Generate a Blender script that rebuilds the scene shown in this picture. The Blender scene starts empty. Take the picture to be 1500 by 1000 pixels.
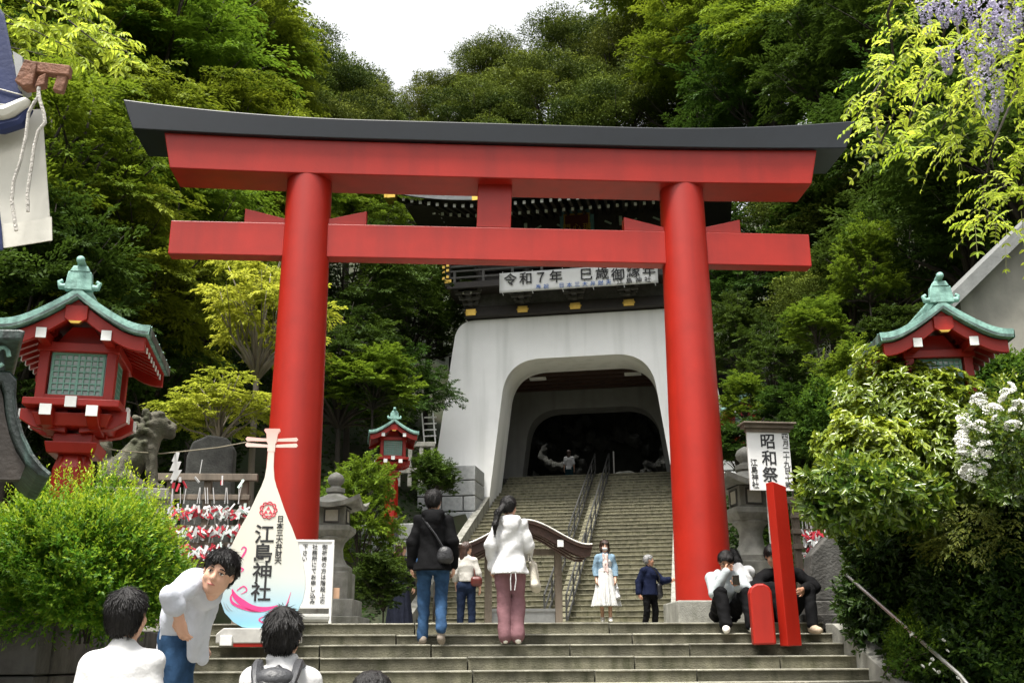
import bpy, bmesh, math, random
import numpy as np
from mathutils import Vector, Matrix

random.seed(7)
S = bpy.context.scene
COL = S.collection
R = math.radians

# ---------------------------------------------------------------- camera, sky, sun, exposure
FPX = 1530.0
YAW, PITCH, ROLL = R(3.95), R(17.0), 0.0055
CAM = np.array([0.0, 0.0, -0.41])
_f = np.array([math.sin(YAW) * math.cos(PITCH), math.cos(YAW) * math.cos(PITCH), math.sin(PITCH)])
_r = np.array([math.cos(YAW), -math.sin(YAW), 0.0])
_u = np.cross(_r, _f)
_r2 = _r * math.cos(ROLL) - _u * math.sin(ROLL)
_u2 = _u * math.cos(ROLL) + _r * math.sin(ROLL)
cd = bpy.data.cameras.new('camera')
cam = bpy.data.objects.new('camera', cd)
COL.objects.link(cam)
cd.sensor_width = 36.0
cd.lens = FPX * 36.0 / 1500.0
cd.clip_start, cd.clip_end = 0.05, 600.0
cam.matrix_world = Matrix(((_r2[0], _u2[0], -_f[0], CAM[0]), (_r2[1], _u2[1], -_f[1], CAM[1]), (_r2[2], _u2[2], -_f[2], CAM[2]), (0, 0, 0, 1)))
S.camera = cam

SUN_EL, SUN_AZ = 71.0, -145.0          # azimuth from +Y (away from the camera) towards +X
w = bpy.data.worlds.new('World')
S.world = w
w.use_nodes = True
nt = w.node_tree
sky = nt.nodes.new('ShaderNodeTexSky')
sky.sky_type = 'NISHITA'
sky.sun_disc = False
sky.sun_elevation = R(SUN_EL)
sky.sun_rotation = R(SUN_AZ)
sky.dust_density = 6.0
sky.air_density = 1.6
hs = nt.nodes.new('ShaderNodeHueSaturation')
hs.inputs['Saturation'].default_value = 0.10
nt.links.new(sky.outputs[0], hs.inputs['Color'])
nt.links.new(hs.outputs[0], nt.nodes['Background'].inputs[0])
nt.nodes['Background'].inputs[1].default_value = 0.15
sl = bpy.data.lights.new('sun', 'SUN')
sl.energy = 3.8
sl.angle = R(12.0)
sl.color = (1.0, 0.95, 0.86)
so = bpy.data.objects.new('sun', sl)
COL.objects.link(so)
_sd = Vector((math.sin(R(SUN_AZ)) * math.cos(R(SUN_EL)), math.cos(R(SUN_AZ)) * math.cos(R(SUN_EL)), math.sin(R(SUN_EL))))
so.rotation_euler = _sd.to_track_quat('Z', 'Y').to_euler()
so.location = (0, 0, 60)
S.view_settings.view_transform = 'Standard'
S.view_settings.look = 'None'
S.view_settings.exposure = 1.18
S.view_settings.gamma = 1.0
S.view_settings.use_curve_mapping = False
S.cycles.max_bounces = 7
S.cycles.diffuse_bounces = 3
S.cycles.glossy_bounces = 2
S.cycles.transmission_bounces = 4
S.cycles.transparent_max_bounces = 4
S.cycles.use_denoising = True

def ray(px, py):
    return _f + (px - 750.0) / FPX * _r2 - (py - 500.0) / FPX * _u2
def P(px, py, Y):
    """The world point at depth Y that the photograph shows at pixel px, py (1500 x 1000)."""
    d = ray(px, py)
    return Vector(CAM + d * (Y / d[1]))
GA = R(-14.0)
GX, GY = Vector((math.cos(GA), math.sin(GA), 0)), Vector((-math.sin(GA), math.cos(GA), 0))
G0 = Vector((4.65, 34.5, 0.0))
def GW(x, y, z):
    return G0 + GX * x + GY * y + Vector((0, 0, z))
def gate_local(x, y):
    q = Vector((x - G0.x, y - G0.y, 0))
    return q.dot(GX), q.dot(GY)

# ---------------------------------------------------------------- helpers
def tag(o, label=None, cat=None, group=None, kind=None):
    for k, v in (('label', label), ('category', cat), ('group', group), ('kind', kind)):
        if v: o[k] = v
    return o
def empty(name, loc, rz=0.0, label=None, cat=None, group=None, scale=1.0):
    o = bpy.data.objects.new(name, None)
    o.location, o.rotation_euler = loc, (0, 0, rz)
    o.scale = (scale,) * 3
    o.empty_display_size = 0.1
    COL.objects.link(o)
    return tag(o, label, cat, group)
def root_matrix(o):
    m = Matrix.Identity(4)
    while o is not None:
        m = Matrix.LocRotScale(o.location, o.rotation_euler, o.scale) @ m
        o = o.parent
    return m
def link(name, me, mat, parent=None):
    o = bpy.data.objects.new(name, me)
    COL.objects.link(o)
    for m in (mat if isinstance(mat, (list, tuple)) else [mat]):
        me.materials.append(m)
    if parent is not None: o.parent = parent
    return o

class MB:
    """Collects shapes; build() links them as one mesh object."""
    def __init__(s): s.v, s.f, s.mi, s.cur = [], [], [], 0
    def add(s, vs, fs, M=None):
        b = len(s.v)
        s.v += [tuple(M @ Vector(p)) if M else tuple(p) for p in vs]
        s.f += [tuple(b + i for i in f) for f in fs]
        s.mi += [s.cur] * len(fs)
        return s
    def box(s, c, d, M=None, taper=(1, 1), rot=None):
        x, y, z = d[0] / 2, d[1] / 2, d[2] / 2
        tx, ty = taper
        vs = [(-x, -y, -z), (x, -y, -z), (x, y, -z), (-x, y, -z), (-x * tx, -y * ty, z), (x * tx, -y * ty, z), (x * tx, y * ty, z), (-x * tx, y * ty, z)]
        if rot: vs = [rot @ Vector(p) for p in vs]
        vs = [(p[0] + c[0], p[1] + c[1], p[2] + c[2]) for p in vs]
        return s.add(vs, [(0, 3, 2, 1), (4, 5, 6, 7), (0, 1, 5, 4), (1, 2, 6, 5), (2, 3, 7, 6), (3, 0, 4, 7)], M)
    def prism(s, pts, a, b, axis='y', M=None):
        """Extrudes the closed outline pts from a to b along an axis; the outline lies in the two other axes in order."""
        n = len(pts)
        k = {'x': lambda p, t: (t, p[0], p[1]), 'y': lambda p, t: (p[0], t, p[1]), 'z': lambda p, t: (p[0], p[1], t)}[axis]
        vs = [k(p, a) for p in pts] + [k(p, b) for p in pts]
        fs = [tuple(range(n)), tuple(range(2 * n - 1, n - 1, -1))] + [(i, i + n, (i + 1) % n + n, (i + 1) % n) for i in range(n)]
        return s.add(vs, fs, M)
    def lathe(s, prof, seg=24, c=(0, 0, 0), M=None, sx=1, sy=1, ph=0.0):
        vs, fs = [], []
        for r, z in prof:
            for k in range(seg):
                t = 2 * math.pi * k / seg + ph
                vs.append((c[0] + r * sx * math.cos(t), c[1] + r * sy * math.sin(t), c[2] + z))
        for i in range(len(prof) - 1):
            for k in range(seg):
                a, b = i * seg + k, i * seg + (k + 1) % seg
                fs.append((a, b, b + seg, a + seg))
        fs.append(tuple(range(seg - 1, -1, -1)))
        fs.append(tuple((len(prof) - 1) * seg + k for k in range(seg)))
        return s.add(vs, fs, M)
    def tube(s, pts, rad, seg=8, M=None, closed_ends=True):
        pts = [Vector(p) for p in pts]
        n = len(pts)
        rs = rad if isinstance(rad, (list, tuple)) else [rad] * n
        vs, fs = [], []
        up = Vector((0.013, 0.021, 1))
        prev = None
        for i, p in enumerate(pts):
            t = (pts[min(i + 1, n - 1)] - pts[max(i - 1, 0)]).normalized()
            a = t.cross(up if prev is None else prev)
            if a.length < 1e-3: a = t.cross(Vector((1, 0, 0)))
            a.normalize()
            b = a.cross(t).normalized()
            prev = b
            for k in range(seg):
                q = 2 * math.pi * k / seg
                vs.append(p + (a * math.cos(q) + b * math.sin(q)) * rs[i])
        for i in range(n - 1):
            for k in range(seg):
                x, y = i * seg + k, i * seg + (k + 1) % seg
                fs.append((x, x + seg, y + seg, y))
        if closed_ends:
            fs.append(tuple(range(seg)))
            fs.append(tuple((n - 1) * seg + k for k in range(seg - 1, -1, -1)))
        return s.add(vs, fs, M)
    def sheet(s, rows, M=None):
        """A grid surface from rows of points."""
        n = len(rows[0])
        vs = [p for r in rows for p in r]
        return s.add(vs, [(i * n + j, i * n + j + 1, (i + 1) * n + j + 1, (i + 1) * n + j) for i in range(len(rows) - 1) for j in range(n - 1)], M)
    def ball(s, c, r, seg=12, M=None):
        rx, ry, rz = r if isinstance(r, (list, tuple)) else (r, r, r)
        vs, fs = [(c[0], c[1], c[2] - rz)], []
        m = seg // 2
        for i in range(1, m):
            t = -math.pi / 2 + math.pi * i / m
            for k in range(seg):
                q = 2 * math.pi * k / seg
                vs.append((c[0] + rx * math.cos(t) * math.cos(q), c[1] + ry * math.cos(t) * math.sin(q), c[2] + rz * math.sin(t)))
        vs.append((c[0], c[1], c[2] + rz))
        for k in range(seg):
            fs.append((0, 1 + (k + 1) % seg, 1 + k))
            fs.append((len(vs) - 1, len(vs) - 1 - seg + k, len(vs) - 1 - seg + (k + 1) % seg))
        for i in range(m - 2):
            for k in range(seg):
                a, b = 1 + i * seg + k, 1 + i * seg + (k + 1) % seg
                fs.append((a, b, b + seg, a + seg))
        return s.add(vs, fs, M)
    def build(s, name, mat, parent=None, smooth=False, bevel=0.0, world=False, angle=40, fix=True):
        me = bpy.data.meshes.new(name)
        vs = s.v
        if world and parent is not None:
            inv = root_matrix(parent).inverted()
            vs = [tuple(inv @ Vector(p)) for p in vs]
        me.from_pydata(vs, [], s.f)
        o = link(name, me, mat, parent)
        if any(s.mi): me.polygons.foreach_set('material_index', s.mi)
        if fix:
            bm = bmesh.new()
            bm.from_mesh(me)
            bmesh.ops.recalc_face_normals(bm, faces=bm.faces)
            bm.to_mesh(me)
            bm.free()
        if smooth:
            me.polygons.foreach_set('use_smooth', [True] * len(me.polygons))
            if angle < 180: me.set_sharp_from_angle(angle=R(angle))
        if bevel:
            md = o.modifiers.new('bevel', 'BEVEL')
            md.width, md.segments, md.limit_method, md.angle_limit = bevel, 2, 'ANGLE', R(35)
            md.harden_normals = False
        me.update()
        return o
def children(o):
    return [c for c in list(bpy.data.objects) if c.parent == o]
def dup(o, loc=None, rz=None, label=None, parent=None, group=None, scale=None, kids=None):
    c = o.copy()
    COL.objects.link(c)
    if parent is not None: c.parent = parent
    if loc is not None: c.location = loc
    if rz is not None: c.rotation_euler = (0, 0, rz)
    if scale is not None: c.scale = scale if isinstance(scale, (tuple, list)) else (scale,) * 3
    if label: c['label'] = label
    if group: c['group'] = group
    for ch in (kids if kids is not None else children(o)): dup(ch, parent=c)
    return c
def solid(name, label, cat, mb, mat, group=None, kind=None, **kw):
    return tag(mb.build(name, mat, **kw), label, cat, group, kind)
def srgb(r, g, b):
    return tuple(((c / 255) / 12.92 if c <= 10 else ((c / 255 + 0.055) / 1.055) ** 2.4) for c in (r, g, b))

def text(name, body, size, M, mat, parent, bold=0.0, vertical=False, depth=0.0015, sx=1.0, gap=1.0, line=1.2):
    """Lettering as mesh, centred on M's origin in M's xy plane (x right, y up). Columns of vertical text go right to left at line breaks."""
    out_v, out_f = [], []
    cols = body.split('\n') if vertical else [body]
    items = []
    if vertical:
        n = max(len(c) for c in cols)
        for ci, c in enumerate(cols):
            for k, chh in enumerate(c):
                if chh.strip(): items.append((chh, ((len(cols) - 1) / 2 - ci) * size * line, ((n - 1) / 2 - k) * size * gap))
    else:
        n = len(body)
        for k, chh in enumerate(body):
            if chh.strip(): items.append((chh, (k - (n - 1) / 2) * size * gap, 0))
    for chh, ox, oy in items:
        c = bpy.data.curves.new('glyph', 'FONT')
        c.body, c.size, c.offset, c.extrude = chh, size, bold * size, depth
        c.resolution_u = 3
        o = bpy.data.objects.new('glyph', c)
        COL.objects.link(o)
        dg = bpy.context.evaluated_depsgraph_get()
        me = bpy.data.meshes.new_from_object(o.evaluated_get(dg))
        vs = [v.co.copy() for v in me.vertices]
        if vs:
            cx = (min(v.x for v in vs) + max(v.x for v in vs)) / 2
            cy = (min(v.y for v in vs) + max(v.y for v in vs)) / 2
            if chh in 'ー一二三てしの': pass
            b = len(out_v)
            out_v += [tuple(M @ Vector(((v.x - cx) * sx + ox, v.y - cy + oy, v.z + depth))) for v in vs]
            out_f += [tuple(b + i for i in p.vertices) for p in me.polygons]
        bpy.data.objects.remove(o)
        bpy.data.curves.remove(c)
        bpy.data.meshes.remove(me)
    me = bpy.data.meshes.new(name)
    me.from_pydata(out_v, [], out_f)
    return link(name, me, mat, parent)

# ---------------------------------------------------------------- materials
MATS = {}
def mat(name, col, rough=0.6, var=0.25, scale=6.0, bump=0.0, bscale=40.0, metal=0.0, spec=0.4, col2=None, stretch=(1, 1, 1), detail=6.0, coat=0.0, streak=None, island=0.0):
    if name in MATS: return MATS[name]
    m = bpy.data.materials.new(name)
    m.use_nodes = True
    n, l = m.node_tree.nodes, m.node_tree.links
    b = n['Principled BSDF']
    b.inputs['Roughness'].default_value = rough
    b.inputs['Metallic'].default_value = metal
    b.inputs['Specular IOR Level'].default_value = spec
    b.inputs['Coat Weight'].default_value = coat
    tc = n.new('ShaderNodeTexCoord')
    mp = n.new('ShaderNodeMapping')
    mp.inputs['Scale'].default_value = stretch
    l.new(tc.outputs['Object'], mp.inputs[0])
    nz = n.new('ShaderNodeTexNoise')
    nz.inputs['Scale'].default_value = scale
    nz.inputs['Detail'].default_value = detail
    nz.inputs['Roughness'].default_value = 0.65
    l.new(mp.outputs[0], nz.inputs['Vector'])
    rp = n.new('ShaderNodeValToRGB')
    rp.color_ramp.elements[0].position, rp.color_ramp.elements[1].position = 0.32, 0.7
    c2 = col2 or tuple(c * (1 - var) for c in col)
    c1 = col if col2 else tuple(min(1, c * (1 + var * 0.4)) for c in col)
    rp.color_ramp.elements[0].color = (*c2, 1)
    rp.color_ramp.elements[1].color = (*c1, 1)
    l.new(nz.outputs['Fac'], rp.inputs[0])
    last = rp.outputs[0]
    if streak:                        # weather stains running down the surface
        scol, amt, sc = streak
        mp2 = n.new('ShaderNodeMapping')
        mp2.inputs['Scale'].default_value = (sc, sc, sc * 0.08)
        l.new(tc.outputs['Object'], mp2.inputs[0])
        n2 = n.new('ShaderNodeTexNoise')
        n2.inputs['Scale'].default_value = 1.0
        n2.inputs['Detail'].default_value = 5.0
        l.new(mp2.outputs[0], n2.inputs['Vector'])
        r2 = n.new('ShaderNodeValToRGB')
        r2.color_ramp.elements[0].position, r2.color_ramp.elements[1].position = 0.48, 0.72
        r2.color_ramp.elements[0].color = (0, 0, 0, 1)
        r2.color_ramp.elements[1].color = (amt, amt, amt, 1)
        l.new(n2.outputs['Fac'], r2.inputs[0])
        mx = n.new('ShaderNodeMix')
        mx.data_type = 'RGBA'
        l.new(r2.outputs[0], mx.inputs[0])
        l.new(last, mx.inputs[6])
        mx.inputs[7].default_value = (*scol, 1)
        last = mx.outputs[2]
    if island:                        # each block of stone a little lighter or darker than the next
        ge = n.new('ShaderNodeNewGeometry')
        m3 = n.new('ShaderNodeMapRange')
        m3.inputs[3].default_value, m3.inputs[4].default_value = 1 - island, 1 + island * 0.6
        l.new(ge.outputs['Random Per Island'], m3.inputs[0])
        hv = n.new('ShaderNodeHueSaturation')
        l.new(m3.outputs[0], hv.inputs['Value'])
        l.new(last, hv.inputs['Color'])
        last = hv.outputs[0]
    l.new(last, b.inputs['Base Color'])
    if bump:
        nb = n.new('ShaderNodeTexNoise')
        nb.inputs['Scale'].default_value = bscale
        nb.inputs['Detail'].default_value = 8.0
        l.new(mp.outputs[0], nb.inputs['Vector'])
        bp = n.new('ShaderNodeBump')
        bp.inputs['Strength'].default_value = bump
        bp.inputs['Distance'].default_value = 0.02
        l.new(nb.outputs['Fac'], bp.inputs['Height'])
        l.new(bp.outputs[0], b.inputs['Normal'])
    MATS[name] = m
    return m
def leaf_mat(name, c_old, c_new, rough=0.45, transl=0.35, spec=0.35, hue=0.06):
    """Foliage: colour runs from old to young leaves by the mesh's tint attribute, varies a little from plant to plant, and lets light through."""
    if name in MATS: return MATS[name]
    m = bpy.data.materials.new(name)
    m.use_nodes = True
    n, l = m.node_tree.nodes, m.node_tree.links
    b = n['Principled BSDF']
    b.inputs['Roughness'].default_value = rough
    b.inputs['Specular IOR Level'].default_value = spec
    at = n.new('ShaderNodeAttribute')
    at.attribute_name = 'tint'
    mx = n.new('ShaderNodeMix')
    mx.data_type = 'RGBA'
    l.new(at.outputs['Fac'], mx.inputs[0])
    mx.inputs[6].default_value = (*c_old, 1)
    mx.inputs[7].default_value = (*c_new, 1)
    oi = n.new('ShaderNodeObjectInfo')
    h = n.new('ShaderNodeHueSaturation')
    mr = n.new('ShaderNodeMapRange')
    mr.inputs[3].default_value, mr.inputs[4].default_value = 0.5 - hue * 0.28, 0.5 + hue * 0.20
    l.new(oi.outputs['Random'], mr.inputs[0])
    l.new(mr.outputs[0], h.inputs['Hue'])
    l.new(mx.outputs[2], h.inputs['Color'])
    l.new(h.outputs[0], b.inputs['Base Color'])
    tr = n.new('ShaderNodeBsdfTranslucent')
    g = n.new('ShaderNodeHueSaturation')
    g.inputs['Hue'].default_value = 0.495
    g.inputs['Value'].default_value = 1.5
    l.new(h.outputs[0], g.inputs['Color'])
    l.new(g.outputs[0], tr.inputs['Color'])
    ms = n.new('ShaderNodeMixShader')
    ms.inputs[0].default_value = transl
    l.new(b.outputs[0], ms.inputs[1])
    l.new(tr.outputs[0], ms.inputs[2])
    l.new(ms.outputs[0], n['Material Output'].inputs[0])
    MATS[name] = m
    return m
RED = mat('vermilion_paint', (0.31, 0.012, 0.005), 0.42, 0.18, 2.0, 0.07, 60, spec=0.36, streak=((0.20, 0.009, 0.005), 0.65, 4.0))
BLACKP = mat('black_paint', (0.007, 0.010, 0.015), 0.42, 0.2, 3.0, 0.04, 50, spec=0.5)
WHITEP = mat('white_plaster', (0.85, 0.85, 0.84), 0.75, 0.05, 1.2, 0.06, 30, streak=((0.58, 0.59, 0.57), 0.6, 2.2))
WHITEB = mat('white_board', (0.66, 0.66, 0.65), 0.5, 0.04, 4.0)
INK = mat('black_ink', (0.018, 0.018, 0.02), 0.7, 0.1)
BLUEINK = mat('blue_ink', (0.03, 0.12, 0.40), 0.7, 0.1)
PINK = mat('pink_print', (0.72, 0.05, 0.22), 0.6, 0.1)
REDINK = mat('red_print', (0.62, 0.06, 0.09), 0.6, 0.1)
STONE = mat('granite_stone', (0.235, 0.232, 0.205), 0.9, 0.4, 6.0, 0.45, 70, streak=((0.075, 0.078, 0.052), 0.7, 5.0))
MOSSY = mat('mossy_stone', (0.24, 0.23, 0.18), 0.9, 0.5, 4.0, 0.5, 45, streak=((0.06, 0.065, 0.035), 0.8, 6.0))
DARKST = mat('dark_stone', (0.055, 0.052, 0.046), 0.8, 0.6, 5.0, 0.6, 30, streak=((0.16, 0.16, 0.15), 0.4, 3.0), island=0.3)
STEP = mat('step_stone', (0.125, 0.118, 0.082), 0.9, 0.55, 3.5, 0.5, 60, streak=((0.030, 0.032, 0.014), 0.95, 6.0), island=0.35)
STAIR = mat('stair_stone', (0.145, 0.135, 0.085), 0.9, 0.5, 5.0, 0.5, 60, streak=((0.040, 0.042, 0.018), 0.9, 9.0), island=0.35)
NOSE = mat('worn_step_edge', (0.27, 0.26, 0.21), 0.85, 0.55, 7.0, 0.4, 60, island=0.25)
PAVE = mat('paving_stone', (0.30, 0.29, 0.25), 0.9, 0.35, 2.0, 0.3, 40)
WOOD = mat('weathered_wood', (0.16, 0.13, 0.10), 0.8, 0.45, 5.0, 0.4, 30, stretch=(1, 1, 0.15))
DWOOD = mat('dark_wood', (0.028, 0.022, 0.018), 0.6, 0.4, 5.0, 0.25, 30)
BWOOD = mat('brown_wood', (0.050, 0.024, 0.016), 0.55, 0.35, 6.0, 0.2, 30)
GOLD = mat('gold_fitting', (0.58, 0.38, 0.08), 0.35, 0.2, 8.0, metal=0.85)
COPPER = mat('green_copper', (0.25, 0.45, 0.39), 0.6, 0.5, 9.0, 0.3, 40, col2=(0.10, 0.20, 0.175), streak=((0.045, 0.07, 0.062), 0.9, 11.0))
DCOPPER = mat('dark_copper', (0.05, 0.075, 0.068), 0.5, 0.4, 6.0, 0.2, 30, streak=((0.25, 0.42, 0.36), 0.5, 9.0))
STEEL = mat('brushed_steel', (0.55, 0.55, 0.54), 0.35, 0.2, 10.0, metal=0.9)
GREYM = mat('grey_metal', (0.22, 0.225, 0.22), 0.5, 0.2, 8.0, metal=0.3)
ROOFT = mat('grey_roof_tile', (0.10, 0.105, 0.11), 0.6, 0.3, 6.0, 0.2, 30)
BARK = mat('tree_bark', (0.040, 0.033, 0.026), 0.95, 0.5, 6.0, 0.8, 22, stretch=(1, 1, 0.3))
PALEBARK = mat('pale_bark', (0.19, 0.165, 0.135), 0.95, 0.45, 6.0, 0.7, 22, stretch=(1, 1, 0.3))
SHADEPL = mat('shaded_plaster', (0.17, 0.17, 0.16), 0.85, 0.15, 2.0, 0.1, 30, streak=((0.10, 0.10, 0.09), 0.6, 2.5))  # white plaster, its colour darkened to paint in the shade of the passage
DSTEM = mat('dark_stem', (0.016, 0.013, 0.009), 0.9, 0.4, 12.0, 0.4, 60)
SOIL = mat('forest_soil', (0.035, 0.030, 0.018), 1.0, 0.5, 1.2, 0.8, 6, col2=(0.02, 0.035, 0.012))
# ---------------------------------------------------------------- ground, steps, stairs
def stair_z(gy):
    return min(max((gy + 10.1) / 14.0, 0.0), 1.0) * 6.15
def ground(x, y):
    gx, gy = gate_local(x, y)
    if y < 12.0:
        base = -1.86
        lt = min(max((-2.75 - x) / 0.3, 0), 1)
        if y > 8.3: base += lt * (1.86 - 0.2)
        rt = x - 4.78
        if rt > 0: base += min(rt * 2.0, 2.6) + max(0, rt - 3.5) * 0.55
        if x < -6.0: base = max(base, -0.2 + (-6.0 - x) * 0.55)
        return base
    left, right = -5.6, 6.3
    k = min(max((y - 12.0) / 3.0, 0), 1)
    side = max(0, left - x) * 0.85 + max(0, x - right) * 0.75
    if y < 22.0: return side * k + (-0.02)
    st = stair_z(gy)
    if gy > 9.0: st += (gy - 9.0) * 0.45
    z = st + max(0, abs(gx) - 4.6) * 0.75 + (0.35 if abs(gx) > 3.5 else -0.35)
    if abs(gx) < 3.5 and gy < 5: z = st - 0.6
    t = min(max((y - 22.0) / 2.6, 0), 1)
    return (1 - t) * (side - 0.02) + t * max(z, 0.0)
gxs = sorted(set([-120, -90, -70, -50, -40, -32, 32, 40, 50, 70, 90, 120] + [round(-28 + 0.45 * i, 3) for i in range(125)]))
gys = sorted(set([-60, -30, -12, -6, -3, 0, 2] + [round(3 + 0.4 * i, 3) for i in range(136)] + [60, 66, 74, 84, 100, 130, 170]))
rows = []
for yy in gys:
    row = []
    for xx in gxs:
        z = ground(xx, yy)
        on = (-2.9 < xx < 4.9 and yy < 25) or yy < 8 and -5 < xx < 4.6
        z += 0 if on else (math.sin(xx * 1.3 + yy * 0.7) + math.sin(xx * 0.6 - yy * 1.1)) * 0.12
        if -5.6 < xx < 6.3 and 12.0 < yy < 24: z = -0.02 - (0.1 if yy < 13 else 0)
        if -2.9 < xx < 4.8 and 7.5 < yy < 12.5: z = -2.1
        row.append((xx, yy, z))
    rows.append(row)
m = MB().sheet(rows)
tag(m.build('ground', SOIL, smooth=True, fix=False), kind='structure')
m = MB().box((0.2, 3.6, -1.83), (14, 8.6, 0.06))
tag(m.build('approach_path', PAVE), kind='structure')

# the broad flight of steps up to the gate's forecourt
STEP_X0, STEP_X1 = -2.85, 4.36
NOS = [(0.0, 12.1), (-0.127, 11.79), (-0.239, 11.48), (-0.365, 11.17), (-0.496, 10.86), (-0.613, 10.55)]
while NOS[-1][0] > -1.60: NOS.append((NOS[-1][0] - 0.133, NOS[-1][1] - 0.32))
m, e = MB(), MB()
rnd = random.Random(3)
for i, (z, y) in enumerate(NOS):
    y2 = NOS[i - 1][1] + 0.05 if i else 12.75
    zb = NOS[i + 1][0] - 0.05 if i + 1 < len(NOS) else -2.05
    x = STEP_X0 - 0.05
    while x < STEP_X1:
        wd = min(rnd.uniform(1.0, 1.75), STEP_X1 + 0.04 - x)
        if STEP_X1 - x - wd < 0.5: wd = STEP_X1 + 0.04 - x
        dz, dy = rnd.uniform(-0.004, 0.003), rnd.uniform(-0.008, 0.008)
        m.box((x + wd / 2, (y + y2) / 2 + dy + 0.012, (z - 0.018 + zb) / 2 + dz), (wd - 0.016, y2 - y, z - 0.018 - zb))
        e.box((x + wd / 2, (y + y2) / 2 + dy, z - 0.009 + dz), (wd - 0.014, y2 - y + 0.008, 0.018))
        x += wd
st = m.build('stone_steps', STEP)
tag(st, kind='structure')
eo = e.build('step_tread', NOSE, st, bevel=0.006)
m = MB()
rnd = random.Random(5)
yy = 12.76
while yy < 24.4:
    xx = -5.4
    while xx < 6.2:
        wd = rnd.uniform(0.8, 1.3)
        m.box((xx + wd / 2, yy + 0.4, -0.03 + rnd.uniform(-0.003, 0.003)), (wd - 0.01, 0.79, 0.06))
        xx += wd
    yy += 0.8
tag(m.build('forecourt_paving', PAVE), kind='structure')
m = MB()
for x in range(6):
    m.box((0.35 + 1.06 * x, 22.55, 0.145), (1.05, 4.1, 0.33)).box((0.35 + 1.06 * x, 20.3, 0.06), (1.05, 0.44, 0.19))
tag(m.build('low_landing', STAIR, bevel=0.01), kind='structure')
# upper stairs climbing to and through the gate
m, e = MB(), MB()
N = 41
MG = Matrix(((GX.x, GY.x, 0, G0.x), (GX.y, GY.y, 0, G0.y), (0, 0, 1, 0), (0, 0, 0, 1)))
for i in range(N):
    z, y = 0.15 * (i + 1), -10.1 + 14.0 / N * i
    x = -3.1
    while x < 3.1:
        wd = min(rnd.uniform(0.9, 1.6), 3.1 - x)
        if 3.1 - x - wd < 0.4: wd = 3.1 - x
        dz = rnd.uniform(-0.006, 0.004)
        m.box((x + wd / 2, y + 0.26, z - 0.125 + dz), (wd - 0.008, 0.5, 0.2), MG)
        e.box((x + wd / 2, y + 0.245, z - 0.0125 + dz), (wd - 0.01, 0.5, 0.025), MG)
        x += wd
st2 = m.build('upper_stairs', STAIR)
tag(st2, kind='structure')
e.build('stair_tread', mat('worn_stair_edge', (0.20, 0.19, 0.135), 0.9, 0.5, 7.0, 0.3, 60), st2)
m = MB().box((0, 8.0, 6.08), (9.0, 8.4, 0.14), MG)
tag(m.build('upper_landing', DARKST), kind='structure')

# parapet at the right of the steps and the retaining walls
m = MB()
ys = [12.0, 11.6, 7.2]
zs = [0.10, 0.06, -1.80]
for side, x0, x1 in (('r', 4.37, 4.76),):
    top = [(x0, y, z) for y, z in zip(ys, zs)], [(x1, y, z) for y, z in zip(ys, zs)]
    pts = [(12.0, -2.1), (12.0, -0.02), (11.75, -0.03), (7.0, -1.86), (7.0, -2.1)]
    m.prism(pts, x0, x1, 'x')
solid('stair_parapet', 'sloping grey stone kerb along the right edge of the front steps', 'parapet', m, STONE, bevel=0.012)
m = MB()
rnd = random.Random(11)
z = -2.05
for ci in range(5):
    hgt = 0.39
    x = -6.2
    while x < -2.92:
        wd = min(rnd.uniform(0.45, 0.85), -2.88 - x)
        m.box((x + wd / 2, 8.22 + rnd.uniform(-0.02, 0.02), z + hgt / 2), (wd - 0.015, 0.3, hgt - 0.012))
        x += wd
    y = 8.4
    while y < 11.9:
        wd = min(rnd.uniform(0.45, 0.85), 11.95 - y)
        m.box((-2.99 + rnd.uniform(-0.01, 0.01), y + wd / 2, z + hgt / 2), (0.2, wd - 0.015, hgt - 0.012))
        y += wd
    z += hgt
solid('retaining_wall', 'dark weathered stone retaining wall under the round green bush', 'wall', m, DARKST, bevel=0.015)
m = MB().box((-4.6, 8.35, -0.06), (3.3, 0.42, 0.11))
solid('wall_coping', 'pale stone coping slab at the far left on top of the retaining wall', 'coping', m, STONE, bevel=0.02)
# ---------------------------------------------------------------- torii
TC = 0.69
torii = empty('torii_gate', (TC, 13.0, 0.0), 0, 'large vermilion torii gate with black top beam standing above the front steps', 'torii gate')
def post(x, zb):
    m = MB()
    prof = []
    for i in range(13):
        z = zb + (6.05 - zb) * i / 12
        prof.append((0.352 - 0.056 * (i / 12) ** 0.85, z))
    m.lathe(prof, 48)
    o = m.build('pillar', RED, torii, smooth=True)
    o.location = (x, 0, 0)
    p = MB().box((0, 0, (zb + 0.0) / 2 - 0.05), (0.86, 0.86, zb + 0.1))
    po = p.build('plinth', STONE, torii, bevel=0.02)
    po.location = (x, 0, 0)
post(-2.515, 0.27)
post(2.56, 0.27)
m = MB().box((0, 0, 4.898), (8.54, 0.21, 0.469))
m.build('tie_beam', RED, torii, bevel=0.012)
for s in (-1, 1):
    for side in (-1, 1):
        m = MB()
        cx = s * 2.53
        a, b = cx + side * 0.24, cx + side * 0.80
        m.prism([(a, 5.134), (b, 5.134), (b, 5.335), (a, 5.195)], -0.085, 0.085, 'y')
        m.build('wedge', RED, torii, bevel=0.008)
m = MB().prism([(-0.265, 5.134), (0.195, 5.134), (0.215, 5.80), (-0.245, 5.80)], -0.095, 0.095, 'y')
m.build('centre_strut', RED, torii, bevel=0.01)
def curve_up(x, k):
    return k * max(0.0, (abs(x) - 1.8) / 3.2) ** 2.0
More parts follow.
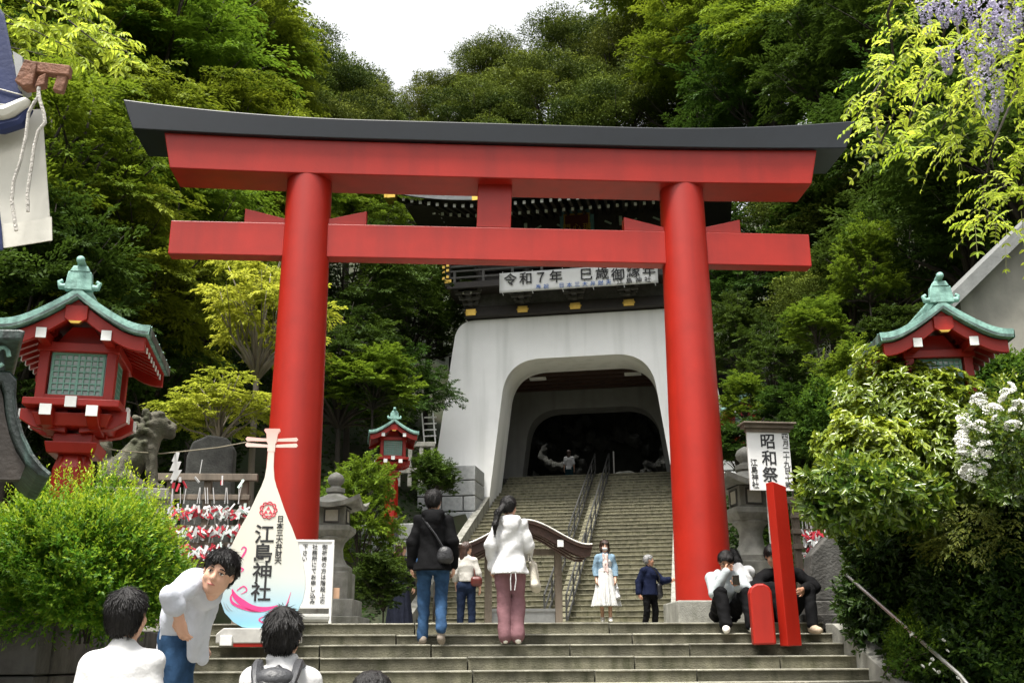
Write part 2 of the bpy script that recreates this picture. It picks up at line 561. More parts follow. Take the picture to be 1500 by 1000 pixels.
def beam(half_b, half_t, zb, zt, yb, yt, kb, kt, n=40, skew=0.0):
    rows = [[], [], [], []]
    for i in range(n + 1):
        t = -1 + 2 * i / n
        xb, xt = half_b * t, half_t * t
        rows[0].append((xb, -yb, zb + curve_up(xb, kb)))
        rows[1].append((xt, -yt, zt + curve_up(xt, kt)))
        rows[2].append((xt, yt, zt + curve_up(xt, kt)))
        rows[3].append((xb, yb, zb + curve_up(xb, kb)))
    m = MB()
    N1 = n + 1
    vs = [p for r in rows for p in r]
    fs = [(q * N1 + i, q * N1 + i + 1, ((q + 1) % 4) * N1 + i + 1, ((q + 1) % 4) * N1 + i) for q in range(4) for i in range(n)]
    fs += [(0, N1, 2 * N1, 3 * N1), (N1 - 1, 4 * N1 - 1, 3 * N1 - 1, 2 * N1 - 1)]
    return m.add(vs, fs)
beam(4.30, 4.41, 5.762, 6.235, 0.30, 0.33, 0.05, 0.10).build('lintel', RED, torii, bevel=0.012)
mm = beam(4.80, 4.95, 6.238, 6.505, 0.40, 0.44, 0.065, 0.20)
rid = MB()
mm.build('top_beam', BLACKP, torii, bevel=0.012)
# ---------------------------------------------------------------- white shrine gate at the top of the stairs
gate = empty('shrine_gate', G0 + Vector((0, 0, 5.0)), GA, 'tall shrine gate with white arched base and dark wooden upper storey', 'gate')
def GP(o):
    o.location = o.location + Vector((0, 0, -5.0))
    return o
def rounded(pts, n=10):
    """pts: (x, z, radius); rounds the corners of the closed outline."""
    out = []
    k = len(pts)
    for i in range(k):
        p0, p1, p2 = Vector(pts[i - 1][:2]), Vector(pts[i][:2]), Vector(pts[(i + 1) % k][:2])
        r = pts[i][2]
        if r == 0:
            out.append(tuple(p1))
            continue
        a, b = (p0 - p1).normalized(), (p2 - p1).normalized()
        for j in range(n + 1):
            t = j / n
            q0, q2 = p1 + a * r, p1 + b * r
            out.append(tuple((1 - t) ** 2.0 * q0 + 2 * t * (1 - t) * (p1 * 0.93 + (q0 + q2) * 0.035) + t * t * q2))
    return out
def arch(outer, inner, y0, y1):
    """A wall with an opening: outer and inner outlines run from the left foot over the top to the right foot."""
    m = MB()
    n = len(outer)
    for (oa, ia), yy, fl in (((outer, inner), y0, 0), ((outer, inner), y1, 1)): pass
    vs = [(p[0], y0, p[1]) for p in outer] + [(p[0], y0, p[1]) for p in inner] + [(p[0], y1, p[1]) for p in outer] + [(p[0], y1, p[1]) for p in inner]
    fs = []
    for i in range(n - 1):
        fs += [(i, i + 1, n + i + 1, n + i), (2 * n + i, 3 * n + i, 3 * n + i + 1, 2 * n + i + 1), (i, 2 * n + i, 2 * n + i + 1, i + 1), (n + i, n + i + 1, 3 * n + i + 1, 3 * n + i)]
    fs += [(0, n, 3 * n, 2 * n), (n - 1, 3 * n - 1, 4 * n - 1, 2 * n - 1)]
    return m.add(vs, fs)
def path(bot, zb, top, zt, zc, r, n=14):
    """Half outline: foot (bot, zb), spring towards (top, zt), corner radius r, mirrored."""
    L = rounded([(-bot, zb, 0), (-top, zt, r), (top, zt, r), (bot, zb, 0)], n)
    return L
O1 = path(5.30, 4.0, 4.28, 11.2, 0, 0.62)
I1 = path(3.22, 4.0, 2.50, 9.66, 0, 1.15)
GP(arch(O1, I1, 0.0, 1.9).build('front_arch', WHITEP, gate, smooth=True, angle=30))
O2 = path(5.0, 4.0, 4.25, 11.1, 0, 0.6)
I2 = path(3.05, 4.0, 2.40, 8.92, 0, 1.1)
GP(arch(O2, I2, 4.6, 5.6).build('rear_arch', SHADEPL, gate, smooth=True, angle=30))
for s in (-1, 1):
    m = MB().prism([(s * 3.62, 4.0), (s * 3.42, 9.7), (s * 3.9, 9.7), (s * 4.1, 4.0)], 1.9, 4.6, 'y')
    GP(m.build('passage_wall', SHADEPL, gate))
m = MB().box((0, 3.25, 9.82), (7.0, 2.69, 0.2))
for k in range(5): m.box((0, 2.2 + 0.53 * k, 9.66), (6.8, 0.14, 0.12))
GP(m.build('ceiling', BWOOD, gate))
for s in (-1, 1):
    GP(MB().box((s * 1.75, 2.35, 9.56), (0.6, 0.24, 0.07)).build('ceiling_lamp', WHITEB, gate))
# upper storey
m = MB().box((0, 0.4, 11.42), (7.9, 1.4, 0.36))
GP(m.build('base_beam', DWOOD, gate, bevel=0.02))
for k in range(5):
    x = -3.72 + 1.86 * k
    m = MB().box((x, -0.315, 11.40), (0.36, 0.03, 0.24))
    m.ball((x - 0.18, -0.315, 11.40), (0.05, 0.02, 0.05), 8).ball((x + 0.18, -0.315, 11.40), (0.05, 0.02, 0.05), 8)
    GP(m.build('gold_plate', GOLD, gate, bevel=0.01))
GWOOD = mat('grey_wood', (0.10, 0.095, 0.09), 0.7, 0.4, 6.0, 0.3, 30)
for k in range(5):                       # bracket sets carrying the balcony, with white arm tips
    x = -3.72 + 1.86 * k
    m = MB()
    for j in range(3):
        m.box((x, -0.25 - 0.26 * j, 11.66 + 0.13 * j), (0.16 + 0.02 * j, 0.5, 0.11))
        m.box((x, -0.30 - 0.26 * j, 11.70 + 0.13 * j), (0.55 + 0.18 * j, 0.12, 0.10))
        for q in (-1, 1):
            m.box((x + q * (0.24 + 0.09 * j), -0.32 - 0.26 * j, 11.78 + 0.13 * j), (0.14, 0.16, 0.09))
    m.cur = 1
    for q in (-1, 1): m.box((x + q * 0.12, -0.905, 11.93), (0.10, 0.03, 0.09))
    m.box((x, -0.66, 11.78), (0.12, 0.03, 0.09))
    GP(m.build('bracket', [GWOOD, WHITEB], gate, bevel=0.012))
GP(MB().box((0, -0.1, 11.85), (8.0, 0.25, 0.5)).build('bracket_beam', GWOOD, gate))
m = MB().box((0, -0.35, 12.13), (8.9, 1.9, 0.14))
m.box((0, -1.28, 12.02), (8.7, 0.1, 0.12))
GP(m.build('balcony_floor', DWOOD, gate, bevel=0.01))
m = MB()
for z, hh in ((12.38, 0.07), (12.62, 0.06), (12.80, 0.08)):
    m.box((0, -1.22, z), (8.9, 0.08, hh))
    for s in (-1, 1): m.box((s * 4.32, 0.0, z), (0.08, 2.3, hh))
for k in range(9):
    m.box((-4.1 + 1.025 * k, -1.22, 12.42), (0.09, 0.10, 0.46))
for s in (-1, 1): m.box((s * 4.32, -1.22, 12.6), (0.13, 0.13, 0.84))
GP(m.build('railing', mat('grey_wood', (0.10, 0.095, 0.09)), gate, bevel=0.008))
for s in (-1, 1):
    m = MB()
    for z in (12.38, 12.62, 12.80):
        m.box((s * 4.50, -1.22, z), (0.10, 0.11, 0.11)).box((s * 4.32, -1.36, z), (0.11, 0.10, 0.11))
    m.box((s * 4.32, -1.30, 12.24), (0.24, 0.06, 0.14)).lathe([(0.05, 0), (0.085, 0.08), (0.05, 0.18), (0.02, 0.24)], 12, (s * 4.32, -1.22, 13.02))
    GP(m.build('gold_railing_cap', GOLD, gate, bevel=0.01))
m = MB().box((0, 1.1, 13.6), (7.0, 2.6, 3.0))
for k in range(5): m.lathe([(0.17, 12.2), (0.17, 15.0)], 14, (-3.4 + 1.7 * k, -0.25, 0))
m.box((0, -0.3, 14.15), (7.3, 0.16, 0.3)).box((0, -0.3, 13.0), (7.2, 0.12, 0.22))
GP(m.build('upper_wall', DWOOD, gate, smooth=True, angle=30))
for k in range(5):
    x = -3.4 + 1.7 * k
    m = MB().box((x, -0.44, 14.42), (0.11, 0.05, 0.34))
    for q in (-0.45, 0.45):
        m.box((x + q, -0.42, 14.40), (0.26, 0.04, 0.06), rot=Matrix.Rotation(0.5 if q < 0 else -0.5, 3, 'Y'))
    GP(m.build('painted_bracket', mat('pale_green_paint', (0.30, 0.36, 0.30), 0.6), gate))
# eaves, with two rows of white-tipped rafters, curling up at the corners
def eave_z(x, base): return base + 0.62 * (max(0, abs(x) - 2.5) / 3.5) ** 2
HX, FY, BY = 6.0, -3.0, 5.0
m = MB()
class _Tips:
    def box(self, *a, **k):
        m.cur = 1
        m.box(*a, **k)
        m.cur = 0
tips = _Tips()
for row, (fy, zb, hx, step) in enumerate(((-1.75, 14.42, 4.75, 0.30), (-2.85, 14.30, 5.85, 0.30))):
    n = int(hx * 2 / step)
    for i in range(n + 1):
        x = -hx + i * 2 * hx / n
        z = eave_z(x, zb)
        a = (x, fy, z)
        b = (x * 0.93, 0.2, z + 0.62)
        mid = ((a[0] + b[0]) / 2, (a[1] + b[1]) / 2, (a[2] + b[2]) / 2)
        d = Vector(b) - Vector(a)
        rot = d.to_track_quat('Y', 'Z').to_matrix()
        m.box(mid, (0.09, d.length, 0.11), rot=rot)
        tips.box((a[0], a[1] - 0.012, a[2]), (0.095, 0.03, 0.115))
    for s in (-1, 1):
        fx = s * (hx + 0.05)
        for i in range(12):
            y = fy + 0.15 + i * 0.36
            z = zb + 0.62 * (0.94 if row else 0.42)
            tips.box((s * (hx - 0.15 - 0.5 * row), y, z + 0.05), (0.03, 0.08, 0.10))
for s in (-1, 1):
    m.prism([(s * 3.5, 15.0), (s * 5.55, 14.75), (s * 5.55, 14.6), (s * 3.5, 14.8)], -2.6, 4.2, 'y')
GP(m.build('rafters', [DWOOD, WHITEB], gate))
def roof_sheet(z0, th):
    rows = []
    for j in range(9):
        t = j / 8
        yy = FY - 0.15 + (1.0 - (FY - 0.15)) * t
        rows.append([((-HX - 0.15 + 2 * (HX + 0.15) * i / 40) * (1 - 0.22 * t), yy, eave_z(-HX + 2 * HX * i / 40, z0) * (1 - t) + t * (z0 + 2.4) - 1.0 * t * (1 - t)) for i in range(41)])
    for j in range(1, 9):
        t = j / 8
        yy = 1.0 + (BY + 0.15 - 1.0) * t
        rows.append([((-HX - 0.15 + 2 * (HX + 0.15) * i / 40) * (0.78 + 0.22 * t), yy, eave_z(-HX + 2 * HX * i / 40, z0) * t + (1 - t) * (z0 + 2.4) - 1.0 * t * (1 - t)) for i in range(41)])
    return rows
m = MB().sheet(roof_sheet(14.62, 0)).sheet(roof_sheet(14.40, 0))
r1, r2 = roof_sheet(14.62, 0), roof_sheet(14.40, 0)
for a, b in ((r1[0], r2[0]), (r1[-1], r2[-1])): m.sheet([a, b])
m.sheet([[r[0] for r in r1], [r[0] for r in r2]]).sheet([[r[-1] for r in r1], [r[-1] for r in r2]])
GP(m.build('roof', ROOFT, gate, smooth=True))
for s in (-1, 1):
    z = eave_z(HX, 14.5)
    m = MB().box((s * (HX - 0.25), FY - 0.1, z - 0.14), (0.55, 0.22, 0.2)).box((s * (HX + 0.12), FY + 0.3, z - 0.2), (0.2, 0.6, 0.22))
    m.box((s * (HX - 0.1), FY - 0.05, z - 0.32), (0.3, 0.3, 0.2))
    GP(m.build('gold_eave_corner', GOLD, gate, bevel=0.02))
GP(MB().box((-2.9, FY - 0.175, 14.50), (0.34, 0.04, 0.26)).build('gold_eave_plate', GOLD, gate))
m = MB().tube([(-3.6, 1.0, 17.1), (3.6, 1.0, 17.1)], 0.22, 10)
GP(m.build('ridge', ROOFT, gate, smooth=True))
pl = GP(MB().box((0.15, -0.46, 14.28), (1.22, 0.10, 1.34)).build('name_plaque', mat('teal_frame', (0.08, 0.16, 0.17), 0.5), gate, bevel=0.02))
m = MB()
for a in (-1, 1):
    m.box((0.15 + a * 0.44, -0.53, 14.28), (0.05, 0.04, 0.98)).box((0.15, -0.53, 14.28 + a * 0.48), (0.93, 0.04, 0.05))
m.build('gold_border', GOLD, pl)
MB().box((0.15, -0.516, 14.28), (0.84, 0.012, 0.90)).build('plaque_panel', mat('dark_red_lacquer', (0.06, 0.012, 0.01), 0.4), pl)
text('plaque_lettering', '瑞\n心\n門', 0.30, Matrix.Translation((0.15, -0.528, 14.26)) @ Matrix.Rotation(R(90), 4, 'X'), GOLD, pl, 0.01, True, gap=1.05)
# New Year banner hung on the balcony railing
ban = empty('banner', GW(0.22, -1.34, 12.04), GA, 'white cloth banner with black brush lettering tied along the gate balcony', 'banner')
m = MB().sheet([[( -2.71 + 5.42 * i / 24, 0.004 * math.sin(i * 1.9) - 0.004 * math.sin(j * 1.3), -0.36 + 0.72 * j / 6) for i in range(25)] for j in range(7)])
bo = m.build('cloth', WHITEB, ban, smooth=True)
sd = bo.modifiers.new('thick', 'SOLIDIFY'); sd.thickness = 0.006
MF = Matrix.Rotation(R(90), 4, 'X')
text('main_lettering', '令和７年 巳歳御縁年', 0.47, Matrix.Translation((0.05, -0.045, 0.10)) @ MF, INK, ban, 0.012, gap=1.12)
text('blue_lettering', '奉祝 日本三大弁財天', 0.19, Matrix.Translation((-0.15, -0.045, -0.245)) @ MF, BLUEINK, ban, 0.008, gap=1.4)
text('small_lettering', '江島神社', 0.23, Matrix.Translation((1.9, -0.045, -0.235)) @ MF, INK, ban, 0.008, gap=1.35)
m = MB()
for i in range(6): m.tube([(-2.6 + i * 1.04, -0.02, 0.36), (-2.6 + i * 1.04, 0.06, 0.43)], 0.012, 6).tube([(-2.6 + i * 1.04, -0.02, -0.36), (-2.58 + i * 1.04, 0.04, -0.44)], 0.012, 6)
m.build('tie_cord', WHITEB, ban)
# ---------------------------------------------------------------- foliage
def norm(a): return a / np.maximum(np.linalg.norm(a, axis=-1, keepdims=True), 1e-9)
def leaf_mesh(name, c, d, nrm, L, Wd, tint, fold=0.25):
    """Leaf-sized faces: base c, direction d, facing nrm, length L, width Wd, tint 0 (old) to 1 (young)."""
    n = len(c)
    L, Wd = np.broadcast_to(L, n)[:, None], np.broadcast_to(Wd, n)[:, None]
    d = norm(d)
    s = norm(np.cross(d, nrm))
    nn = np.cross(s, d)
    mid = c + d * L * 0.45
    v = np.empty((n, 4, 3), np.float32)
    v[:, 0] = c
    v[:, 1] = mid + s * Wd * 0.5 + nn * Wd * fold
    v[:, 2] = c + d * L
    v[:, 3] = mid - s * Wd * 0.5 + nn * Wd * fold
    me = bpy.data.meshes.new(name)
    me.vertices.add(n * 4)
    me.vertices.foreach_set('co', v.reshape(-1))
    me.loops.add(n * 4)
    me.loops.foreach_set('vertex_index', np.arange(n * 4, dtype=np.int32))
    me.polygons.add(n)
    me.polygons.foreach_set('loop_start', np.arange(0, n * 4, 4, dtype=np.int32))
    a = me.attributes.new('tint', 'FLOAT', 'FACE')
    a.data.foreach_set('value', np.clip(np.broadcast_to(tint, n), 0, 1).astype(np.float32))
    me.update()
    return me
def rdir(rg, n, zmin=-1.0, zmax=1.0):
    z = rg.uniform(zmin, zmax, n)
    t = rg.uniform(0, 2 * np.pi, n)
    q = np.sqrt(np.maximum(0, 1 - z * z))
    return np.stack([q * np.cos(t), q * np.sin(t), z], 1)
def crown_data(rg, kind, Rx=1.0, nclump=26, lpc=1300, L=0.05, clump=0.34, flat=0.55, zr=0.8, drop=0.0):
    """Leaf arrays of a crown of about radius 1 made of many clumps, plus the clump centres for the limbs."""
    cs = []
    tries = 0
    while len(cs) < nclump and tries < 4000:
        tries += 1
        p = rdir(rg, 1, -0.55, 1.0)[0] * rg.uniform(0.25, 1.0) ** 0.5 * np.array([0.78, 0.78, zr * 0.8])
        if all(np.linalg.norm((p - q) * np.array([1, 1, 1.6])) > clump * 0.72 for q in cs): cs.append(p)
    cs = np.array(cs)
    C, D, Nn, T, LL = [], [], [], [], []
    for q in cs:
        r = clump * rg.uniform(0.65, 1.25)
        n = int(lpc * (r / clump) ** 2)
        ax = np.array([r * rg.uniform(0.85, 1.3), r * rg.uniform(0.85, 1.3), r * flat * rg.uniform(0.8, 1.2)])
        rot = rg.uniform(0, np.pi)
        u = rdir(rg, n, -0.75, 1.0)
        lump = 1 + 0.22 * np.sin(u[:, 0] * 5 + q[0] * 9) * np.sin(u[:, 1] * 5 + q[1] * 7) + 0.12 * np.sin(u[:, 0] * 13 + u[:, 2] * 11 + q[2] * 5)
        rad = (1 - 0.55 * rg.random(n) ** 2.2) * lump
        p = u * rad[:, None] * ax
        c0, s0 = math.cos(rot), math.sin(rot)
        p = np.stack([p[:, 0] * c0 - p[:, 1] * s0, p[:, 0] * s0 + p[:, 1] * c0, p[:, 2]], 1)
        p[:, 2] -= drop * (p[:, 0] ** 2 + p[:, 1] ** 2) / r
        out = norm(p / ax)
        if kind != 'round':                    # twigs radiating from the clump, each a flat drooping spray of leaves
            K = 15
            tw = rdir(rg, K, -0.25, 0.55 if kind == 'layer' else 0.8)
            ln = r * rg.uniform(0.8, 1.55, K)
            ti = rg.integers(0, K, n)
            t = 0.12 + 0.88 * rg.random(n) ** 0.75
            u0 = tw[ti]
            lat = norm(np.cross(u0, np.array([0, 0, 1.0]) + 0.25 * rg.normal(0, 1, (K, 3))[ti]))
            sgn = rg.uniform(-1, 1, n)
            wdt = 0.30 * r * np.sqrt(np.clip(1.08 - t, 0, 1)) * sgn
            p = u0 * (ln[ti] * t)[:, None] + lat * wdt[:, None] + rg.normal(0, 0.018 * r, (n, 3))
            p[:, 2] = p[:, 2] * (0.45 + flat) - drop * r * t * t * 0.9
            out = norm(u0 + np.array([0, 0, -drop * 1.4]) * t[:, None])
            rad = np.ones(n)
            d = out + lat * (sgn * 0.9)[:, None] + rg.normal(0, 0.25, (n, 3)) + np.array([0, 0, -0.15])
            nn = np.array([0, 0, 1.0]) + 0.3 * out + rg.normal(0, 0.32, (n, 3))
            T.append(np.clip(rg.uniform(0.0, 0.4) + 0.3 * rg.random(K)[ti] + 0.3 * t * rg.random(n), 0, 1))
            C.append(p + q); D.append(d); Nn.append(nn); LL.append(L * rg.uniform(0.6, 1.3, n))
            continue
        if kind == 'layer':
            d = out * np.array([1, 1, 0.25]) + rg.normal(0, 0.35, (n, 3)) + np.array([0, 0, -0.28])
            nn = np.array([0, 0, 1.0]) + 0.35 * out + rg.normal(0, 0.28, (n, 3))
        elif kind == 'round':
            d = out + rg.normal(0, 0.75, (n, 3)) + np.array([0, 0, 0.15])
            nn = out + rg.normal(0, 0.5, (n, 3))
        else:
            d = out + rg.normal(0, 0.7, (n, 3)) + np.array([0, 0, -0.2])
            nn = np.array([0, 0, 0.8]) + rg.normal(0, 0.6, (n, 3))
        C.append(p + q); D.append(d); Nn.append(nn)
        T.append(np.clip(rg.uniform(0.0, 0.25) + 0.25 * rg.random(n) ** 2 + 0.6 * np.clip(out[:, 2], 0, 1) * (rad > 0.8), 0, 1))
        LL.append(L * rg.uniform(0.6, 1.3, n))
    C = np.concatenate(C); D = np.concatenate(D); Nn = np.concatenate(Nn); T = np.concatenate(T); LL = np.concatenate(LL)
    return C, D, Nn, T, LL, cs
def limb_mesh(rg, cs, height, trunk_r, lean=(0, 0), name='trunk', fork=-0.55, seg=7):
    """Trunk from z=-height up into a crown centred on the origin, with a limb to every second clump."""
    m = MB()
    top = Vector((0, 0, fork))
    pts, rs = [], []
    for i in range(6):
        t = i / 5
        pts.append(Vector((lean[0] * (1 - t) + 0.04 * math.sin(t * 5), lean[1] * (1 - t) + 0.04 * math.cos(t * 4), -height + (height + fork) * t)))
        rs.append(trunk_r * (1.25 - 0.55 * t + (0.35 if i == 0 else 0)))
    m.tube(pts, rs, 9)
    for k, q in enumerate(cs):
        if k % 2: continue
        q = Vector(q)
        b = pts[-1] if q.z < 0.2 else pts[-1] + Vector((0.02, 0.01, 0.25))
        mid = b.lerp(q, 0.5) + Vector((rg.normal(0, 0.06), rg.normal(0, 0.06), -0.03))
        m.tube([pts[-1] - Vector((0, 0, 0.08)), b.lerp(mid, 0.5), mid, q], [trunk_r * 0.6, trunk_r * 0.42, trunk_r * 0.26, trunk_r * 0.08], seg)
        for j in range(2):
            e = q + Vector(tuple(rg.normal(0, 0.16, 3)))
            m.tube([mid, mid.lerp(e, 0.6) + Vector((0, 0, 0.03)), e], [trunk_r * 0.2, trunk_r * 0.12, trunk_r * 0.03], 5)
    me = bpy.data.meshes.new(name)
    me.from_pydata(m.v, [], m.f)
    me.polygons.foreach_set('use_smooth', [True] * len(me.polygons))
    me.update()
    return me
L_MAPLE = leaf_mat('maple_leaf', (0.024, 0.054, 0.006), (0.20, 0.26, 0.018), 0.65, 0.32, 0.08)
L_OAK = leaf_mat('evergreen_leaf', (0.018, 0.036, 0.006), (0.17, 0.215, 0.026), 0.65, 0.16, 0.08)
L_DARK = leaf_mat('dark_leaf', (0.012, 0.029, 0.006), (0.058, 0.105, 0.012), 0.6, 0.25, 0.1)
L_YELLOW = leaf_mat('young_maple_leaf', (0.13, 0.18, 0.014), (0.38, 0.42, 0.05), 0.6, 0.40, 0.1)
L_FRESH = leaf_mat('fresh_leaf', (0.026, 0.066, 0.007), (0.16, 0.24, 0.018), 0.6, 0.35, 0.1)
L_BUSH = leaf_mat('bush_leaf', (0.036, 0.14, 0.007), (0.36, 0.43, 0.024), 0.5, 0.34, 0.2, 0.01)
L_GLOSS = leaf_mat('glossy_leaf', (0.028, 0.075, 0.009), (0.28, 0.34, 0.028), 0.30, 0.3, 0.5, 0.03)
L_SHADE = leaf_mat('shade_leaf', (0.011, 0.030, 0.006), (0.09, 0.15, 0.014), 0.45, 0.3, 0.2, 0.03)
L_WIST = leaf_mat('wisteria_leaf', (0.17, 0.27, 0.014), (0.38, 0.45, 0.05), 0.5, 0.5, 0.2, 0.02)

KINDS = {}
def kind(name, ckind, lmat, bark, seed, height, trunk_r, **kw):
    rg = np.random.default_rng(seed)
    ratio = kw.pop('wr', 0.42)
    C, D, Nn, T, LL, cs = crown_data(rg, ckind, **kw)
    cm = leaf_mesh(name + ' crown', C, D, Nn, LL, LL * ratio, T)
    cm.materials.append(lmat)
    tm = limb_mesh(rg, cs, height, trunk_r)
    tm.materials.append(bark)
    KINDS[name] = (cm, tm)
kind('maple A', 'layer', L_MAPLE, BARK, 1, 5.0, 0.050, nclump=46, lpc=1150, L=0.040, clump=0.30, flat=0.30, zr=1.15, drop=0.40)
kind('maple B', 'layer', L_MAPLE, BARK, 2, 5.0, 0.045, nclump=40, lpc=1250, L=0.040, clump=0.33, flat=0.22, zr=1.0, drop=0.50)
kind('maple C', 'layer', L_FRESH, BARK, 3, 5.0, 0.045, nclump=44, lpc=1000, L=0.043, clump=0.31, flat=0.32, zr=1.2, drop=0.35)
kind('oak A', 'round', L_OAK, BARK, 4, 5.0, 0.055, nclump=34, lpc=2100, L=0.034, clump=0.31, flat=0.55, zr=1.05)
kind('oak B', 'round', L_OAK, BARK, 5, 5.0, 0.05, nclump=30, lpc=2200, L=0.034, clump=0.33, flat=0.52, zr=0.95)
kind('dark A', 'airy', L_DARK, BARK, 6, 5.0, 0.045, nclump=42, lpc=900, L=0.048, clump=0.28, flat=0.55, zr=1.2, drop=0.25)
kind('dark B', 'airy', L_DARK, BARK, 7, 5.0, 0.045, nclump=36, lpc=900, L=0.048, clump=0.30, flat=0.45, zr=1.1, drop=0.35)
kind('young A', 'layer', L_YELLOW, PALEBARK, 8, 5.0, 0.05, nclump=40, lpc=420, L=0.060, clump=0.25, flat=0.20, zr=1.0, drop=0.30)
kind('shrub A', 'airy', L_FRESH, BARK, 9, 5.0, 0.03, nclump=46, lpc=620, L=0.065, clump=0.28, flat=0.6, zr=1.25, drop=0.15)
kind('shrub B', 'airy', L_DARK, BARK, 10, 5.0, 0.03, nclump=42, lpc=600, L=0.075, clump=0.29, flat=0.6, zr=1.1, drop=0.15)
used_label = set()
def plant(name, kname, centre, radius, rz, label, cat, group=None, zs=1.0, fit=True):
    """A tree or shrub whose crown is centred on a world point; the trunk runs down to the ground."""
    cm, tm = KINDS[kname]
    c = Vector(centre)
    g = ground(c.x, c.y)
    o = empty(name, (c.x, c.y, g), rz, label, cat, group)
    h = max(c.z - g, 0.2)
    cr = bpy.data.objects.new('crown', cm); COL.objects.link(cr); cr.parent = o
    cr.location = (0, 0, h); cr.scale = (radius, radius, radius * zs)
    tr = bpy.data.objects.new('trunk', tm); COL.objects.link(tr); tr.parent = o
    tr.location = (0, 0, h); tr.scale = (radius, radius, radius * zs)
    return o
rt = random.Random(21)
def wood(name, group, items, labels, cat='tree'):
    for i, (px, py, Y, rad, kn, zs) in enumerate(items):
        plant(name, kn, P(px, py, Y), rad, rt.uniform(0, 6.28), labels[i] if isinstance(labels, list) else labels, cat, group, zs)
# left hillside
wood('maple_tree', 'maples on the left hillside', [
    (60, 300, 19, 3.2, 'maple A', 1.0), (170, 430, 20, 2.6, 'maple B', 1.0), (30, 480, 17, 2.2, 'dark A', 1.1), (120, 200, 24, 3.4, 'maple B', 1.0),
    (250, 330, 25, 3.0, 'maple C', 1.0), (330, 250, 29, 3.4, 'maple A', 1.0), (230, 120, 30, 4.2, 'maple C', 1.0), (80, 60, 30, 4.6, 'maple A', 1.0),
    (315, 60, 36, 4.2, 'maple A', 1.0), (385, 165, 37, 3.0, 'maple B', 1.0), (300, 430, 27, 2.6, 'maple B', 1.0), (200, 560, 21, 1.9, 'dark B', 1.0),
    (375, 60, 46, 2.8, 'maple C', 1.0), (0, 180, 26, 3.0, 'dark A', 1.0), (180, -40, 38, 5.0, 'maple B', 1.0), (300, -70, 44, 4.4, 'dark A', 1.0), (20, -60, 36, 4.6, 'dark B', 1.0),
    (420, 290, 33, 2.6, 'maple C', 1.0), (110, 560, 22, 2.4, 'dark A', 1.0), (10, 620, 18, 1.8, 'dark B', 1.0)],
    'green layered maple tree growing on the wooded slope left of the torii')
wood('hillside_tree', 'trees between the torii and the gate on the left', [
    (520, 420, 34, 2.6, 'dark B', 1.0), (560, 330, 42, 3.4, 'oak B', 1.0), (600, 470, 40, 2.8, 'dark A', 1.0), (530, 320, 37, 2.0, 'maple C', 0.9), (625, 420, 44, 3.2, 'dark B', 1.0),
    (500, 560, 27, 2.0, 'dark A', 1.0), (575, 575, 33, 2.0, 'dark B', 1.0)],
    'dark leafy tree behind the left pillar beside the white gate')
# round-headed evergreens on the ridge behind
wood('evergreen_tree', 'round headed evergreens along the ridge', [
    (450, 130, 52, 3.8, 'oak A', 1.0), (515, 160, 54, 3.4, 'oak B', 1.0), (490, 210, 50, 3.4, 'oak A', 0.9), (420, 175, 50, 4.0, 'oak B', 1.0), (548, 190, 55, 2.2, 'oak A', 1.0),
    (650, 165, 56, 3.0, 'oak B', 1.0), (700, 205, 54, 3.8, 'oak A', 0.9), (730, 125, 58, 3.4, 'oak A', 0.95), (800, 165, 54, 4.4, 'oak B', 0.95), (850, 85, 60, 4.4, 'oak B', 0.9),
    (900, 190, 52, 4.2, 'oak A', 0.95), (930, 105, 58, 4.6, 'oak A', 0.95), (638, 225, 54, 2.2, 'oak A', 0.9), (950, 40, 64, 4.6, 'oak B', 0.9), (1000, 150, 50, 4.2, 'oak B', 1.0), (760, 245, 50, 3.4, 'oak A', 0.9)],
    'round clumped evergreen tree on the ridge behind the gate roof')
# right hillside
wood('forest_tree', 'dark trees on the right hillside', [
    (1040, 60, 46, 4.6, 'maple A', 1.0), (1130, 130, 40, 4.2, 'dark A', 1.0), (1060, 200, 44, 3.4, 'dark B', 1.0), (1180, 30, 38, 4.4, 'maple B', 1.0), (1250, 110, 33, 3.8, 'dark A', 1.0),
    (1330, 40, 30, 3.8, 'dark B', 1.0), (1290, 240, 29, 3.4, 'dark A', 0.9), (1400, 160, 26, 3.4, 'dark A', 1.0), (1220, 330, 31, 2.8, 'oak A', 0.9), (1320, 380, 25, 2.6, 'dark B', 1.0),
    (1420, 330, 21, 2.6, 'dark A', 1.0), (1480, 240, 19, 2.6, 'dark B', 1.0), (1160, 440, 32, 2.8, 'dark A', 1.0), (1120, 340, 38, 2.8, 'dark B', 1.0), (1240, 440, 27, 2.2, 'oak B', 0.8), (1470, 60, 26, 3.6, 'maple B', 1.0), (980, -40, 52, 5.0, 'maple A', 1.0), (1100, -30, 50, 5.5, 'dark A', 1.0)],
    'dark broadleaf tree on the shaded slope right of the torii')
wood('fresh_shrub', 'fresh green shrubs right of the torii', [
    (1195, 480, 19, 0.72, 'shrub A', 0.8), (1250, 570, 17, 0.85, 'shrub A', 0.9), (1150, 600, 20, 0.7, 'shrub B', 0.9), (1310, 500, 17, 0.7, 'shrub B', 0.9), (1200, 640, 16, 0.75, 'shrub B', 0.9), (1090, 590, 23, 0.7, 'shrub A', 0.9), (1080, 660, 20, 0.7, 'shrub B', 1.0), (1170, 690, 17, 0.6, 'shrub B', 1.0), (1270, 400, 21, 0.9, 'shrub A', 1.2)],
    'bright green leafy shrub on the bank behind the right pillar', 'shrub')
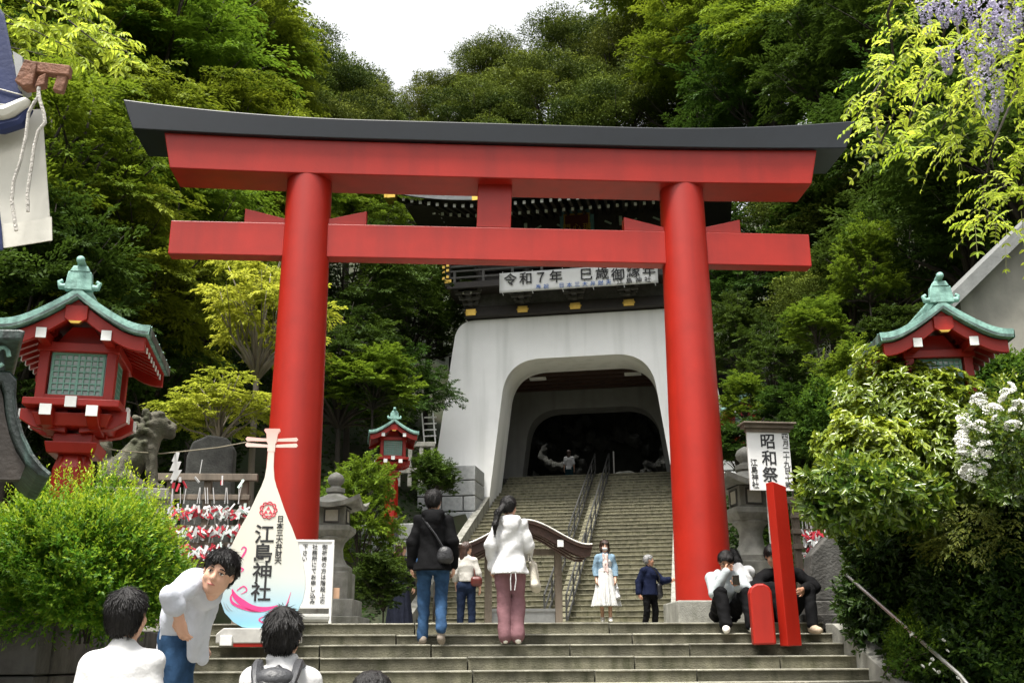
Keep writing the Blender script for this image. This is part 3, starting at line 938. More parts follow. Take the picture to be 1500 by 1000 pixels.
# named trees near the left pillar
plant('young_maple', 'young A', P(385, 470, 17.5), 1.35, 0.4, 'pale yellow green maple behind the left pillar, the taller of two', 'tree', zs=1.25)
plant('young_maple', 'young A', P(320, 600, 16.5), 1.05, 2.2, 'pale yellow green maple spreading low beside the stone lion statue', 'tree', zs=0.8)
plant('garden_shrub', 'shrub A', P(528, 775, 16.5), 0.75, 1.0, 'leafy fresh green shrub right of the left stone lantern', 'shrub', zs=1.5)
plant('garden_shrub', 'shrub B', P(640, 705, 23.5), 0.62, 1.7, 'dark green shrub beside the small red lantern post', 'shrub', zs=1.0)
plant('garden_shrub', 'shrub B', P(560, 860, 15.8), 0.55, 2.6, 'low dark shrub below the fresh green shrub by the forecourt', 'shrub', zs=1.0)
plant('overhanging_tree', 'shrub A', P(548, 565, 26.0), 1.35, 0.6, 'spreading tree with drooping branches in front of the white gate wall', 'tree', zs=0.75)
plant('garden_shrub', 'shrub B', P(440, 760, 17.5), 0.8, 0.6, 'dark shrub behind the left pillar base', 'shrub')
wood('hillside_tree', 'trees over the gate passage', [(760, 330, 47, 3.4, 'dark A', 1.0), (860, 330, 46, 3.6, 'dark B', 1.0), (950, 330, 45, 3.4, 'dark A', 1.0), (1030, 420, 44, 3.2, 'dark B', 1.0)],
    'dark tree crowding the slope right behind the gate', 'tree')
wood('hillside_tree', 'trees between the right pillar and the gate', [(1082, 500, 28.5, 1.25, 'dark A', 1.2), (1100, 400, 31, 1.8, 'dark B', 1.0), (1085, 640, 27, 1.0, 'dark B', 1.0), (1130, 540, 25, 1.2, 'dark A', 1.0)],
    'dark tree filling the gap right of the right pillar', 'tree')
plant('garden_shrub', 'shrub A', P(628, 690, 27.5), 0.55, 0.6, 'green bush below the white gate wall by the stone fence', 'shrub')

def undergrowth(name, regions, n, L, lmat, seed, front=False):
    rg = np.random.default_rng(seed)
    C = []
    for x0, x1, y0, y1, share in regions:
        k = int(n * share)
        xy = np.stack([rg.uniform(x0, x1, k), rg.uniform(y0, y1, k)], 1)
        for x, y in xy:
            gx, gy = gate_local(x, y)
            if y > 22 and abs(gx) < 3.9 and gy < 13: continue
            if not front and -5.6 < x < 6.4 and y < 24.4: continue
            C.append((x, y, ground(x, y) + (math.sin(x * 1.3 + y * 0.7) + math.sin(x * 0.6 - y * 1.1)) * 0.12 + abs(rg.normal(0, 0.16 + 0.12 * math.sin(x * 1.7) * math.sin(y * 1.3)))))
    C = np.array(C)
    m = len(C)
    d = rdir(rg, m, -0.3, 0.6)
    nn = np.array([0, 0, 0.9]) + rg.normal(0, 0.5, (m, 3))
    LL = L * rg.uniform(0.5, 1.4, m)
    t = 0.35 * rg.random(m) + 0.3 * (np.sin(C[:, 0] * 0.9) * np.sin(C[:, 1] * 0.8) > 0.2)
    me = leaf_mesh(name, C, d, nn, LL, LL * 0.5, t)
    return tag(link(name, me, lmat), kind='stuff')
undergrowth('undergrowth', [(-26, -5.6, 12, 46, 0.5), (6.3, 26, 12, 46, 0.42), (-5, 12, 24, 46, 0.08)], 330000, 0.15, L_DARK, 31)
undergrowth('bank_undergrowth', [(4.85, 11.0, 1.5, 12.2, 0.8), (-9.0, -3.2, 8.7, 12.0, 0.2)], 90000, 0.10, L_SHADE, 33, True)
# ---------------------------------------------------------------- plants close to the camera
def leaf6_mesh(name, c, d, nrm, L, Wd, tint, fold=0.18, bend=0.12):
    """Pointed oval leaves folded along the midrib."""
    n = len(c)
    L, Wd = np.broadcast_to(L, n)[:, None], np.broadcast_to(Wd, n)[:, None]
    d = norm(d)
    s = norm(np.cross(d, nrm))
    nn = np.cross(s, d)
    v = np.empty((n, 6, 3), np.float32)
    v[:, 0] = c
    v[:, 3] = c + d * L - nn * L * bend
    for k, (t, w_) in ((1, (0.30, 0.46)), (2, (0.66, 0.40))):
        base = c + d * L * t + nn * L * bend * 0.25
        v[:, k] = base + s * Wd * w_ + nn * Wd * fold
        v[:, 6 - k] = base - s * Wd * w_ + nn * Wd * fold
    idx = np.arange(n)[:, None] * 6
    loops = np.concatenate([idx + np.array([[0, 1, 2, 3]]), idx + np.array([[0, 3, 4, 5]])], 1).reshape(-1).astype(np.int32)
    me = bpy.data.meshes.new(name)
    me.vertices.add(n * 6)
    me.vertices.foreach_set('co', v.reshape(-1))
    me.loops.add(n * 8)
    me.loops.foreach_set('vertex_index', loops)
    me.polygons.add(n * 2)
    me.polygons.foreach_set('loop_start', np.arange(0, n * 8, 4, dtype=np.int32))
    a = me.attributes.new('tint', 'FLOAT', 'FACE')
    a.data.foreach_set('value', np.repeat(np.clip(np.broadcast_to(tint, n), 0, 1), 2).astype(np.float32))
    me.update()
    return me
def shoots(rg, centre, rad, n, length, per, L, up=0.6, zmin=-0.6, inner=0.25, tip=0.8, jitter=0.6, whorl=False, lump=0.18):
    """Leafy shoots standing on an ellipsoid: arrays for the leaf builders and the shoot lines."""
    u = rdir(rg, n, zmin, 1.0)
    lf = 1 + lump * np.sin(u[:, 0] * 4.1 + 1.3) * np.sin(u[:, 1] * 3.7) + lump * 0.6 * np.sin(u[:, 0] * 9 + u[:, 2] * 8)
    depth = (1 - inner * rg.random(n) ** 2) * lf
    base = np.array(centre) + u * depth[:, None] * np.array(rad)
    ax = norm(u + np.array([0, 0, up]) + rg.normal(0, 0.25, (n, 3)))
    ln = length * rg.uniform(0.5, 1.4, n)
    C, D, Nn, T, LL = [], [], [], [], []
    for k in range(per):
        t = (0.80 + 0.2 * k / per) if whorl else (k + 0.5) / per
        a = k * 2.4 + rg.uniform(0, 6.28, n)
        side = norm(np.cross(ax, np.array([0.3, 0.2, 1.0])))
        sd2 = np.cross(ax, side)
        rr = side * np.cos(a)[:, None] + sd2 * np.sin(a)[:, None]
        C.append(base + ax * (ln * t)[:, None] + rg.normal(0, 0.004, (n, 3)))
        D.append(rr * (1.0 if whorl else 0.9) + ax * (0.35 if whorl else (0.4 + 0.9 * t)) + rg.normal(0, 0.15, (n, 3)) + (np.array([0, 0, -0.25]) if whorl else 0))
        Nn.append(ax * 0.8 - rr * 0.3 + np.array([0, 0, 0.5]) + rg.normal(0, 0.2 * jitter, (n, 3)))
        T.append(np.clip(tip * (t ** 2) * (0.35 + 0.65 * np.clip(u[:, 2] * 0.8 + 0.35 + 0.3 * u[:, 0], 0, 1)) * rg.uniform(0.4, 1.2, n) + 0.12 * rg.random(n), 0, 1))
        LL.append(L * rg.uniform(0.65, 1.25, n) * (1 - 0.35 * t * (not whorl)))
    return np.concatenate(C), np.concatenate(D), np.concatenate(Nn), np.concatenate(T), np.concatenate(LL), base, ax, ln
def join(parts): return [np.concatenate(z) for z in zip(*parts)]
def stems(centre, ground_z, rad, n, seed, r=0.016):
    rd = random.Random(seed)
    m = MB()
    c = Vector(centre)
    for k in range(n):
        a = rd.uniform(0, 6.28)
        t = c + Vector((math.cos(a) * rad[0] * 0.7, math.sin(a) * rad[1] * 0.7, rad[2] * rd.uniform(-0.2, 0.6)))
        b = Vector((c.x + rad[0] * 0.7 + rd.uniform(-0.1, 0.1), c.y + rad[1] + 0.7 + rd.uniform(-0.1, 0.1), c.z - rad[2] * 0.9)) if c.x > 2 else Vector((c.x + rd.uniform(-0.1, 0.1), c.y + rd.uniform(-0.1, 0.1), ground_z - 0.05))
        m.tube([b, b.lerp(t, 0.4) + Vector((0, 0, 0.08)), t], [r, r * 0.7, r * 0.25], 6)
    return m
def shrub(name, label, parts, lmat, centre, gz, rad, seed, wr=0.42, six=True, cat='shrub', group=None):
    C, D, Nn, T, LL = join(parts)
    c = Vector(centre)
    o = empty(name, (c.x, c.y, gz), 0, label, cat, group)
    me = (leaf6_mesh if six else leaf_mesh)('leaves', C - np.array((c.x, c.y, gz)), D, Nn, LL, LL * wr, T)
    link('foliage', me, lmat, o)
    stems(centre, gz, (rad[0] * 0.4, rad[1] * 0.4, rad[2] * 0.4), 4, seed, 0.010).build('stem', DSTEM, o, world=True, smooth=True)
    return o
rg = np.random.default_rng(77)
# the round bush on the retaining wall
c = P(128, 834, 8.25)
r = (0.64, 0.56, 0.49)
pa = shoots(rg, c, r, 6800, 0.13, 10, 0.050, up=0.5, zmin=-0.9, inner=0.55, tip=0.8)[:5]
pb = shoots(rg, c + Vector((0, 0, 0.08)), (0.58, 0.48, 0.52), 520, 0.22, 13, 0.044, up=1.4, zmin=0.0, inner=0.1, tip=1.15)[:5]
shrub('round_bush', 'large round bush with yellow tipped shoots on the retaining wall at left', [pa, pb], L_BUSH, c, -0.22, r, 1, 0.40, False)
# shrubs of the right bank
def ell(px, py, Y): return P(px, py, Y)
def mass(name, label, px, py, Y, r, n, length, per, L, lmat, seed, wr=0.42, whorl=False, tip=0.8, up=0.4, lump=0.25):
    rgl = np.random.default_rng(seed)
    Y, r, L = Y * 1.18, tuple(q * 1.18 for q in r), L * 1.16
    c = P(px, py, Y)
    p = shoots(rgl, c, r, n, length, per, L, up=up, zmin=-0.8, inner=0.5, tip=tip, whorl=whorl, lump=lump)[:5]
    return shrub(name, label, [p], lmat, c, min(ground(c.x + r[0] * .8, c.y + r[1] + .2), c.z - r[2] * .5), r, seed, wr), c
mass('glossy_shrub', 'glossy leaved shrub in front of the right red lantern', 1335, 640, 8.5, (0.58, 0.45, 0.64), 3300, 0.10, 7, 0.068, L_GLOSS, 81, 0.42, True, 0.8)
mass('glossy_shrub', 'glossy shrub between the red lantern and the white flowers', 1408, 690, 8.2, (0.44, 0.4, 0.50), 2400, 0.10, 7, 0.068, L_GLOSS, 97, 0.42, True, 0.85)
mass('hanging_shrub', 'pale leaf sprays reaching furthest left beside the festival sign', 1225, 722, 8.3, (0.22, 0.3, 0.16), 520, 0.14, 6, 0.10, L_GLOSS, 98, 0.40, False, 1.2, -0.5)
mass('glossy_shrub', 'upright pale tipped shrub left of the white flowers', 1275, 690, 8.2, (0.38, 0.35, 0.40), 1500, 0.10, 7, 0.072, L_GLOSS, 82, 0.40, True, 1.0)
mass('hanging_shrub', 'light green shrub whose leaves hang over the steps at right', 1268, 725, 7.9, (0.40, 0.4, 0.24), 1300, 0.12, 6, 0.095, L_GLOSS, 83, 0.40, False, 1.15, -0.5)
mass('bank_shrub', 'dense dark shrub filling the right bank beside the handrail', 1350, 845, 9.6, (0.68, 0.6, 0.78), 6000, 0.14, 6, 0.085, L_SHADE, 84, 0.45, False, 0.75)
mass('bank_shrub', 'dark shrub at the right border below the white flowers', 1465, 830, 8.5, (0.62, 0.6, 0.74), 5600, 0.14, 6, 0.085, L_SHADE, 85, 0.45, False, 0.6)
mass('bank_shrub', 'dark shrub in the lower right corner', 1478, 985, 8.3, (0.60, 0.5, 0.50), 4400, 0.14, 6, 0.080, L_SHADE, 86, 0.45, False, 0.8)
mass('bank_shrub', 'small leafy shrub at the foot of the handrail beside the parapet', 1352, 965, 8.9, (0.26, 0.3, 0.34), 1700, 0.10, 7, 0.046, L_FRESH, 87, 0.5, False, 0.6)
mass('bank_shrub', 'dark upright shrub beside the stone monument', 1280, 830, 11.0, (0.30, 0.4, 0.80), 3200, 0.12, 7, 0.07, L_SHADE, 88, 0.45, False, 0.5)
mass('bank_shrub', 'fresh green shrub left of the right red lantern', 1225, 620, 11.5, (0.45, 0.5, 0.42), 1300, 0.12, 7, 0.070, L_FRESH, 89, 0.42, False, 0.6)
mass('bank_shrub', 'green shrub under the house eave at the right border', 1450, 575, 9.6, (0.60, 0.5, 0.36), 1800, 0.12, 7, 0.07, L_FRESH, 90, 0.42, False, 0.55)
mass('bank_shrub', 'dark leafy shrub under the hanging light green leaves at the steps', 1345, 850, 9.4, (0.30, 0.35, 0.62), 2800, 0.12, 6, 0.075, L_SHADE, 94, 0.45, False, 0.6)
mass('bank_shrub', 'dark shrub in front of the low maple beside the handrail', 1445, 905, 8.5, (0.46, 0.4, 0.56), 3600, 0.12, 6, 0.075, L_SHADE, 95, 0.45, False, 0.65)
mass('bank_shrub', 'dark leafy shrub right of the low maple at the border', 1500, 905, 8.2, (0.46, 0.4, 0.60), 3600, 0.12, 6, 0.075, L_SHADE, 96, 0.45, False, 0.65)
# layered Japanese maple sprays drooping over the dark bank
def sprays(rgl, centre, ext, n, ln, per, L, droop=0.35, side=-0.6, tint=0.5):
    C, D, Nn, T, LL = [], [], [], [], []
    for k in range(n):
        b = np.array(centre) + rgl.uniform(-1, 1, 3) * np.array(ext)
        u = norm(np.array([side + rgl.normal(0, 0.6), -0.7 + rgl.normal(0, 0.4), rgl.normal(-0.1, 0.2)]))
        t = np.sort(rgl.random(per))
        lat = norm(np.cross(u, np.array([0, 0, 1.0])))
        sg = rgl.choice([-1, 1], per)
        p = b + u * (t * ln)[:, None] + np.array([0, 0, -1.0]) * (droop * ln * t * t)[:, None] + lat * (sg * 0.2 * ln * rgl.random(per) * (1 - 0.6 * t))[:, None]
        C.append(p)
        D.append(u + lat * (sg * 0.8)[:, None] + np.array([0, 0, -0.5]) + rgl.normal(0, 0.2, (per, 3)))
        Nn.append(np.array([0, -0.3, 1.0]) + rgl.normal(0, 0.25, (per, 3)))
        T.append(tint + 0.3 * rgl.random(per))
        LL.append(L * rgl.uniform(0.6, 1.25, per))
    return [np.concatenate(z) for z in (C, D, Nn, T, LL)]
L_RED = leaf_mat('bronze_maple_leaf', (0.04, 0.075, 0.012), (0.20, 0.19, 0.03), 0.5, 0.4, 0.2, 0.02)
c = P(1420, 775, 9.3)
shrub('low_maple', 'low maple with layered yellow green leaves below the white flowers', [sprays(np.random.default_rng(5), c, (0.34, 0.3, 0.22), 90, 0.30, 26, 0.046, 0.3, -0.7, 0.15)], L_RED, c, -1.6, (0.4, 0.3, 0.3), 91, 0.34)
# white flowering shrub
c = P(1496, 655, 8.6)
rf_ = (0.41, 0.44, 0.47)
p = shoots(np.random.default_rng(92), c, rf_, 800, 0.10, 7, 0.06, up=0.3, zmin=-0.8, inner=0.5, tip=0.9, lump=0.3)[:5]
wf = shrub('white_flowering_shrub', 'shrub with clusters of small white flowers at the right border', [p], L_GLOSS, c, -1.4, rf_, 92, 0.45)
def flower_head(seed):
    rgl = np.random.default_rng(seed)
    n = 150
    u = rdir(rgl, n, 0.0, 1.0)
    b = u * np.array([0.045, 0.045, 0.022])
    me = leaf_mesh('florets', b, rdir(rgl, n), u + rgl.normal(0, 0.3, (n, 3)), 0.015, 0.013, 0.5)
    return me
PETAL = mat('white_petal', (0.80, 0.80, 0.76), 0.7, 0.05)
fh = [flower_head(k) for k in range(3)]
for f in fh: f.materials.append(PETAL)
rd = random.Random(9)
base = Vector((c.x, c.y, -1.4))
for k in range(64):
    z = rd.uniform(-0.5, 0.95); a = rd.uniform(2.3, 5.6)
    q = math.sqrt(1 - z * z)
    pos = c + Vector((math.cos(a) * q * (rf_[0] + 0.07), math.sin(a) * q * (rf_[1] + 0.07), z * (rf_[2] + 0.08)))
    o = bpy.data.objects.new('flower_cluster', fh[k % 3]); COL.objects.link(o); o.parent = wf
    o.location = pos - base; o.rotation_euler = (rd.uniform(0.2, 1.0), rd.uniform(-0.5, 0.5), rd.uniform(0, 6)); s = rd.uniform(0.7, 1.6); o.scale = (s, s, s)
rd = random.Random(10)
c2 = P(1345, 960, 9.5)
sm = empty('small_flowering_plant', (c2.x, c2.y, -1.9), 0, 'low plant with a few tiny white flowers beside the stair parapet', 'plant')
p = shoots(np.random.default_rng(93), c2, (0.22, 0.15, 0.25), 260, 0.09, 6, 0.04, up=0.6)[:5]
link('foliage', leaf6_mesh('leaves', p[0] - np.array((c2.x, c2.y, -1.9)), p[1], p[2], p[4], p[4] * 0.45, p[3]), L_FRESH, sm)
stems(c2, -1.9, (0.2, 0.15, 0.2), 6, 3, 0.008).build('stem', BARK, sm, world=True)
for k in range(9):
    o = bpy.data.objects.new('flower_cluster', fh[k % 3]); COL.objects.link(o); o.parent = sm
    o.location = Vector((rd.uniform(-0.25, 0.25), -0.2, c2.z + 1.9 + rd.uniform(-0.2, 0.2))); o.rotation_euler = (0.9, 0, k); s = 0.35; o.scale = (s, s, s)

# wisteria
def pinnate(rgl, base, u, ln, pairs, L, droop):
    """One compound leaf: leaflets in pairs along a drooping midrib."""
    t = np.repeat((np.arange(pairs) + 1.0) / pairs, 2)
    sg = np.tile([-1, 1], pairs)
    u = u / np.linalg.norm(u)
    lat = np.cross(u, np.array([0, 0, 1.0])); lat /= max(np.linalg.norm(lat), 1e-6)
    roll = rgl.normal(0, 0.5)
    up = np.cross(lat, u)
    lat = lat * math.cos(roll) + up * math.sin(roll)
    pos = base + u * (t * ln)[:, None] + np.array([0, 0, -1.0]) * (droop * ln * t ** 2)[:, None]
    tan = u + np.array([0, 0, -2.0 * droop]) * t[:, None]
    d = lat * sg[:, None] + 0.55 * norm(tan) + rgl.normal(0, 0.12, (len(t), 3)) + np.array([0, 0, -0.25])
    nn = np.cross(norm(tan), lat)[:] + rgl.normal(0, 0.2, (len(t), 3))
    nn = nn * np.sign(nn[:, 2:3] + 1e-6)
    pos = np.vstack([pos, pos[-1:]]); d = np.vstack([d, tan[-1:]]); nn = np.vstack([nn, nn[-1:]])
    Ls = L * (1 - 0.35 * np.abs(np.append(t, 1.0) - 0.5))
    return pos, d, nn, Ls
rgw = np.random.default_rng(13)
spots = []
for (x0, y0, x1, y1, n, Y0, Y1) in ((1290, -30, 1500, 120, 80, 5.2, 7.0), (1275, 60, 1400, 220, 62, 5.2, 6.6), (1400, 90, 1520, 260, 50, 5.4, 6.8), (1310, 200, 1390, 235, 8, 5.4, 5.8), (1425, 250, 1500, 330, 26, 5.2, 6.0), (1425, 300, 1475, 335, 6, 5.2, 5.6), (1470, -20, 1540, 120, 30, 5.0, 6.5), (1250, 130, 1300, 180, 8, 5.4, 6.0), (1300, 0, 1330, 60, 10, 5.5, 6.2)):
    for k in range(n):
        x, y, Y = rgw.uniform(x0, x1), rgw.uniform(y0, y1), rgw.uniform(Y0, Y1)
        if x < 1300 + max(0, 60 - y) * 0.3 and y < 60: continue
        spots.append((x, y, Y))
C, D, Nn, LL, T = [], [], [], [], []
ms = MB()
for x, y, Y in spots:
    b = np.array(P(x, y, Y))
    u = np.array([rgw.normal(-0.45, 0.6), rgw.normal(-0.2, 0.5), rgw.normal(-0.15, 0.3)])
    ln = rgw.uniform(0.15, 0.27)
    dr = rgw.uniform(0.3, 0.8)
    a = pinnate(rgw, b, u, ln, int(rgw.integers(5, 8)), rgw.uniform(0.040, 0.058), dr)
    C.append(a[0]); D.append(a[1]); Nn.append(a[2]); LL.append(a[3]); T.append(np.full(len(a[3]), rgw.uniform(0.1, 1.0)))
    un = u / np.linalg.norm(u)
    ms.tube([Vector(b + un * ln * t + np.array([0, 0, -dr * ln * t * t])) for t in (0, 0.5, 1)], [0.0016, 0.0013, 0.0008], 4)
c = P(1420, -60, 6.0)
wi = empty('wisteria', c, 0, 'wisteria vine with yellow green leaves and lilac flowers at the upper right', 'vine')
lo = np.array(c)
C = np.concatenate(C) - lo
link('foliage', leaf6_mesh('wisteria leaflets', C, np.concatenate(D), np.concatenate(Nn), np.concatenate(LL), np.concatenate(LL) * 0.40, np.concatenate(T)), L_WIST, wi)
ms.build('leaf_stalk', mat('green_stalk', (0.15, 0.16, 0.05), 0.7), wi, world=True)
mv = MB()
for line in ([(1380, -60), (1390, 20), (1372, 90), (1340, 150), (1320, 210)], [(1500, -60), (1470, 40), (1490, 130), (1455, 210), (1440, 280), (1450, 330)], [(1440, -60), (1400, 30), (1420, 120), (1380, 190)], [(1330, -60), (1300, 20), (1310, 90), (1270, 150), (1255, 170)], [(1300, 120), (1280, 170), (1290, 210), (1310, 165)], [(1430, -60), (1475, 0), (1440, 80), (1500, 60)]):
    k = len(line)
    mv.tube([P(x, y, 6.0 + 0.25 * math.sin(i * 2 + line[0][0])) for i, (x, y) in enumerate(line)], [0.012 - 0.009 * i / k for i in range(k)], 6)
mv.build('vine_stem', BARK, wi, world=True, smooth=True)
LIL = leaf_mat('lilac_petal', (0.30, 0.27, 0.42), (0.50, 0.47, 0.58), 0.6, 0.3, 0.2, 0.02)
for (x, y, ln) in ((1352, -5, 75), (1378, -5, 60), (1384, 68, 52), (1398, 5, 40), (1419, -10, 80), (1432, 30, 92), (1444, 0, 70), (1462, -10, 60), (1480, 10, 66), (1494, -10, 80), (1455, 100, 80), (1446, 60, 58), (1470, 55, 60), (1414, 55, 62), (1428, 100, 74), (1462, 20, 78), (1449, 150, 50)):
    Y = rgw.uniform(5.3, 5.9)
    L0 = ln / FPX * Y * 1.05
    n = 230
    t = rgw.random(n) ** 0.8
    a = rgw.uniform(0, 6.28, n)
    rr = 0.040 * (1 - t) ** 0.55 * rgw.uniform(0.5, 1.1, n) + 0.004
    b = np.stack([np.cos(a) * rr, np.sin(a) * rr, -t * L0], 1)
    dd = np.stack([np.cos(a), np.sin(a), rgw.normal(-0.4, 0.4, n)], 1)
    me = leaf_mesh('petals', b, dd, rdir(rgw, n), 0.023 * (1.1 - 0.5 * t), 0.019 * (1.1 - 0.5 * t), 0.2 + 0.6 * rgw.random(n) * (1 - t * 0.6))
    o = link('flower_raceme', me, LIL, wi)
    o.location = P(x, y, Y) - c
# pale branch at the upper left
rgb_ = np.random.default_rng(15)
C, D, Nn, LL, T = [], [], [], [], []
ms = MB()
twigs = [[(-40, -30), (60, 10), (130, 30), (165, 55)], [(-40, 20), (50, 45), (100, 70), (140, 95)], [(30, -30), (90, 0), (130, 5), (150, 35)], [(-30, 60), (40, 75), (80, 85)], [(100, 30), (150, 70), (185, 75), (198, 95)], [(60, -30), (120, -10), (118, 8)], [(-40, -10), (20, 30), (50, 30), (90, 45)], [(110, 40), (150, 45), (190, 62)]]
for tw in twigs:
    Y = rgb_.uniform(5.6, 6.3)
    pts = [P(x, y, Y) for x, y in tw]
    ms.tube(pts, [0.006, 0.004, 0.003, 0.0015][:len(pts)], 5)
    for i in range(len(pts) - 1):
        for k in range(5):
            b = pts[i].lerp(pts[i + 1], (k + rgb_.random()) / 5)
            u = np.array([rgb_.normal(0.3, 0.7), rgb_.normal(-0.2, 0.5), rgb_.normal(-0.3, 0.4)])
            a = pinnate(rgb_, np.array(b), u, rgb_.uniform(0.08, 0.14), 3, rgb_.uniform(0.052, 0.075), 0.5)
            C.append(a[0]); D.append(a[1] + np.array([0, 0, -0.3])); Nn.append(a[2]); LL.append(a[3]); T.append(np.full(len(a[3]), rgb_.uniform(0.4, 1.0)))
c = P(-60, -30, 6.0)
br = empty('leafy_branch', c, 0, 'branch of pale yellow green leaves at the upper left corner', 'branch')
link('foliage', leaf6_mesh('branch leaves', np.concatenate(C) - np.array(c), np.concatenate(D), np.concatenate(Nn), np.concatenate(LL), np.concatenate(LL) * 0.40, np.concatenate(T)), L_WIST, br)
ms.build('twig', BARK, br, world=True, smooth=True)
# ---------------------------------------------------------------- red lanterns
LATT = mat('green_lattice', (0.16, 0.34, 0.27), 0.5, 0.2, 8.0)
PANE = mat('lantern_glass', (0.22, 0.27, 0.25), 0.15, 0.2, 3.0, spec=0.6)
def roof_curve(t, hw, drop):
    """Concave slope: t 0 at the ridge, 1 at the eave."""
    return hw * t, -drop * (1.35 * t - 0.35 * t * t) + (0.05 * max(0, t - 0.6) ** 2 * 6)
def build_lantern(loc, rz, label, scale=1.0):
    L = empty('red_lantern', loc, rz, label, 'lantern', 'red copper roofed lanterns', scale)
    m = MB()
    oc = lambda h: [(h * math.cos(R(22.5 + 45 * k)), h * math.sin(R(22.5 + 45 * k))) for k in range(8)]
    m.lathe([(0.165, 0.0), (0.155, 0.8), (0.145, 1.40)], 4, ph=R(45)).lathe([(0.175, 0.02), (0.16, 1.30), (0.12, 1.43)], 8, ph=R(22.5))
    m.build('post', RED, L, bevel=0.01)
    m = MB().box((0, 0, 0.22), (0.31, 0.31, 0.46))
    m.build('post_shoe', mat('charcoal_paint', (0.02, 0.02, 0.022), 0.5), L, bevel=0.01)
    m = MB().box((0, 0, 1.45), (0.36, 0.36, 0.09), taper=(1.12, 1.12)).box((0, 0, 1.53), (0.30, 0.30, 0.08))
    m.build('capital', RED, L, bevel=0.01)
    for k in range(4):                        # two crossing pairs of bracket arms with white ends
        for q in (-0.17, 0.17):
            m = MB()
            m.prism([(0.05, 1.56), (0.30, 1.60), (0.40, 1.66), (0.40, 1.745), (0.05, 1.745)], q - 0.045, q + 0.045, 'y')
            t = MB().box((0.406, q, 1.70), (0.012, 0.086, 0.084))
            br = m.build('bracket', RED, L, bevel=0.006)
            br.rotation_euler = (0, 0, k * math.pi / 2)
            t.build('white_tip', WHITEB, br)
    m = MB().box((0, 0, 1.775), (0.72, 0.72, 0.06)).box((0, 0, 1.655), (0.52, 0.52, 0.10), taper=(1.15, 1.15))
    m.build('box_floor', RED, L, bevel=0.008)
    for k in range(4):
        t = MB().box((0.0, -0.37, 1.775), (0.085, 0.02, 0.085)).build('white_tip', WHITEB, L)
        t.rotation_euler = (0, 0, k * math.pi / 2)
    m = MB()
    for sx in (-1, 1):
        for sy in (-1, 1):
            m.box((sx * 0.255, sy * 0.255, 2.02), (0.075, 0.075, 0.45), taper=(1.05, 1.05))
    m.box((0, 0, 2.235), (0.62, 0.62, 0.075)).box((0, 0, 1.825), (0.58, 0.58, 0.045))
    m.box((0, 0, 2.34), (0.40, 0.5, 0.16), taper=(0.4, 1))
    m.build('box_frame', RED, L, bevel=0.006)
    for k in range(4):                        # latticed windows
        Mr = Matrix.Rotation(k * math.pi / 2, 4, 'Z')
        m = MB().box((0, -0.238, 2.02), (0.42, 0.012, 0.36), Mr)
        wn = m.build('window', PANE, L)
        m = MB()
        for i in range(9): m.box((-0.192 + 0.048 * i, -0.25, 2.02), (0.018 if i in (0, 4, 8) else 0.009, 0.014, 0.36), Mr)
        for i in range(8): m.box((0, -0.251, 1.85 + 0.0485 * i), (0.40, 0.012, 0.018 if i in (0, 7) else 0.009), Mr)
        m.build('lattice', LATT, wn)
    # curved gable roof
    hw, y0, y1 = 0.57, -0.58, 0.70
    prof = [(-roof_curve(1 - i / 10, hw, 0.33)[0], 2.645 + roof_curve(1 - i / 10, hw, 0.33)[1]) for i in range(10)] + [(roof_curve(i / 10, hw, 0.33)[0], 2.645 + roof_curve(i / 10, hw, 0.33)[1]) for i in range(11)]
    top = prof
    bot = [(x * 0.985, z - 0.075) for x, z in prof]
    m = MB().prism(top + bot[::-1], y0, y1, 'y')
    for j in range(6):
        for s in (-1, 1):
            pts = [(s * abs(p[0]), y0 + 0.08 + j * 0.24, p[1] + 0.006) for p in prof[10:]]
            m.tube(pts, 0.008, 5)
    rf = m.build('roof', COPPER, L, smooth=True, angle=35)
    m = MB()
    for yy in (y0 - 0.002, y0 + 0.03):
        pass
    for s in (-1, 1):
        m.sheet([[(s * abs(x), y0 - 0.012, z + 0.022) for x, z in bot[10:]], [(s * abs(x) * 0.985, y0 - 0.012, z + 0.0) for x, z in bot[10:]]])
        m.sheet([[(s * (hw + 0.004), y0 + (y1 - y0) * i / 6, prof[-1][1] - 0.01) for i in range(7)], [(s * (hw + 0.004), y0 + (y1 - y0) * i / 6, prof[-1][1] - 0.08) for i in range(7)]])
    m.build('roof_edge', DCOPPER, rf)
    bar_t = [(x * 0.93, z - 0.082) for x, z in prof]
    bar_b = [(x * 0.93, z - 0.082 - 0.115) for x, z in prof]
    for yy in (y0 + 0.06, y1 - 0.10):
        m = MB().prism(bar_t + bar_b[::-1], yy, yy + 0.05, 'y')
        m.build('bargeboard', RED, L, bevel=0.004)
    m = MB().prism([(-0.085, 2.51), (0.085, 2.51), (0.085, 2.40), (0.03, 2.365), (0, 2.38), (-0.03, 2.365), (-0.085, 2.40)], y0 + 0.035, y0 + 0.07, 'y')
    gp = m.build('gable_pendant', RED, L, bevel=0.005)
    MB().prism([(-0.05, 2.38), (0.05, 2.38), (0.03, 2.36), (-0.03, 2.36)], y0 + 0.03, y0 + 0.075, 'y').build('gilt_edge', GOLD, gp)
    # soffit boards and rafters with white ends
    m, t = MB(), MB()
    for s in (-1, 1):
        m.sheet([[(s * abs(x) * 0.96, y, z - 0.012) for x, z in bot[10:]] for y in (y0 + 0.06, y1 - 0.06)])
        for i in range(9):
            y = y0 + 0.13 + i * 0.135
            m.prism([(s * 0.20, 2.41), (s * 0.515, 2.25), (s * 0.515, 2.205), (s * 0.20, 2.35)], y - 0.02, y + 0.02, 'y')
            m.cur = 1
            m.box((s * 0.520, y, 2.227), (0.008, 0.038, 0.044))
            m.cur = 0
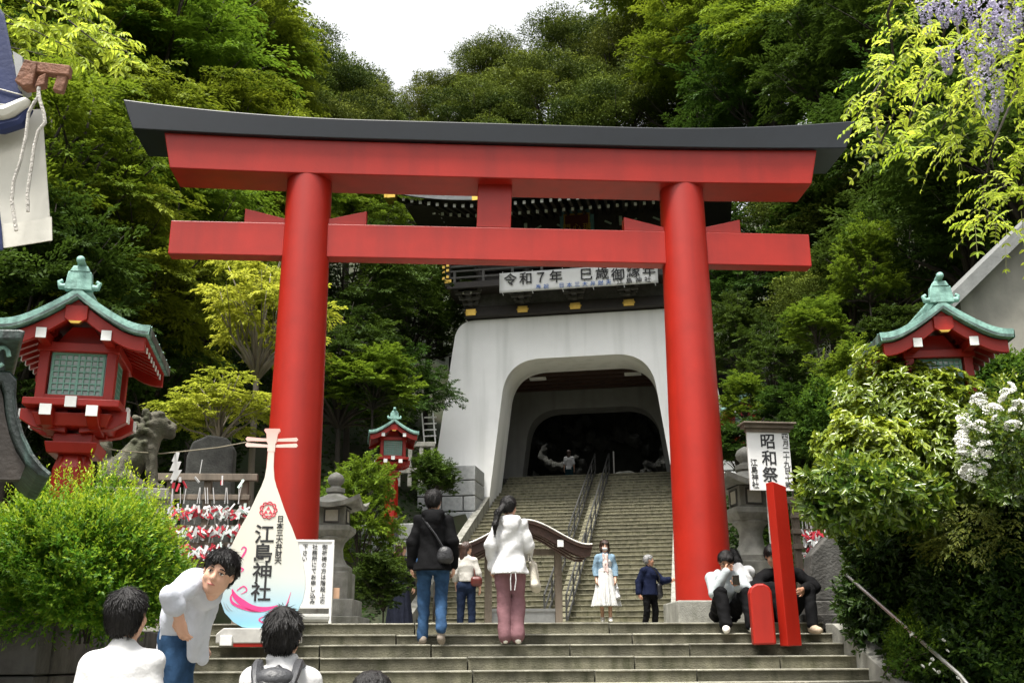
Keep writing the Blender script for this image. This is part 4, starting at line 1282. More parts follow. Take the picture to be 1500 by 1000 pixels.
    for sx in (-1, 1): m.box((sx * 0.24, 0.03, 2.275), (0.07, 1.12, 0.075))
    m.build('rafters', [RED, WHITEB], L)
    for sx in (-1, 1): MB().box((sx * 0.24, y0 + 0.045, 2.275), (0.075, 0.012, 0.08)).build('white_tip', WHITEB, L)
    m = MB().box((0, 0.04, 2.665), (0.10, 1.16, 0.08)).tube([(0, -0.54, 2.71), (0, 0.64, 2.71)], 0.04, 8)
    rg = m.build('ridge', COPPER, L, bevel=0.008)
    yo = y0 + 0.03
    m = MB().box((0, yo, 2.70), (0.21, 0.07, 0.15), taper=(0.82, 1)).box((0, yo, 2.80), (0.15, 0.08, 0.05), taper=(0.7, 0.8))
    m.tube([(0, yo + 0.05, 2.79), (0, yo + 0.01, 2.845), (0, yo - 0.05, 2.865)], [0.04, 0.034, 0.028], 10).ball((0, yo - 0.055, 2.865), 0.034, 10)
    for s in (-1, 1):
        m.tube([(s * 0.09, yo, 2.655), (s * 0.14, yo, 2.655), (s * 0.15, yo, 2.69), (s * 0.125, yo, 2.705)], [0.03, 0.026, 0.02, 0.015], 8)
    m.build('ridge_ornament', COPPER, L, smooth=True, angle=50, bevel=0.006)
    return L
l0 = P(106, 700, 9.1)
lant = build_lantern((l0.x, 9.1, -0.22), R(7), 'large red lantern with green copper roof behind the round bush at left', 1.07)
LK = children(lant)
l1 = P(1354, 480, 10.1)
dup(lant, (l1.x, 10.1, 0.02), R(-9), scale=1.12, label='red lantern rising out of the flowering shrubs at right', kids=LK)
l2 = P(575, 660, 24.0)
dup(lant, (l2.x, 24.0, P(573, 785, 24).z - 0.05), R(5), scale=1.0, label='small distant red lantern between the left pillar and the white gate', kids=LK)
l3 = P(1086, 590, 25.5)
dup(lant, (l3.x, 25.5, P(1086, 590, 25.5).z - 2.6), R(-10), scale=1.0, label='far red lantern almost hidden by shrubs behind the right pillar', kids=LK)

# ---------------------------------------------------------------- lute-shaped shrine sign
c = P(381, 921, 11.4)
bz = c.z
bw = empty('lute_sign', (c.x, 11.4, bz), R(2), 'white lute shaped shrine sign with pink dragon swirl on a grey stand', 'sign')
top = P(393, 628, 11.4).z - bz
kz = top / (921 - 628.0)
half = [(0, 6), (3, 25), (10, 38), (23, 51), (40, 58.5), (57, 61), (75, 60), (91, 56.5), (108, 51), (125, 45.5), (145, 37), (159, 30), (175, 23), (193, 16), (205, 11), (218, 7), (235, 5), (262, 4.4)]
pts = [(h * kz, z * kz) for z, h in half] + [(-h * kz, z * kz) for z, h in half[::-1]]
gm = bpy.data.materials.new('printed_gradient_board')
gm.use_nodes = True
n, l = gm.node_tree.nodes, gm.node_tree.links
tcn = n.new('ShaderNodeTexCoord'); sp = n.new('ShaderNodeSeparateXYZ'); rp = n.new('ShaderNodeValToRGB'); mr = n.new('ShaderNodeMapRange')
mr.inputs[1].default_value, mr.inputs[2].default_value = 0.0, top
l.new(tcn.outputs['Object'], sp.inputs[0]); l.new(sp.outputs['Z'], mr.inputs[0]); l.new(mr.outputs[0], rp.inputs[0])
cr = rp.color_ramp
cr.elements[0].position, cr.elements[0].color = 0.03, (0.22, 0.47, 0.62, 1)
cr.elements[1].position, cr.elements[1].color = 1.0, (0.68, 0.33, 0.29, 1)
for pos, col in ((0.22, (0.50, 0.55, 0.54, 1)), (0.35, (0.60, 0.58, 0.51, 1)), (0.8, (0.62, 0.59, 0.52, 1)), (0.91, (0.66, 0.47, 0.42, 1))):
    q = cr.elements.new(pos); q.color = col
l.new(rp.outputs[0], n['Principled BSDF'].inputs['Base Color'])
n['Principled BSDF'].inputs['Roughness'].default_value = 0.45
MB().prism(pts, -0.02, 0.02, 'y').build('board', gm, bw)
hd = [(h * kz, z * kz) for z, h in ((258, 5.5), (270, 5.5), (272, 7), (285, 8.5), (290, 12), (293, 11))]
MB().prism(hd + [(-x, z) for x, z in hd[::-1]], -0.022, 0.022, 'y').build('headstock', gm, bw)
for s in (-1, 1):
    for zz in (266, 275):
        m = MB().prism([(s * 5 * kz, (zz - 1.5) * kz), (s * 37 * kz, (zz - 1) * kz), (s * 39 * kz, (zz + 2) * kz), (s * 37 * kz, (zz + 5) * kz), (s * 5 * kz, (zz + 2.5) * kz)], -0.012, 0.012, 'y')
        m.build('tuning_peg', gm, bw)
def on_board(x, z, y=-0.0215): return Matrix.Translation((x * kz, y, z * kz)) @ Matrix.Rotation(R(90), 4, 'X')
text('shrine_name', '江島神社', 27.5 * kz * 1.06, on_board(-2, 94), INK, bw, 0.016, True, gap=0.94)
text('small_lettering', '日本三大弁財天', 10.6 * kz, on_board(20, 127), INK, bw, 0.012, True, gap=0.95)
m = MB()                                   # red crest: scalloped ring round three triangles
cx, cz = 1.5, 170
for k in range(9):
    a = 2 * math.pi * k / 9
    ox, oz = 9.2 * math.cos(a), 9.2 * math.sin(a)
    m.tube([((cx + ox + 3.4 * math.cos(a + q)) * kz, -0.022, (cz + oz + 3.4 * math.sin(a + q)) * kz) for q in [(-1.9 + 0.38 * i) for i in range(11)]], 0.0065, 4)
    m.tube([((cx + ox * 0.86 + 1.6 * math.cos(a + q)) * kz, -0.022, (cz + oz * 0.86 + 1.6 * math.sin(a + q)) * kz) for q in [(-1.9 + 0.6 * i) for i in range(7)]], 0.005, 4)
for ox, oz in ((0, 3.1), (-3.4, -2.6), (3.4, -2.6)):
    m.prism([((cx + ox - 2.9) * kz, (cz + oz - 2.3) * kz), ((cx + ox + 2.9) * kz, (cz + oz - 2.3) * kz), ((cx + ox) * kz, (cz + oz + 2.9) * kz)], -0.0235, -0.0205, 'y')
m.build('crest', REDINK, bw)
def swoosh(m, pts, wid, y=-0.0225):
    """A flat brush stroke: centre points in board units with a width at each."""
    P2 = [Vector((p[0], p[1])) for p in pts]
    fine = []
    k = len(P2)
    for i in range(k - 1):
        p0, p1, p2, p3 = P2[max(i - 1, 0)], P2[i], P2[i + 1], P2[min(i + 2, k - 1)]
        for j in range(5):
            t = j / 5
            fine.append((0.5 * ((2 * p1) + (-p0 + p2) * t + (2 * p0 - 5 * p1 + 4 * p2 - p3) * t * t + (-p0 + 3 * p1 - 3 * p2 + p3) * t ** 3), wid[i] + (wid[i + 1] - wid[i]) * t))
    fine.append((P2[-1], wid[-1]))
    a, b = [], []
    for i, (p, wd) in enumerate(fine):
        d = (fine[min(i + 1, len(fine) - 1)][0] - fine[max(i - 1, 0)][0])
        d = Vector((-d.y, d.x)).normalized() * wd / 2
        a.append(((p + d).x * kz, y, (p + d).y * kz)); b.append(((p - d).x * kz, y, (p - d).y * kz))
    m.sheet([a, b])
m = MB()
swoosh(m, [(-43, 56), (-38, 46), (-27, 37), (-12, 29), (6, 28), (24, 33)], [1, 7, 9, 9, 6, 0.5])
swoosh(m, [(-40, 52), (-44, 45), (-41, 37), (-30, 31), (-14, 26), (0, 24)], [1, 2.5, 4, 4, 3, 0.5])
swoosh(m, [(-36, 54), (-27, 60), (-22, 54), (-30, 49)], [1.2, 2, 1.8, 0.6])
swoosh(m, [(-42, 66), (-45, 78), (-36, 86), (-29, 84), (-32, 80)], [0.6, 1.6, 2.4, 2.2, 1])
swoosh(m, [(-36, 96), (-30, 105), (-27, 113), (-31, 116), (-34, 112)], [0.6, 3, 2.4, 1.8, 0.8])
swoosh(m, [(8, 14), (20, 18), (30, 24), (36, 34), (41, 52)], [1.0, 2.2, 2.6, 1.8, 0.4])
swoosh(m, [(24, 20), (18, 26), (12, 23), (15, 18)], [1, 2, 1.8, 0.8])
swoosh(m, [(30, 26), (24, 29), (22, 25)], [1, 1.6, 0.8])
swoosh(m, [(4, 18), (-2, 13), (6, 9), (16, 12)], [0.6, 2, 2, 0.6])
m.build('pink_swirl', PINK, bw)
m = MB()
swoosh(m, [(-54, 38), (-50, 30), (-44, 24)], [0.4, 1.2, 0.4]); swoosh(m, [(-50, 36), (-46, 30), (-40, 25)], [0.4, 1.0, 0.4])
m.build('grey_flick', mat('grey_print', (0.35, 0.4, 0.42), 0.6), bw)
s0 = P(325, 940, 11.3); s1 = P(420, 925, 11.3)
m = MB().prism([(-0.43, -0.14), (0.43, -0.14), (0.43, -0.05), (0.36, 0.01), (-0.36, 0.01), (-0.43, -0.05)], -0.09, 0.09, 'y')
m.build('stand', mat('grey_painted_board', (0.42, 0.41, 0.39), 0.6), bw, bevel=0.01)
MB().box((-0.32, -0.10, -0.115), (0.12, 0.06, 0.10)).build('stand_foot', WHITEB, bw, bevel=0.006)
MB().box((0.0, -0.02, -0.155), (0.5, 0.12, 0.04)).build('red_wedge', RED, bw)

# ---------------------------------------------------------------- white notice on an A-frame
c = P(456, 912, 12.35)
af = empty('notice_board', (c.x, 12.35, 0), R(4), 'white framed notice board with black vertical writing behind the lute sign', 'sign')
wd = P(483, 860, 12.35).x - P(430, 860, 12.35).x
zt, zb = P(456, 792, 12.35).z, P(456, 889, 12.35).z
m = MB()
for s in (-1, 1): m.box((s * wd / 2, 0, zt / 2), (0.028, 0.03, zt))
m.box((0, 0, zt), (wd + 0.028, 0.03, 0.028)).box((0, 0, zb), (wd, 0.03, 0.028))
for s in (-1, 1): m.box((s * wd / 2, 0.28, zt / 2 - 0.02), (0.024, 0.024, zt * 1.02), rot=Matrix.Rotation(R(14), 3, 'X'))
m.build('frame', WHITEB, af, bevel=0.004)
MB().box((0, 0, (zt + zb) / 2), (wd - 0.02, 0.012, zt - zb - 0.02)).build('panel', WHITEB, af)
hh = zt - zb
text('notice_lettering', '御祈祷の方は階段上の\n社務所にてお申し込み\n下さい', hh / 11.8, Matrix.Translation((0.0, -0.008, (zt + zb) / 2)) @ MF, INK, af, 0.006, True, gap=1.08, line=1.75)
m = MB().box((wd / 2 - 0.23, 0.08, 0.07), (0.50, 0.2, 0.10))
for x in (-0.1, 0.1): pass
m.build('ballast_bag', mat('grey_vinyl', (0.30, 0.30, 0.28), 0.5, 0.3, 6), af, bevel=0.035)
MB().box((wd / 2 + 0.06, 0.03, zb + 0.16), (0.07, 0.01, 0.12)).build('tan_card', mat('tan_card', (0.45, 0.28, 0.18), 0.7), af)

# ---------------------------------------------------------------- stone lanterns
def stone_lantern(px, Y, ytop, label, rz, glyph=None):
    b = P(px, 800, Y)
    o = empty('stone_lantern', (b.x, Y, 0.0), rz, label, 'stone lantern', 'stone lanterns beside the pillars')
    H = P(px, ytop, Y).z
    k = H / 2.35
    o.scale = (k, k, k)
    MB().box((0, 0, 0.09), (1.02, 1.02, 0.18)).box((0, 0, 0.30), (0.80, 0.80, 0.26)).box((0, 0, 0.62), (0.60, 0.60, 0.42)).build('pedestal', STONE, o, bevel=0.015)
    m = MB().lathe([(0.30, 0.83), (0.30, 0.90), (0.22, 0.95), (0.165, 1.05), (0.150, 1.18), (0.175, 1.27), (0.23, 1.33), (0.23, 1.36)], 24)
    m.build('shaft', STONE, o, smooth=True)
    MB().box((0, 0, 1.40), (0.44, 0.44, 0.08), taper=(1.3, 1.3)).box((0, 0, 1.475), (0.58, 0.58, 0.08)).build('platform', STONE, o, bevel=0.012)
    fb = MB().box((0, 0, 1.66), (0.40, 0.40, 0.30)).build('fire_box', STONE, o, bevel=0.01)
    for q in range(4):
        wn = MB().box((0, -0.203, 1.665), (0.20, 0.012, 0.17)).build('window', mat('pale_paper', (0.42, 0.40, 0.34), 0.8), fb)
        m = MB()
        for s in (-1, 1): m.box((s * 0.108, -0.207, 1.665), (0.022, 0.02, 0.21)).box((0, -0.207, 1.665 + s * 0.095), (0.20, 0.02, 0.022))
        wf = m.build('window_frame', DARKST, fb)
        for w_ in (wn, wf): w_.rotation_euler = (0, 0, q * math.pi / 2)
    rows = []
    for j in range(9):
        t = j / 8
        r = 0.46 * t + 0.10 * (1 - t)
        row = []
        for i in range(33):
            a = 2 * math.pi * i / 32
            sq = 1 / max(abs(math.cos(a)), abs(math.sin(a)))
            f = 1 + (sq - 1) * t
            row.append((r * f * math.cos(a), r * f * math.sin(a), 2.03 - 0.17 * t ** 0.8 + 0.30 * (f - 1) * t ** 3 - 0.03 * t))
        rows.append(row)
    und = [[(x * 0.97, y * 0.97, z - 0.07) for x, y, z in rows[-1]], [(x * 0.5, y * 0.5, 1.81) for x, y, z in rows[-1]]]
    m = MB().sheet(rows + und)
    m.build('roof', STONE, o, smooth=True, angle=50)
    m = MB().lathe([(0.10, 2.02), (0.145, 2.04), (0.145, 2.10), (0.09, 2.115), (0.075, 2.14), (0.125, 2.20), (0.13, 2.25), (0.10, 2.31), (0.04, 2.345), (0.004, 2.36)], 20)
    m.build('jewel', STONE, o, smooth=True, angle=60)
    if glyph: text('carved_letters', glyph, 0.2, Matrix.Translation((0.02, -0.303, 0.62)) @ MF, DARKST, o, 0.01)
    return o
stone_lantern(488, 14.6, 692, 'grey stone lantern showing right of the left pillar', R(-6))
stone_lantern(1101, 14.4, 655, 'grey stone lantern between the right pillar and the tall red post', R(6), '献 答')

# ---------------------------------------------------------------- fortune-paper racks
PAPW = mat('white_paper', (0.52, 0.52, 0.52), 0.7, 0.06)
PAPR = mat('red_paper', (0.42, 0.022, 0.04), 0.7, 0.1)
PAPG = mat('pale_green_paper', (0.50, 0.62, 0.58), 0.7, 0.1)
def rack(name, px0, px1, Y, yrails, ybase, rows, seed, label, dens, plabel):
    a, b = P(px0, yrails[0], Y), P(px1, yrails[0], Y)
    cx = (a.x + b.x) / 2
    wid = b.x - a.x
    o = empty(name, (cx, Y, 0), 0, label, 'rack', 'fortune paper racks')
    zt = P((px0 + px1) / 2, yrails[0], Y).z
    for k in range(3): MB().box((-wid / 2 + 0.06 + k * (wid - 0.12) / 2, 0.05, zt / 2), (0.09, 0.09, zt + 0.02)).build('post', WOOD, o, bevel=0.008)
    zs = [P((px0 + px1) / 2, y, Y).z for y in yrails]
    for i, z in enumerate(zs):
        MB().box((0, 0, z), (wid + (0.2 if i == 0 else 0.04), 0.10 if i == 0 else 0.06, 0.085 if i == 0 else 0.065)).build('rail', WOOD, o, bevel=0.006)
    rd = random.Random(seed)
    m = MB()
    for z0, z1, d in rows:
        z0, z1 = P((px0 + px1) / 2, z0, Y).z, P((px0 + px1) / 2, z1, Y).z
        for k in range(int(d * dens)):
            m.cur = rd.choice([0, 0, 0, 0, 1, 1, 1, 2])
            x, z = rd.uniform(-wid / 2 + 0.1, wid / 2), rd.uniform(z1, z0)
            rot = Matrix.Rotation(rd.uniform(-1.3, 1.3), 3, 'Y') @ Matrix.Rotation(rd.uniform(-0.6, 0.6), 3, 'Z')
            m.box((x, -0.07 - rd.random() * 0.07, z), (rd.uniform(0.016, 0.036), 0.008, rd.uniform(0.05, 0.12)), rot=rot)
        for k in range(int(d / 6)):
            x = rd.uniform(-wid / 2 + 0.1, wid / 2)
            m.cur = 0
            m.tube([(x, -0.04, z0 + 0.05), (x + rd.uniform(-0.03, 0.03), -0.05, z0 + 0.25)], 0.006, 4)
    po = m.build('tied_fortune_papers', [PAPW, PAPR, PAPG])
    po.location = (cx, Y, 0)
    tag(po, plabel, 'paper strips', kind='stuff')
rack('fortune_rack', 243, 366, 13.2, (699, 728, 750, 773, 798, 820), 900, [(744, 760, 80), (774, 788, 70), (801, 818, 90), (703, 716, 7)], 5, 'weathered wooden rack behind the lute sign hung with red and white papers', 1.5, 'red and white fortune papers tied in rows on the left rack')
rack('fortune_rack', 1158, 1216, 13.4, (733, 755, 778, 800), 900, [(714, 726, 10), (780, 800, 70), (806, 835, 75)], 8, 'wooden rack right of the tall red post with tied papers', 1.5, 'red and white fortune papers tied on the right rack')

# ---------------------------------------------------------------- red timber posts, festival sign, monument
b = P(1119, 938, 11.3)
m = MB()
w2 = 0.118
m.prism([(-w2, -0.02), (w2, -0.02), (w2, 0.56), (w2 * 0.8, 0.625), (w2 * 0.3, 0.66), (-w2 * 0.3, 0.66), (-w2 * 0.8, 0.625), (-w2, 0.56)], -0.10, 0.10, 'y')
hz = P(1119, 852, 11.3).z - b.z
o = solid('red_post', 'short round topped red post standing on the front steps', 'post', m, RED, 'red posts on the steps', bevel=0.02)
o.location, o.scale = (b.x, 11.3, -0.239), (1, 1, hz / 0.66)
o.rotation_euler = (0, R(-1.0), R(-10))
b = P(1159, 938, 11.3)
hz = P(1140, 713, 11.3).z + 0.239
m = MB()
m.prism([(-0.098, -0.02), (0.098, -0.02), (0.092, 1), (-0.092, 1.03)], -0.06, 0.06, 'y')
o = solid('red_post', 'tall slanting topped red post on the steps beside the short one', 'post', m, RED, 'red posts on the steps', bevel=0.006)
o.location, o.scale, o.rotation_euler = (b.x, 11.32, -0.239), (1, 1, hz), (0, R(-1.2), R(24))
c = P(1127, 675, 13.0)
sg = empty('festival_sign', (c.x, 13.0, 0.0), R(3), 'white festival sign with black brush writing under a small wooden roof', 'sign')
zt, zb = P(1127, 632, 13.0).z, P(1127, 718, 13.0).z
wd = P(1159, 675, 13.0).x - P(1096, 675, 13.0).x
MB().box((0, 0, (zt + zb) / 2), (wd, 0.03, zt - zb)).build('board', WHITEB, sg)
m = MB().box((0, 0, zt + 0.06), (wd + 0.10, 0.16, 0.05)).box((0, 0, zt + 0.03), (wd + 0.03, 0.08, 0.08)).box((0, 0, zt + 0.095), (wd + 0.14, 0.26, 0.02))
m.build('roof', WOOD, sg, bevel=0.004)
MB().box((-0.02, 0.05, zt / 2), (0.06, 0.06, zt)).build('post', mat('peeling_white_post', (0.45, 0.45, 0.42), 0.8, 0.6, 14.0, 0.3, 40), sg)
hb = zt - zb
MS = lambda x, z: Matrix.Translation((x, -0.017, z)) @ MF
text('main_lettering', '昭和祭', hb * 0.275, MS(-0.01, (zt + zb) / 2 + 0.035), INK, sg, 0.014, True, gap=1.02)
text('date_lettering', '四月二十九日十時', hb * 0.118, MS(wd * 0.40, (zt + zb) / 2 + 0.005), INK, sg, 0.01, True, gap=1.0)
text('shrine_lettering', '江島神社', hb * 0.125, MS(-wd * 0.38, (zt + zb) / 2 - hb * 0.22), INK, sg, 0.01, True, gap=1.0)
c = P(1212, 905, 12.5)
mo = empty('stone_monument', (c.x, 12.55, -0.05), R(-4), 'dark weathered stone monument on a stepped base right of the red posts', 'monument')
hz = P(1205, 800, 12.5).z
MB().prism([(-0.22, 0.30), (0.40, 0.30), (0.34, hz + 0.14), (0.08, hz + 0.18), (-0.16, hz - 0.06)], -0.16, 0.16, 'y').build('slab', DARKST, mo, bevel=0.02)
MB().box((0.08, 0.02, 0.06), (0.86, 0.62, 0.18)).box((0.06, 0.02, 0.22), (0.68, 0.46, 0.16)).build('base', DARKST, mo, bevel=0.015)

# ---------------------------------------------------------------- small roofed barrier in front of the upper stairs
c = P(767, 912, 19.4)
ng = empty('roofed_barrier', (c.x, 19.4, 0), R(0), 'low brown roofed wooden barrier with curved gable before the upper stairs', 'barrier')
hw = P(862, 800, 19.4).x - c.x
zp, ze = P(760, 766, 19.4).z, P(858, 800, 19.4).z
def kz_(x):
    t = min(abs(x) / hw, 1)
    return zp - (zp - ze + 0.03) * (3 * t * t - 2 * t ** 3) + 0.05 * max(0, t - 0.8) ** 2 * 10
xs = [-hw + 2 * hw * i / 40 for i in range(41)]
m = MB()
tp = [(x, kz_(x)) for x in xs]
m.prism(tp + [(x, z - 0.06) for x, z in tp[::-1]], -0.5, 0.5, 'y')
rf = m.build('roof', BWOOD, ng, smooth=True, angle=30)
m = MB().prism([(x, z - 0.062) for x, z in tp] + [(x * 0.97, z - 0.21) for x, z in tp[::-1]], -0.44, -0.38, 'y')
m.build('gable_board', BWOOD, rf)
m = MB()
for k in range(4):
    m.tube([(x * (0.96 - 0.03 * k), -0.37 + 0.02 * k, z - 0.17 - 0.035 * k) for x, z in tp], 0.02, 5)
for i in range(19):
    y = -0.3 + 0.04 * i
m.sheet([[(x * 0.96, -0.42, z - 0.066) for x, z in tp], [(x * 0.96, 0.42, z - 0.066) for x, z in tp]])
m.build('soffit', BWOOD, rf)
m = MB().tube([(x, -0.505, z + 0.004) for x, z in tp], 0.014, 5)
m.build('pale_edge', mat('pale_wood_edge', (0.55, 0.53, 0.50), 0.6), rf)
px_ = P(818, 870, 19.4).x - c.x
for s in (-1, 1):
    po = MB().box((s * px_, 0, (kz_(px_) - 0.1) / 2), (0.13, 0.13, kz_(px_) - 0.1)).build('post', WOOD, ng, bevel=0.008)
    MB().box((s * px_, -0.3, kz_(px_) - 0.17), (0.09, 0.34, 0.11)).build('bracket', WOOD, po)
    MB().box((s * px_, -0.475, kz_(px_) - 0.17), (0.11, 0.012, 0.12)).build('white_tip', WHITEB, po)
MB().box((0, 0, kz_(px_) - 0.28), (2 * px_ + 0.4, 0.09, 0.11)).build('crossbeam', WOOD, ng, bevel=0.006)
zpn = P(767, 893, 19.4).z
MB().box((0, 0, zpn / 2 - 0.02), (2 * px_ - 0.14, 0.05, zpn - 0.02)).box((0, 0, zpn), (2 * px_ - 0.13, 0.09, 0.05)).build('base_panel', GREYM, ng)

# ---------------------------------------------------------------- rails and walls of the upper stairs
def stair_pt(x, gy, h): return GW(x, gy, stair_z(gy) + h)
rl = empty('stair_ramp', GW(0.22, -10.1, 0), GA, 'narrow concrete ramp strip up the middle of the upper stairs', 'ramp')
m = MB()
m.prism([(-10.2, -0.2), (-10.2, 0.05), (3.8, 6.24), (3.8, 5.9)], 0.06, 0.40, 'x', Matrix.Translation((0, 10.1, 0)))
m.build('strip', STAIR, rl)
RAILM = mat('dark_rail_metal', (0.07, 0.07, 0.068), 0.45, 0.3, 8.0, metal=0.4)
def handrail(x, g0, g1, label, double=True, h=0.85):
    o = empty('handrail', stair_pt(x, g0, 0), GA, label, 'handrail', 'handrails on the upper stairs')
    m = MB()
    hs = (h, h * 0.62, h * 0.25) if double else (h,)
    for q in hs: m.tube([stair_pt(x, g0, q), stair_pt(x, g1, q)], 0.024, 8)
    m.build('rail', RAILM, o, world=True)
    n = int((g1 - g0) / 1.5) + 1
    for i in range(n + 1):
        g = g0 + (g1 - g0) * i / n
        MB().tube([stair_pt(x, g, -0.1), stair_pt(x, g, h)], 0.024, 8).build('rail_post', RAILM, o, world=True)
handrail(0.14, -9.6, -5.6, 'lower left handrail in the middle of the upper stairs')
handrail(0.66, -9.6, -5.2, 'lower right handrail along the ramp strip')
handrail(0.14, -4.6, 3.8, 'upper left handrail climbing into the gate arch')
handrail(0.66, -4.8, 3.8, 'upper right handrail along the ramp climbing into the gate')
BLK = mat('granite_block', (0.36, 0.37, 0.37), 0.85, 0.25, 8.0, 0.35, 60, island=0.2)
def block_wall(x0, x1, g0, g1, z0, z1, courses, label, seed):
    rd = random.Random(seed)
    m = MB()
    hgt = (z1 - z0) / courses
    for k in range(courses):
        x = x0
        while x < x1 - 0.05:
            wd = min(rd.uniform(0.7, 1.3), x1 - x)
            if x1 - x - wd < 0.3: wd = x1 - x
            m.box((x + wd / 2, (g0 + g1) / 2 + rd.uniform(-0.02, 0.02), z0 + hgt * (k + 0.5)), (wd - 0.03, g1 - g0, hgt - 0.03), MG)
            x += wd
    return solid('block_wall', label, 'wall', m, BLK, 'granite block walls beside the upper stairs', bevel=0.025)
block_wall(-5.2, -3.24, -1.6, -0.1, 1.2, 5.72, 9, 'granite block wall left of the stairs below the white gate', 1)
block_wall(3.24, 5.2, -1.6, -0.1, 1.2, 5.72, 9, 'granite block wall right of the stairs, seen past the right pillar', 2)
block_wall(-5.6, -3.24, -6.2, -4.8, 0.0, 3.3, 7, 'lower granite block wall beside the small red lantern', 3)
m = MB()
m.prism([(-10.3, -0.3), (-10.3, 0.3), (0.0, 4.9), (0.0, 3.9)], -3.32, -3.1, 'x', MG)
solid('stair_curb', 'sloping stone curb along the left side of the upper stairs', 'curb', m, STONE)
m = MB().prism([(-10.3, -0.3), (-10.3, 0.75), (0.0, 5.2), (0.0, 3.9)], 3.1, 3.42, 'x', MG)
solid('stair_curb', 'pale sloping stone curb beside the right pillar', 'curb', m, STONE)
# stone fence left of the gate
a, b = P(590, 660, 30.5), P(642, 655, 31.5)
fn = empty('stone_fence', (a.x, a.y, a.z - 0.9), 0, 'grey stone fence left of the white gate wall', 'fence')
m = MB().box((0.2, 0.3, 1.15), (1.5, 0.2, 0.14)).box((0.2, 0.3, 0.35), (1.5, 0.2, 0.14))
m.build('rail', STONE, fn, bevel=0.01)
for k in range(5): MB().box((-0.45 + 0.33 * k, 0.3, 0.55), (0.12, 0.16, 1.3)).build('post', STONE, fn, bevel=0.01)
a = P(630, 636, 32.5)
fn = empty('white_railing', (a.x, a.y, a.z - 0.2), R(-14), 'short white metal railing at the left edge of the gate', 'railing')
for k in range(4): MB().tube([(-0.2, 0, 0.15 + 0.2 * k), (0.2, 0, 0.15 + 0.2 * k)], 0.022, 6).build('bar', WHITEB, fn)
for s in (-1, 1): MB().tube([(s * 0.18, 0, -0.1), (s * 0.18 - 0.1, 0, 0.9)], 0.025, 6).build('post', WHITEB, fn)

# ---------------------------------------------------------------- rope with paper streamer
m = MB().tube([P(120, 650, 9.6), P(175, 660, 10.2), P(235, 664, 10.9), P(257, 662, 11.2), P(320, 655, 11.9), P(390, 642, 12.7)], 0.007, 6)
rp_ = empty('sacred_rope', P(257, 662, 11.2), 0, 'thin straw rope with a white zigzag paper streamer by the lion statue', 'rope')
m.build('rope', mat('straw_rope', (0.20, 0.18, 0.13), 0.9), rp_, world=True)
zz = [(0, 0), (0.045, 0), (0.03, -0.10), (0.07, -0.10), (0.045, -0.19), (0.085, -0.19), (0.03, -0.30), (-0.03, -0.29), (0.0, -0.20), (-0.045, -0.20), (-0.01, -0.10), (-0.03, -0.10)]
MB().prism(zz, -0.003, 0.003, 'y').build('paper_streamer', PAPW, rp_)
c = P(312, 660, 14.2)
g = 0.0
m = MB().prism([(-0.33, -1.6), (0.33, -1.6), (0.30, 0.0), (0.20, 0.16), (-0.05, 0.2), (-0.26, 0.1), (-0.32, -0.1)], -0.12, 0.12, 'y')
o = solid('stone_stele', 'upright grey inscribed stone behind the yellow green maple', 'stele', m, mat('lichen_stone', (0.055, 0.056, 0.05), 0.9, 0.5, 6.0, 0.4, 40), bevel=0.03)
o.location = c

# ---------------------------------------------------------------- copper-roofed pavilion at the left edge
Yp = 6.4
a, b = P(12, 545, Yp), P(76, 694, Yp)
pv = empty('pavilion', (a.x - 0.5, Yp + 0.2, -1.95), 0, 'dark copper roofed pavilion cut off by the left edge of the picture', 'pavilion')
ox = a.x - 0.5
SH = Matrix(((1, -0.44, 0, -0.088), (0, 1, 0, 0), (0, 0, 1, 0), (0, 0, 0, 1)))       # the building stands turned, its side running back to the left
def pv_pts(pix): return [(P(x, y, Yp).x - ox, P(x, y, Yp).z + 1.95) for x, y in pix]
def both(pts): return pts + [(-x, z) for x, z in pts[::-1]]
edge = [(14, 544), (25, 556), (24, 580), (27, 606), (36, 636), (49, 663), (64, 682), (77, 693)]
inn = [(70, 699), (55, 694), (38, 678), (24, 655), (14, 628), (9, 600), (7, 575), (2, 560)]
zr0 = P(-10, 541, Yp).z + 1.95
TARN = mat('tarnished_copper', (0.018, 0.026, 0.024), 0.5, 0.4, 7.0, 0.3, 40, streak=((0.13, 0.24, 0.21), 0.35, 14.0))
er, ir = pv_pts(edge), pv_pts(inn)
out_l = both([(0.0, zr0)] + er)[:-1]
in_l = [(x, z) for x, z in ir] + [(-x, z) for x, z in ir[::-1]]
half_l = [(-x, z) for x, z in er[::-1]] + [(0.0, zr0)] + er
rf = MB().prism(half_l + ir + [(-x, z) for x, z in ir[::-1]], -0.2, 0.75, 'y', SH).build('roof', TARN, pv, bevel=0.012)
m = MB().sheet([[SH @ Vector((x, yy, z + 0.007)) for x, z in [(0.0, zr0)] + er[:2]] for yy in (-0.19, 0.74)])
m.build('pale_roof_top', COPPER, rf)
m = MB().tube([(x - 0.014, -0.21, z - 0.012) for x, z in er[1:]], 0.007, 6)
m.build('roof_trim', TARN, rf, smooth=True)
und = pv_pts([(0, 562), (5, 580), (8, 605), (14, 632), (24, 658), (38, 680), (30, 700)])
MB().prism([(-x, z) for x, z in und[::-1]] + und, -0.15, -0.05, 'y', SH).build('gable_wall', DWOOD, pv)
rdg = pv_pts([(28, 489), (36, 491), (30, 504)])
MB().prism([(-x, z) for x, z in rdg[::-1]] + rdg, -0.3, 0.7, 'y', SH).build('ridge', TARN, pv, bevel=0.012)
q = P(4, 523, Yp)
m = MB().tube([(q.x - ox + 0.045 * math.cos(t) * (1 - 0.05 * k), -0.22, q.z + 1.95 + 0.06 * math.sin(t)) for k, t in enumerate([k * 0.6 for k in range(10)])], 0.014, 6)
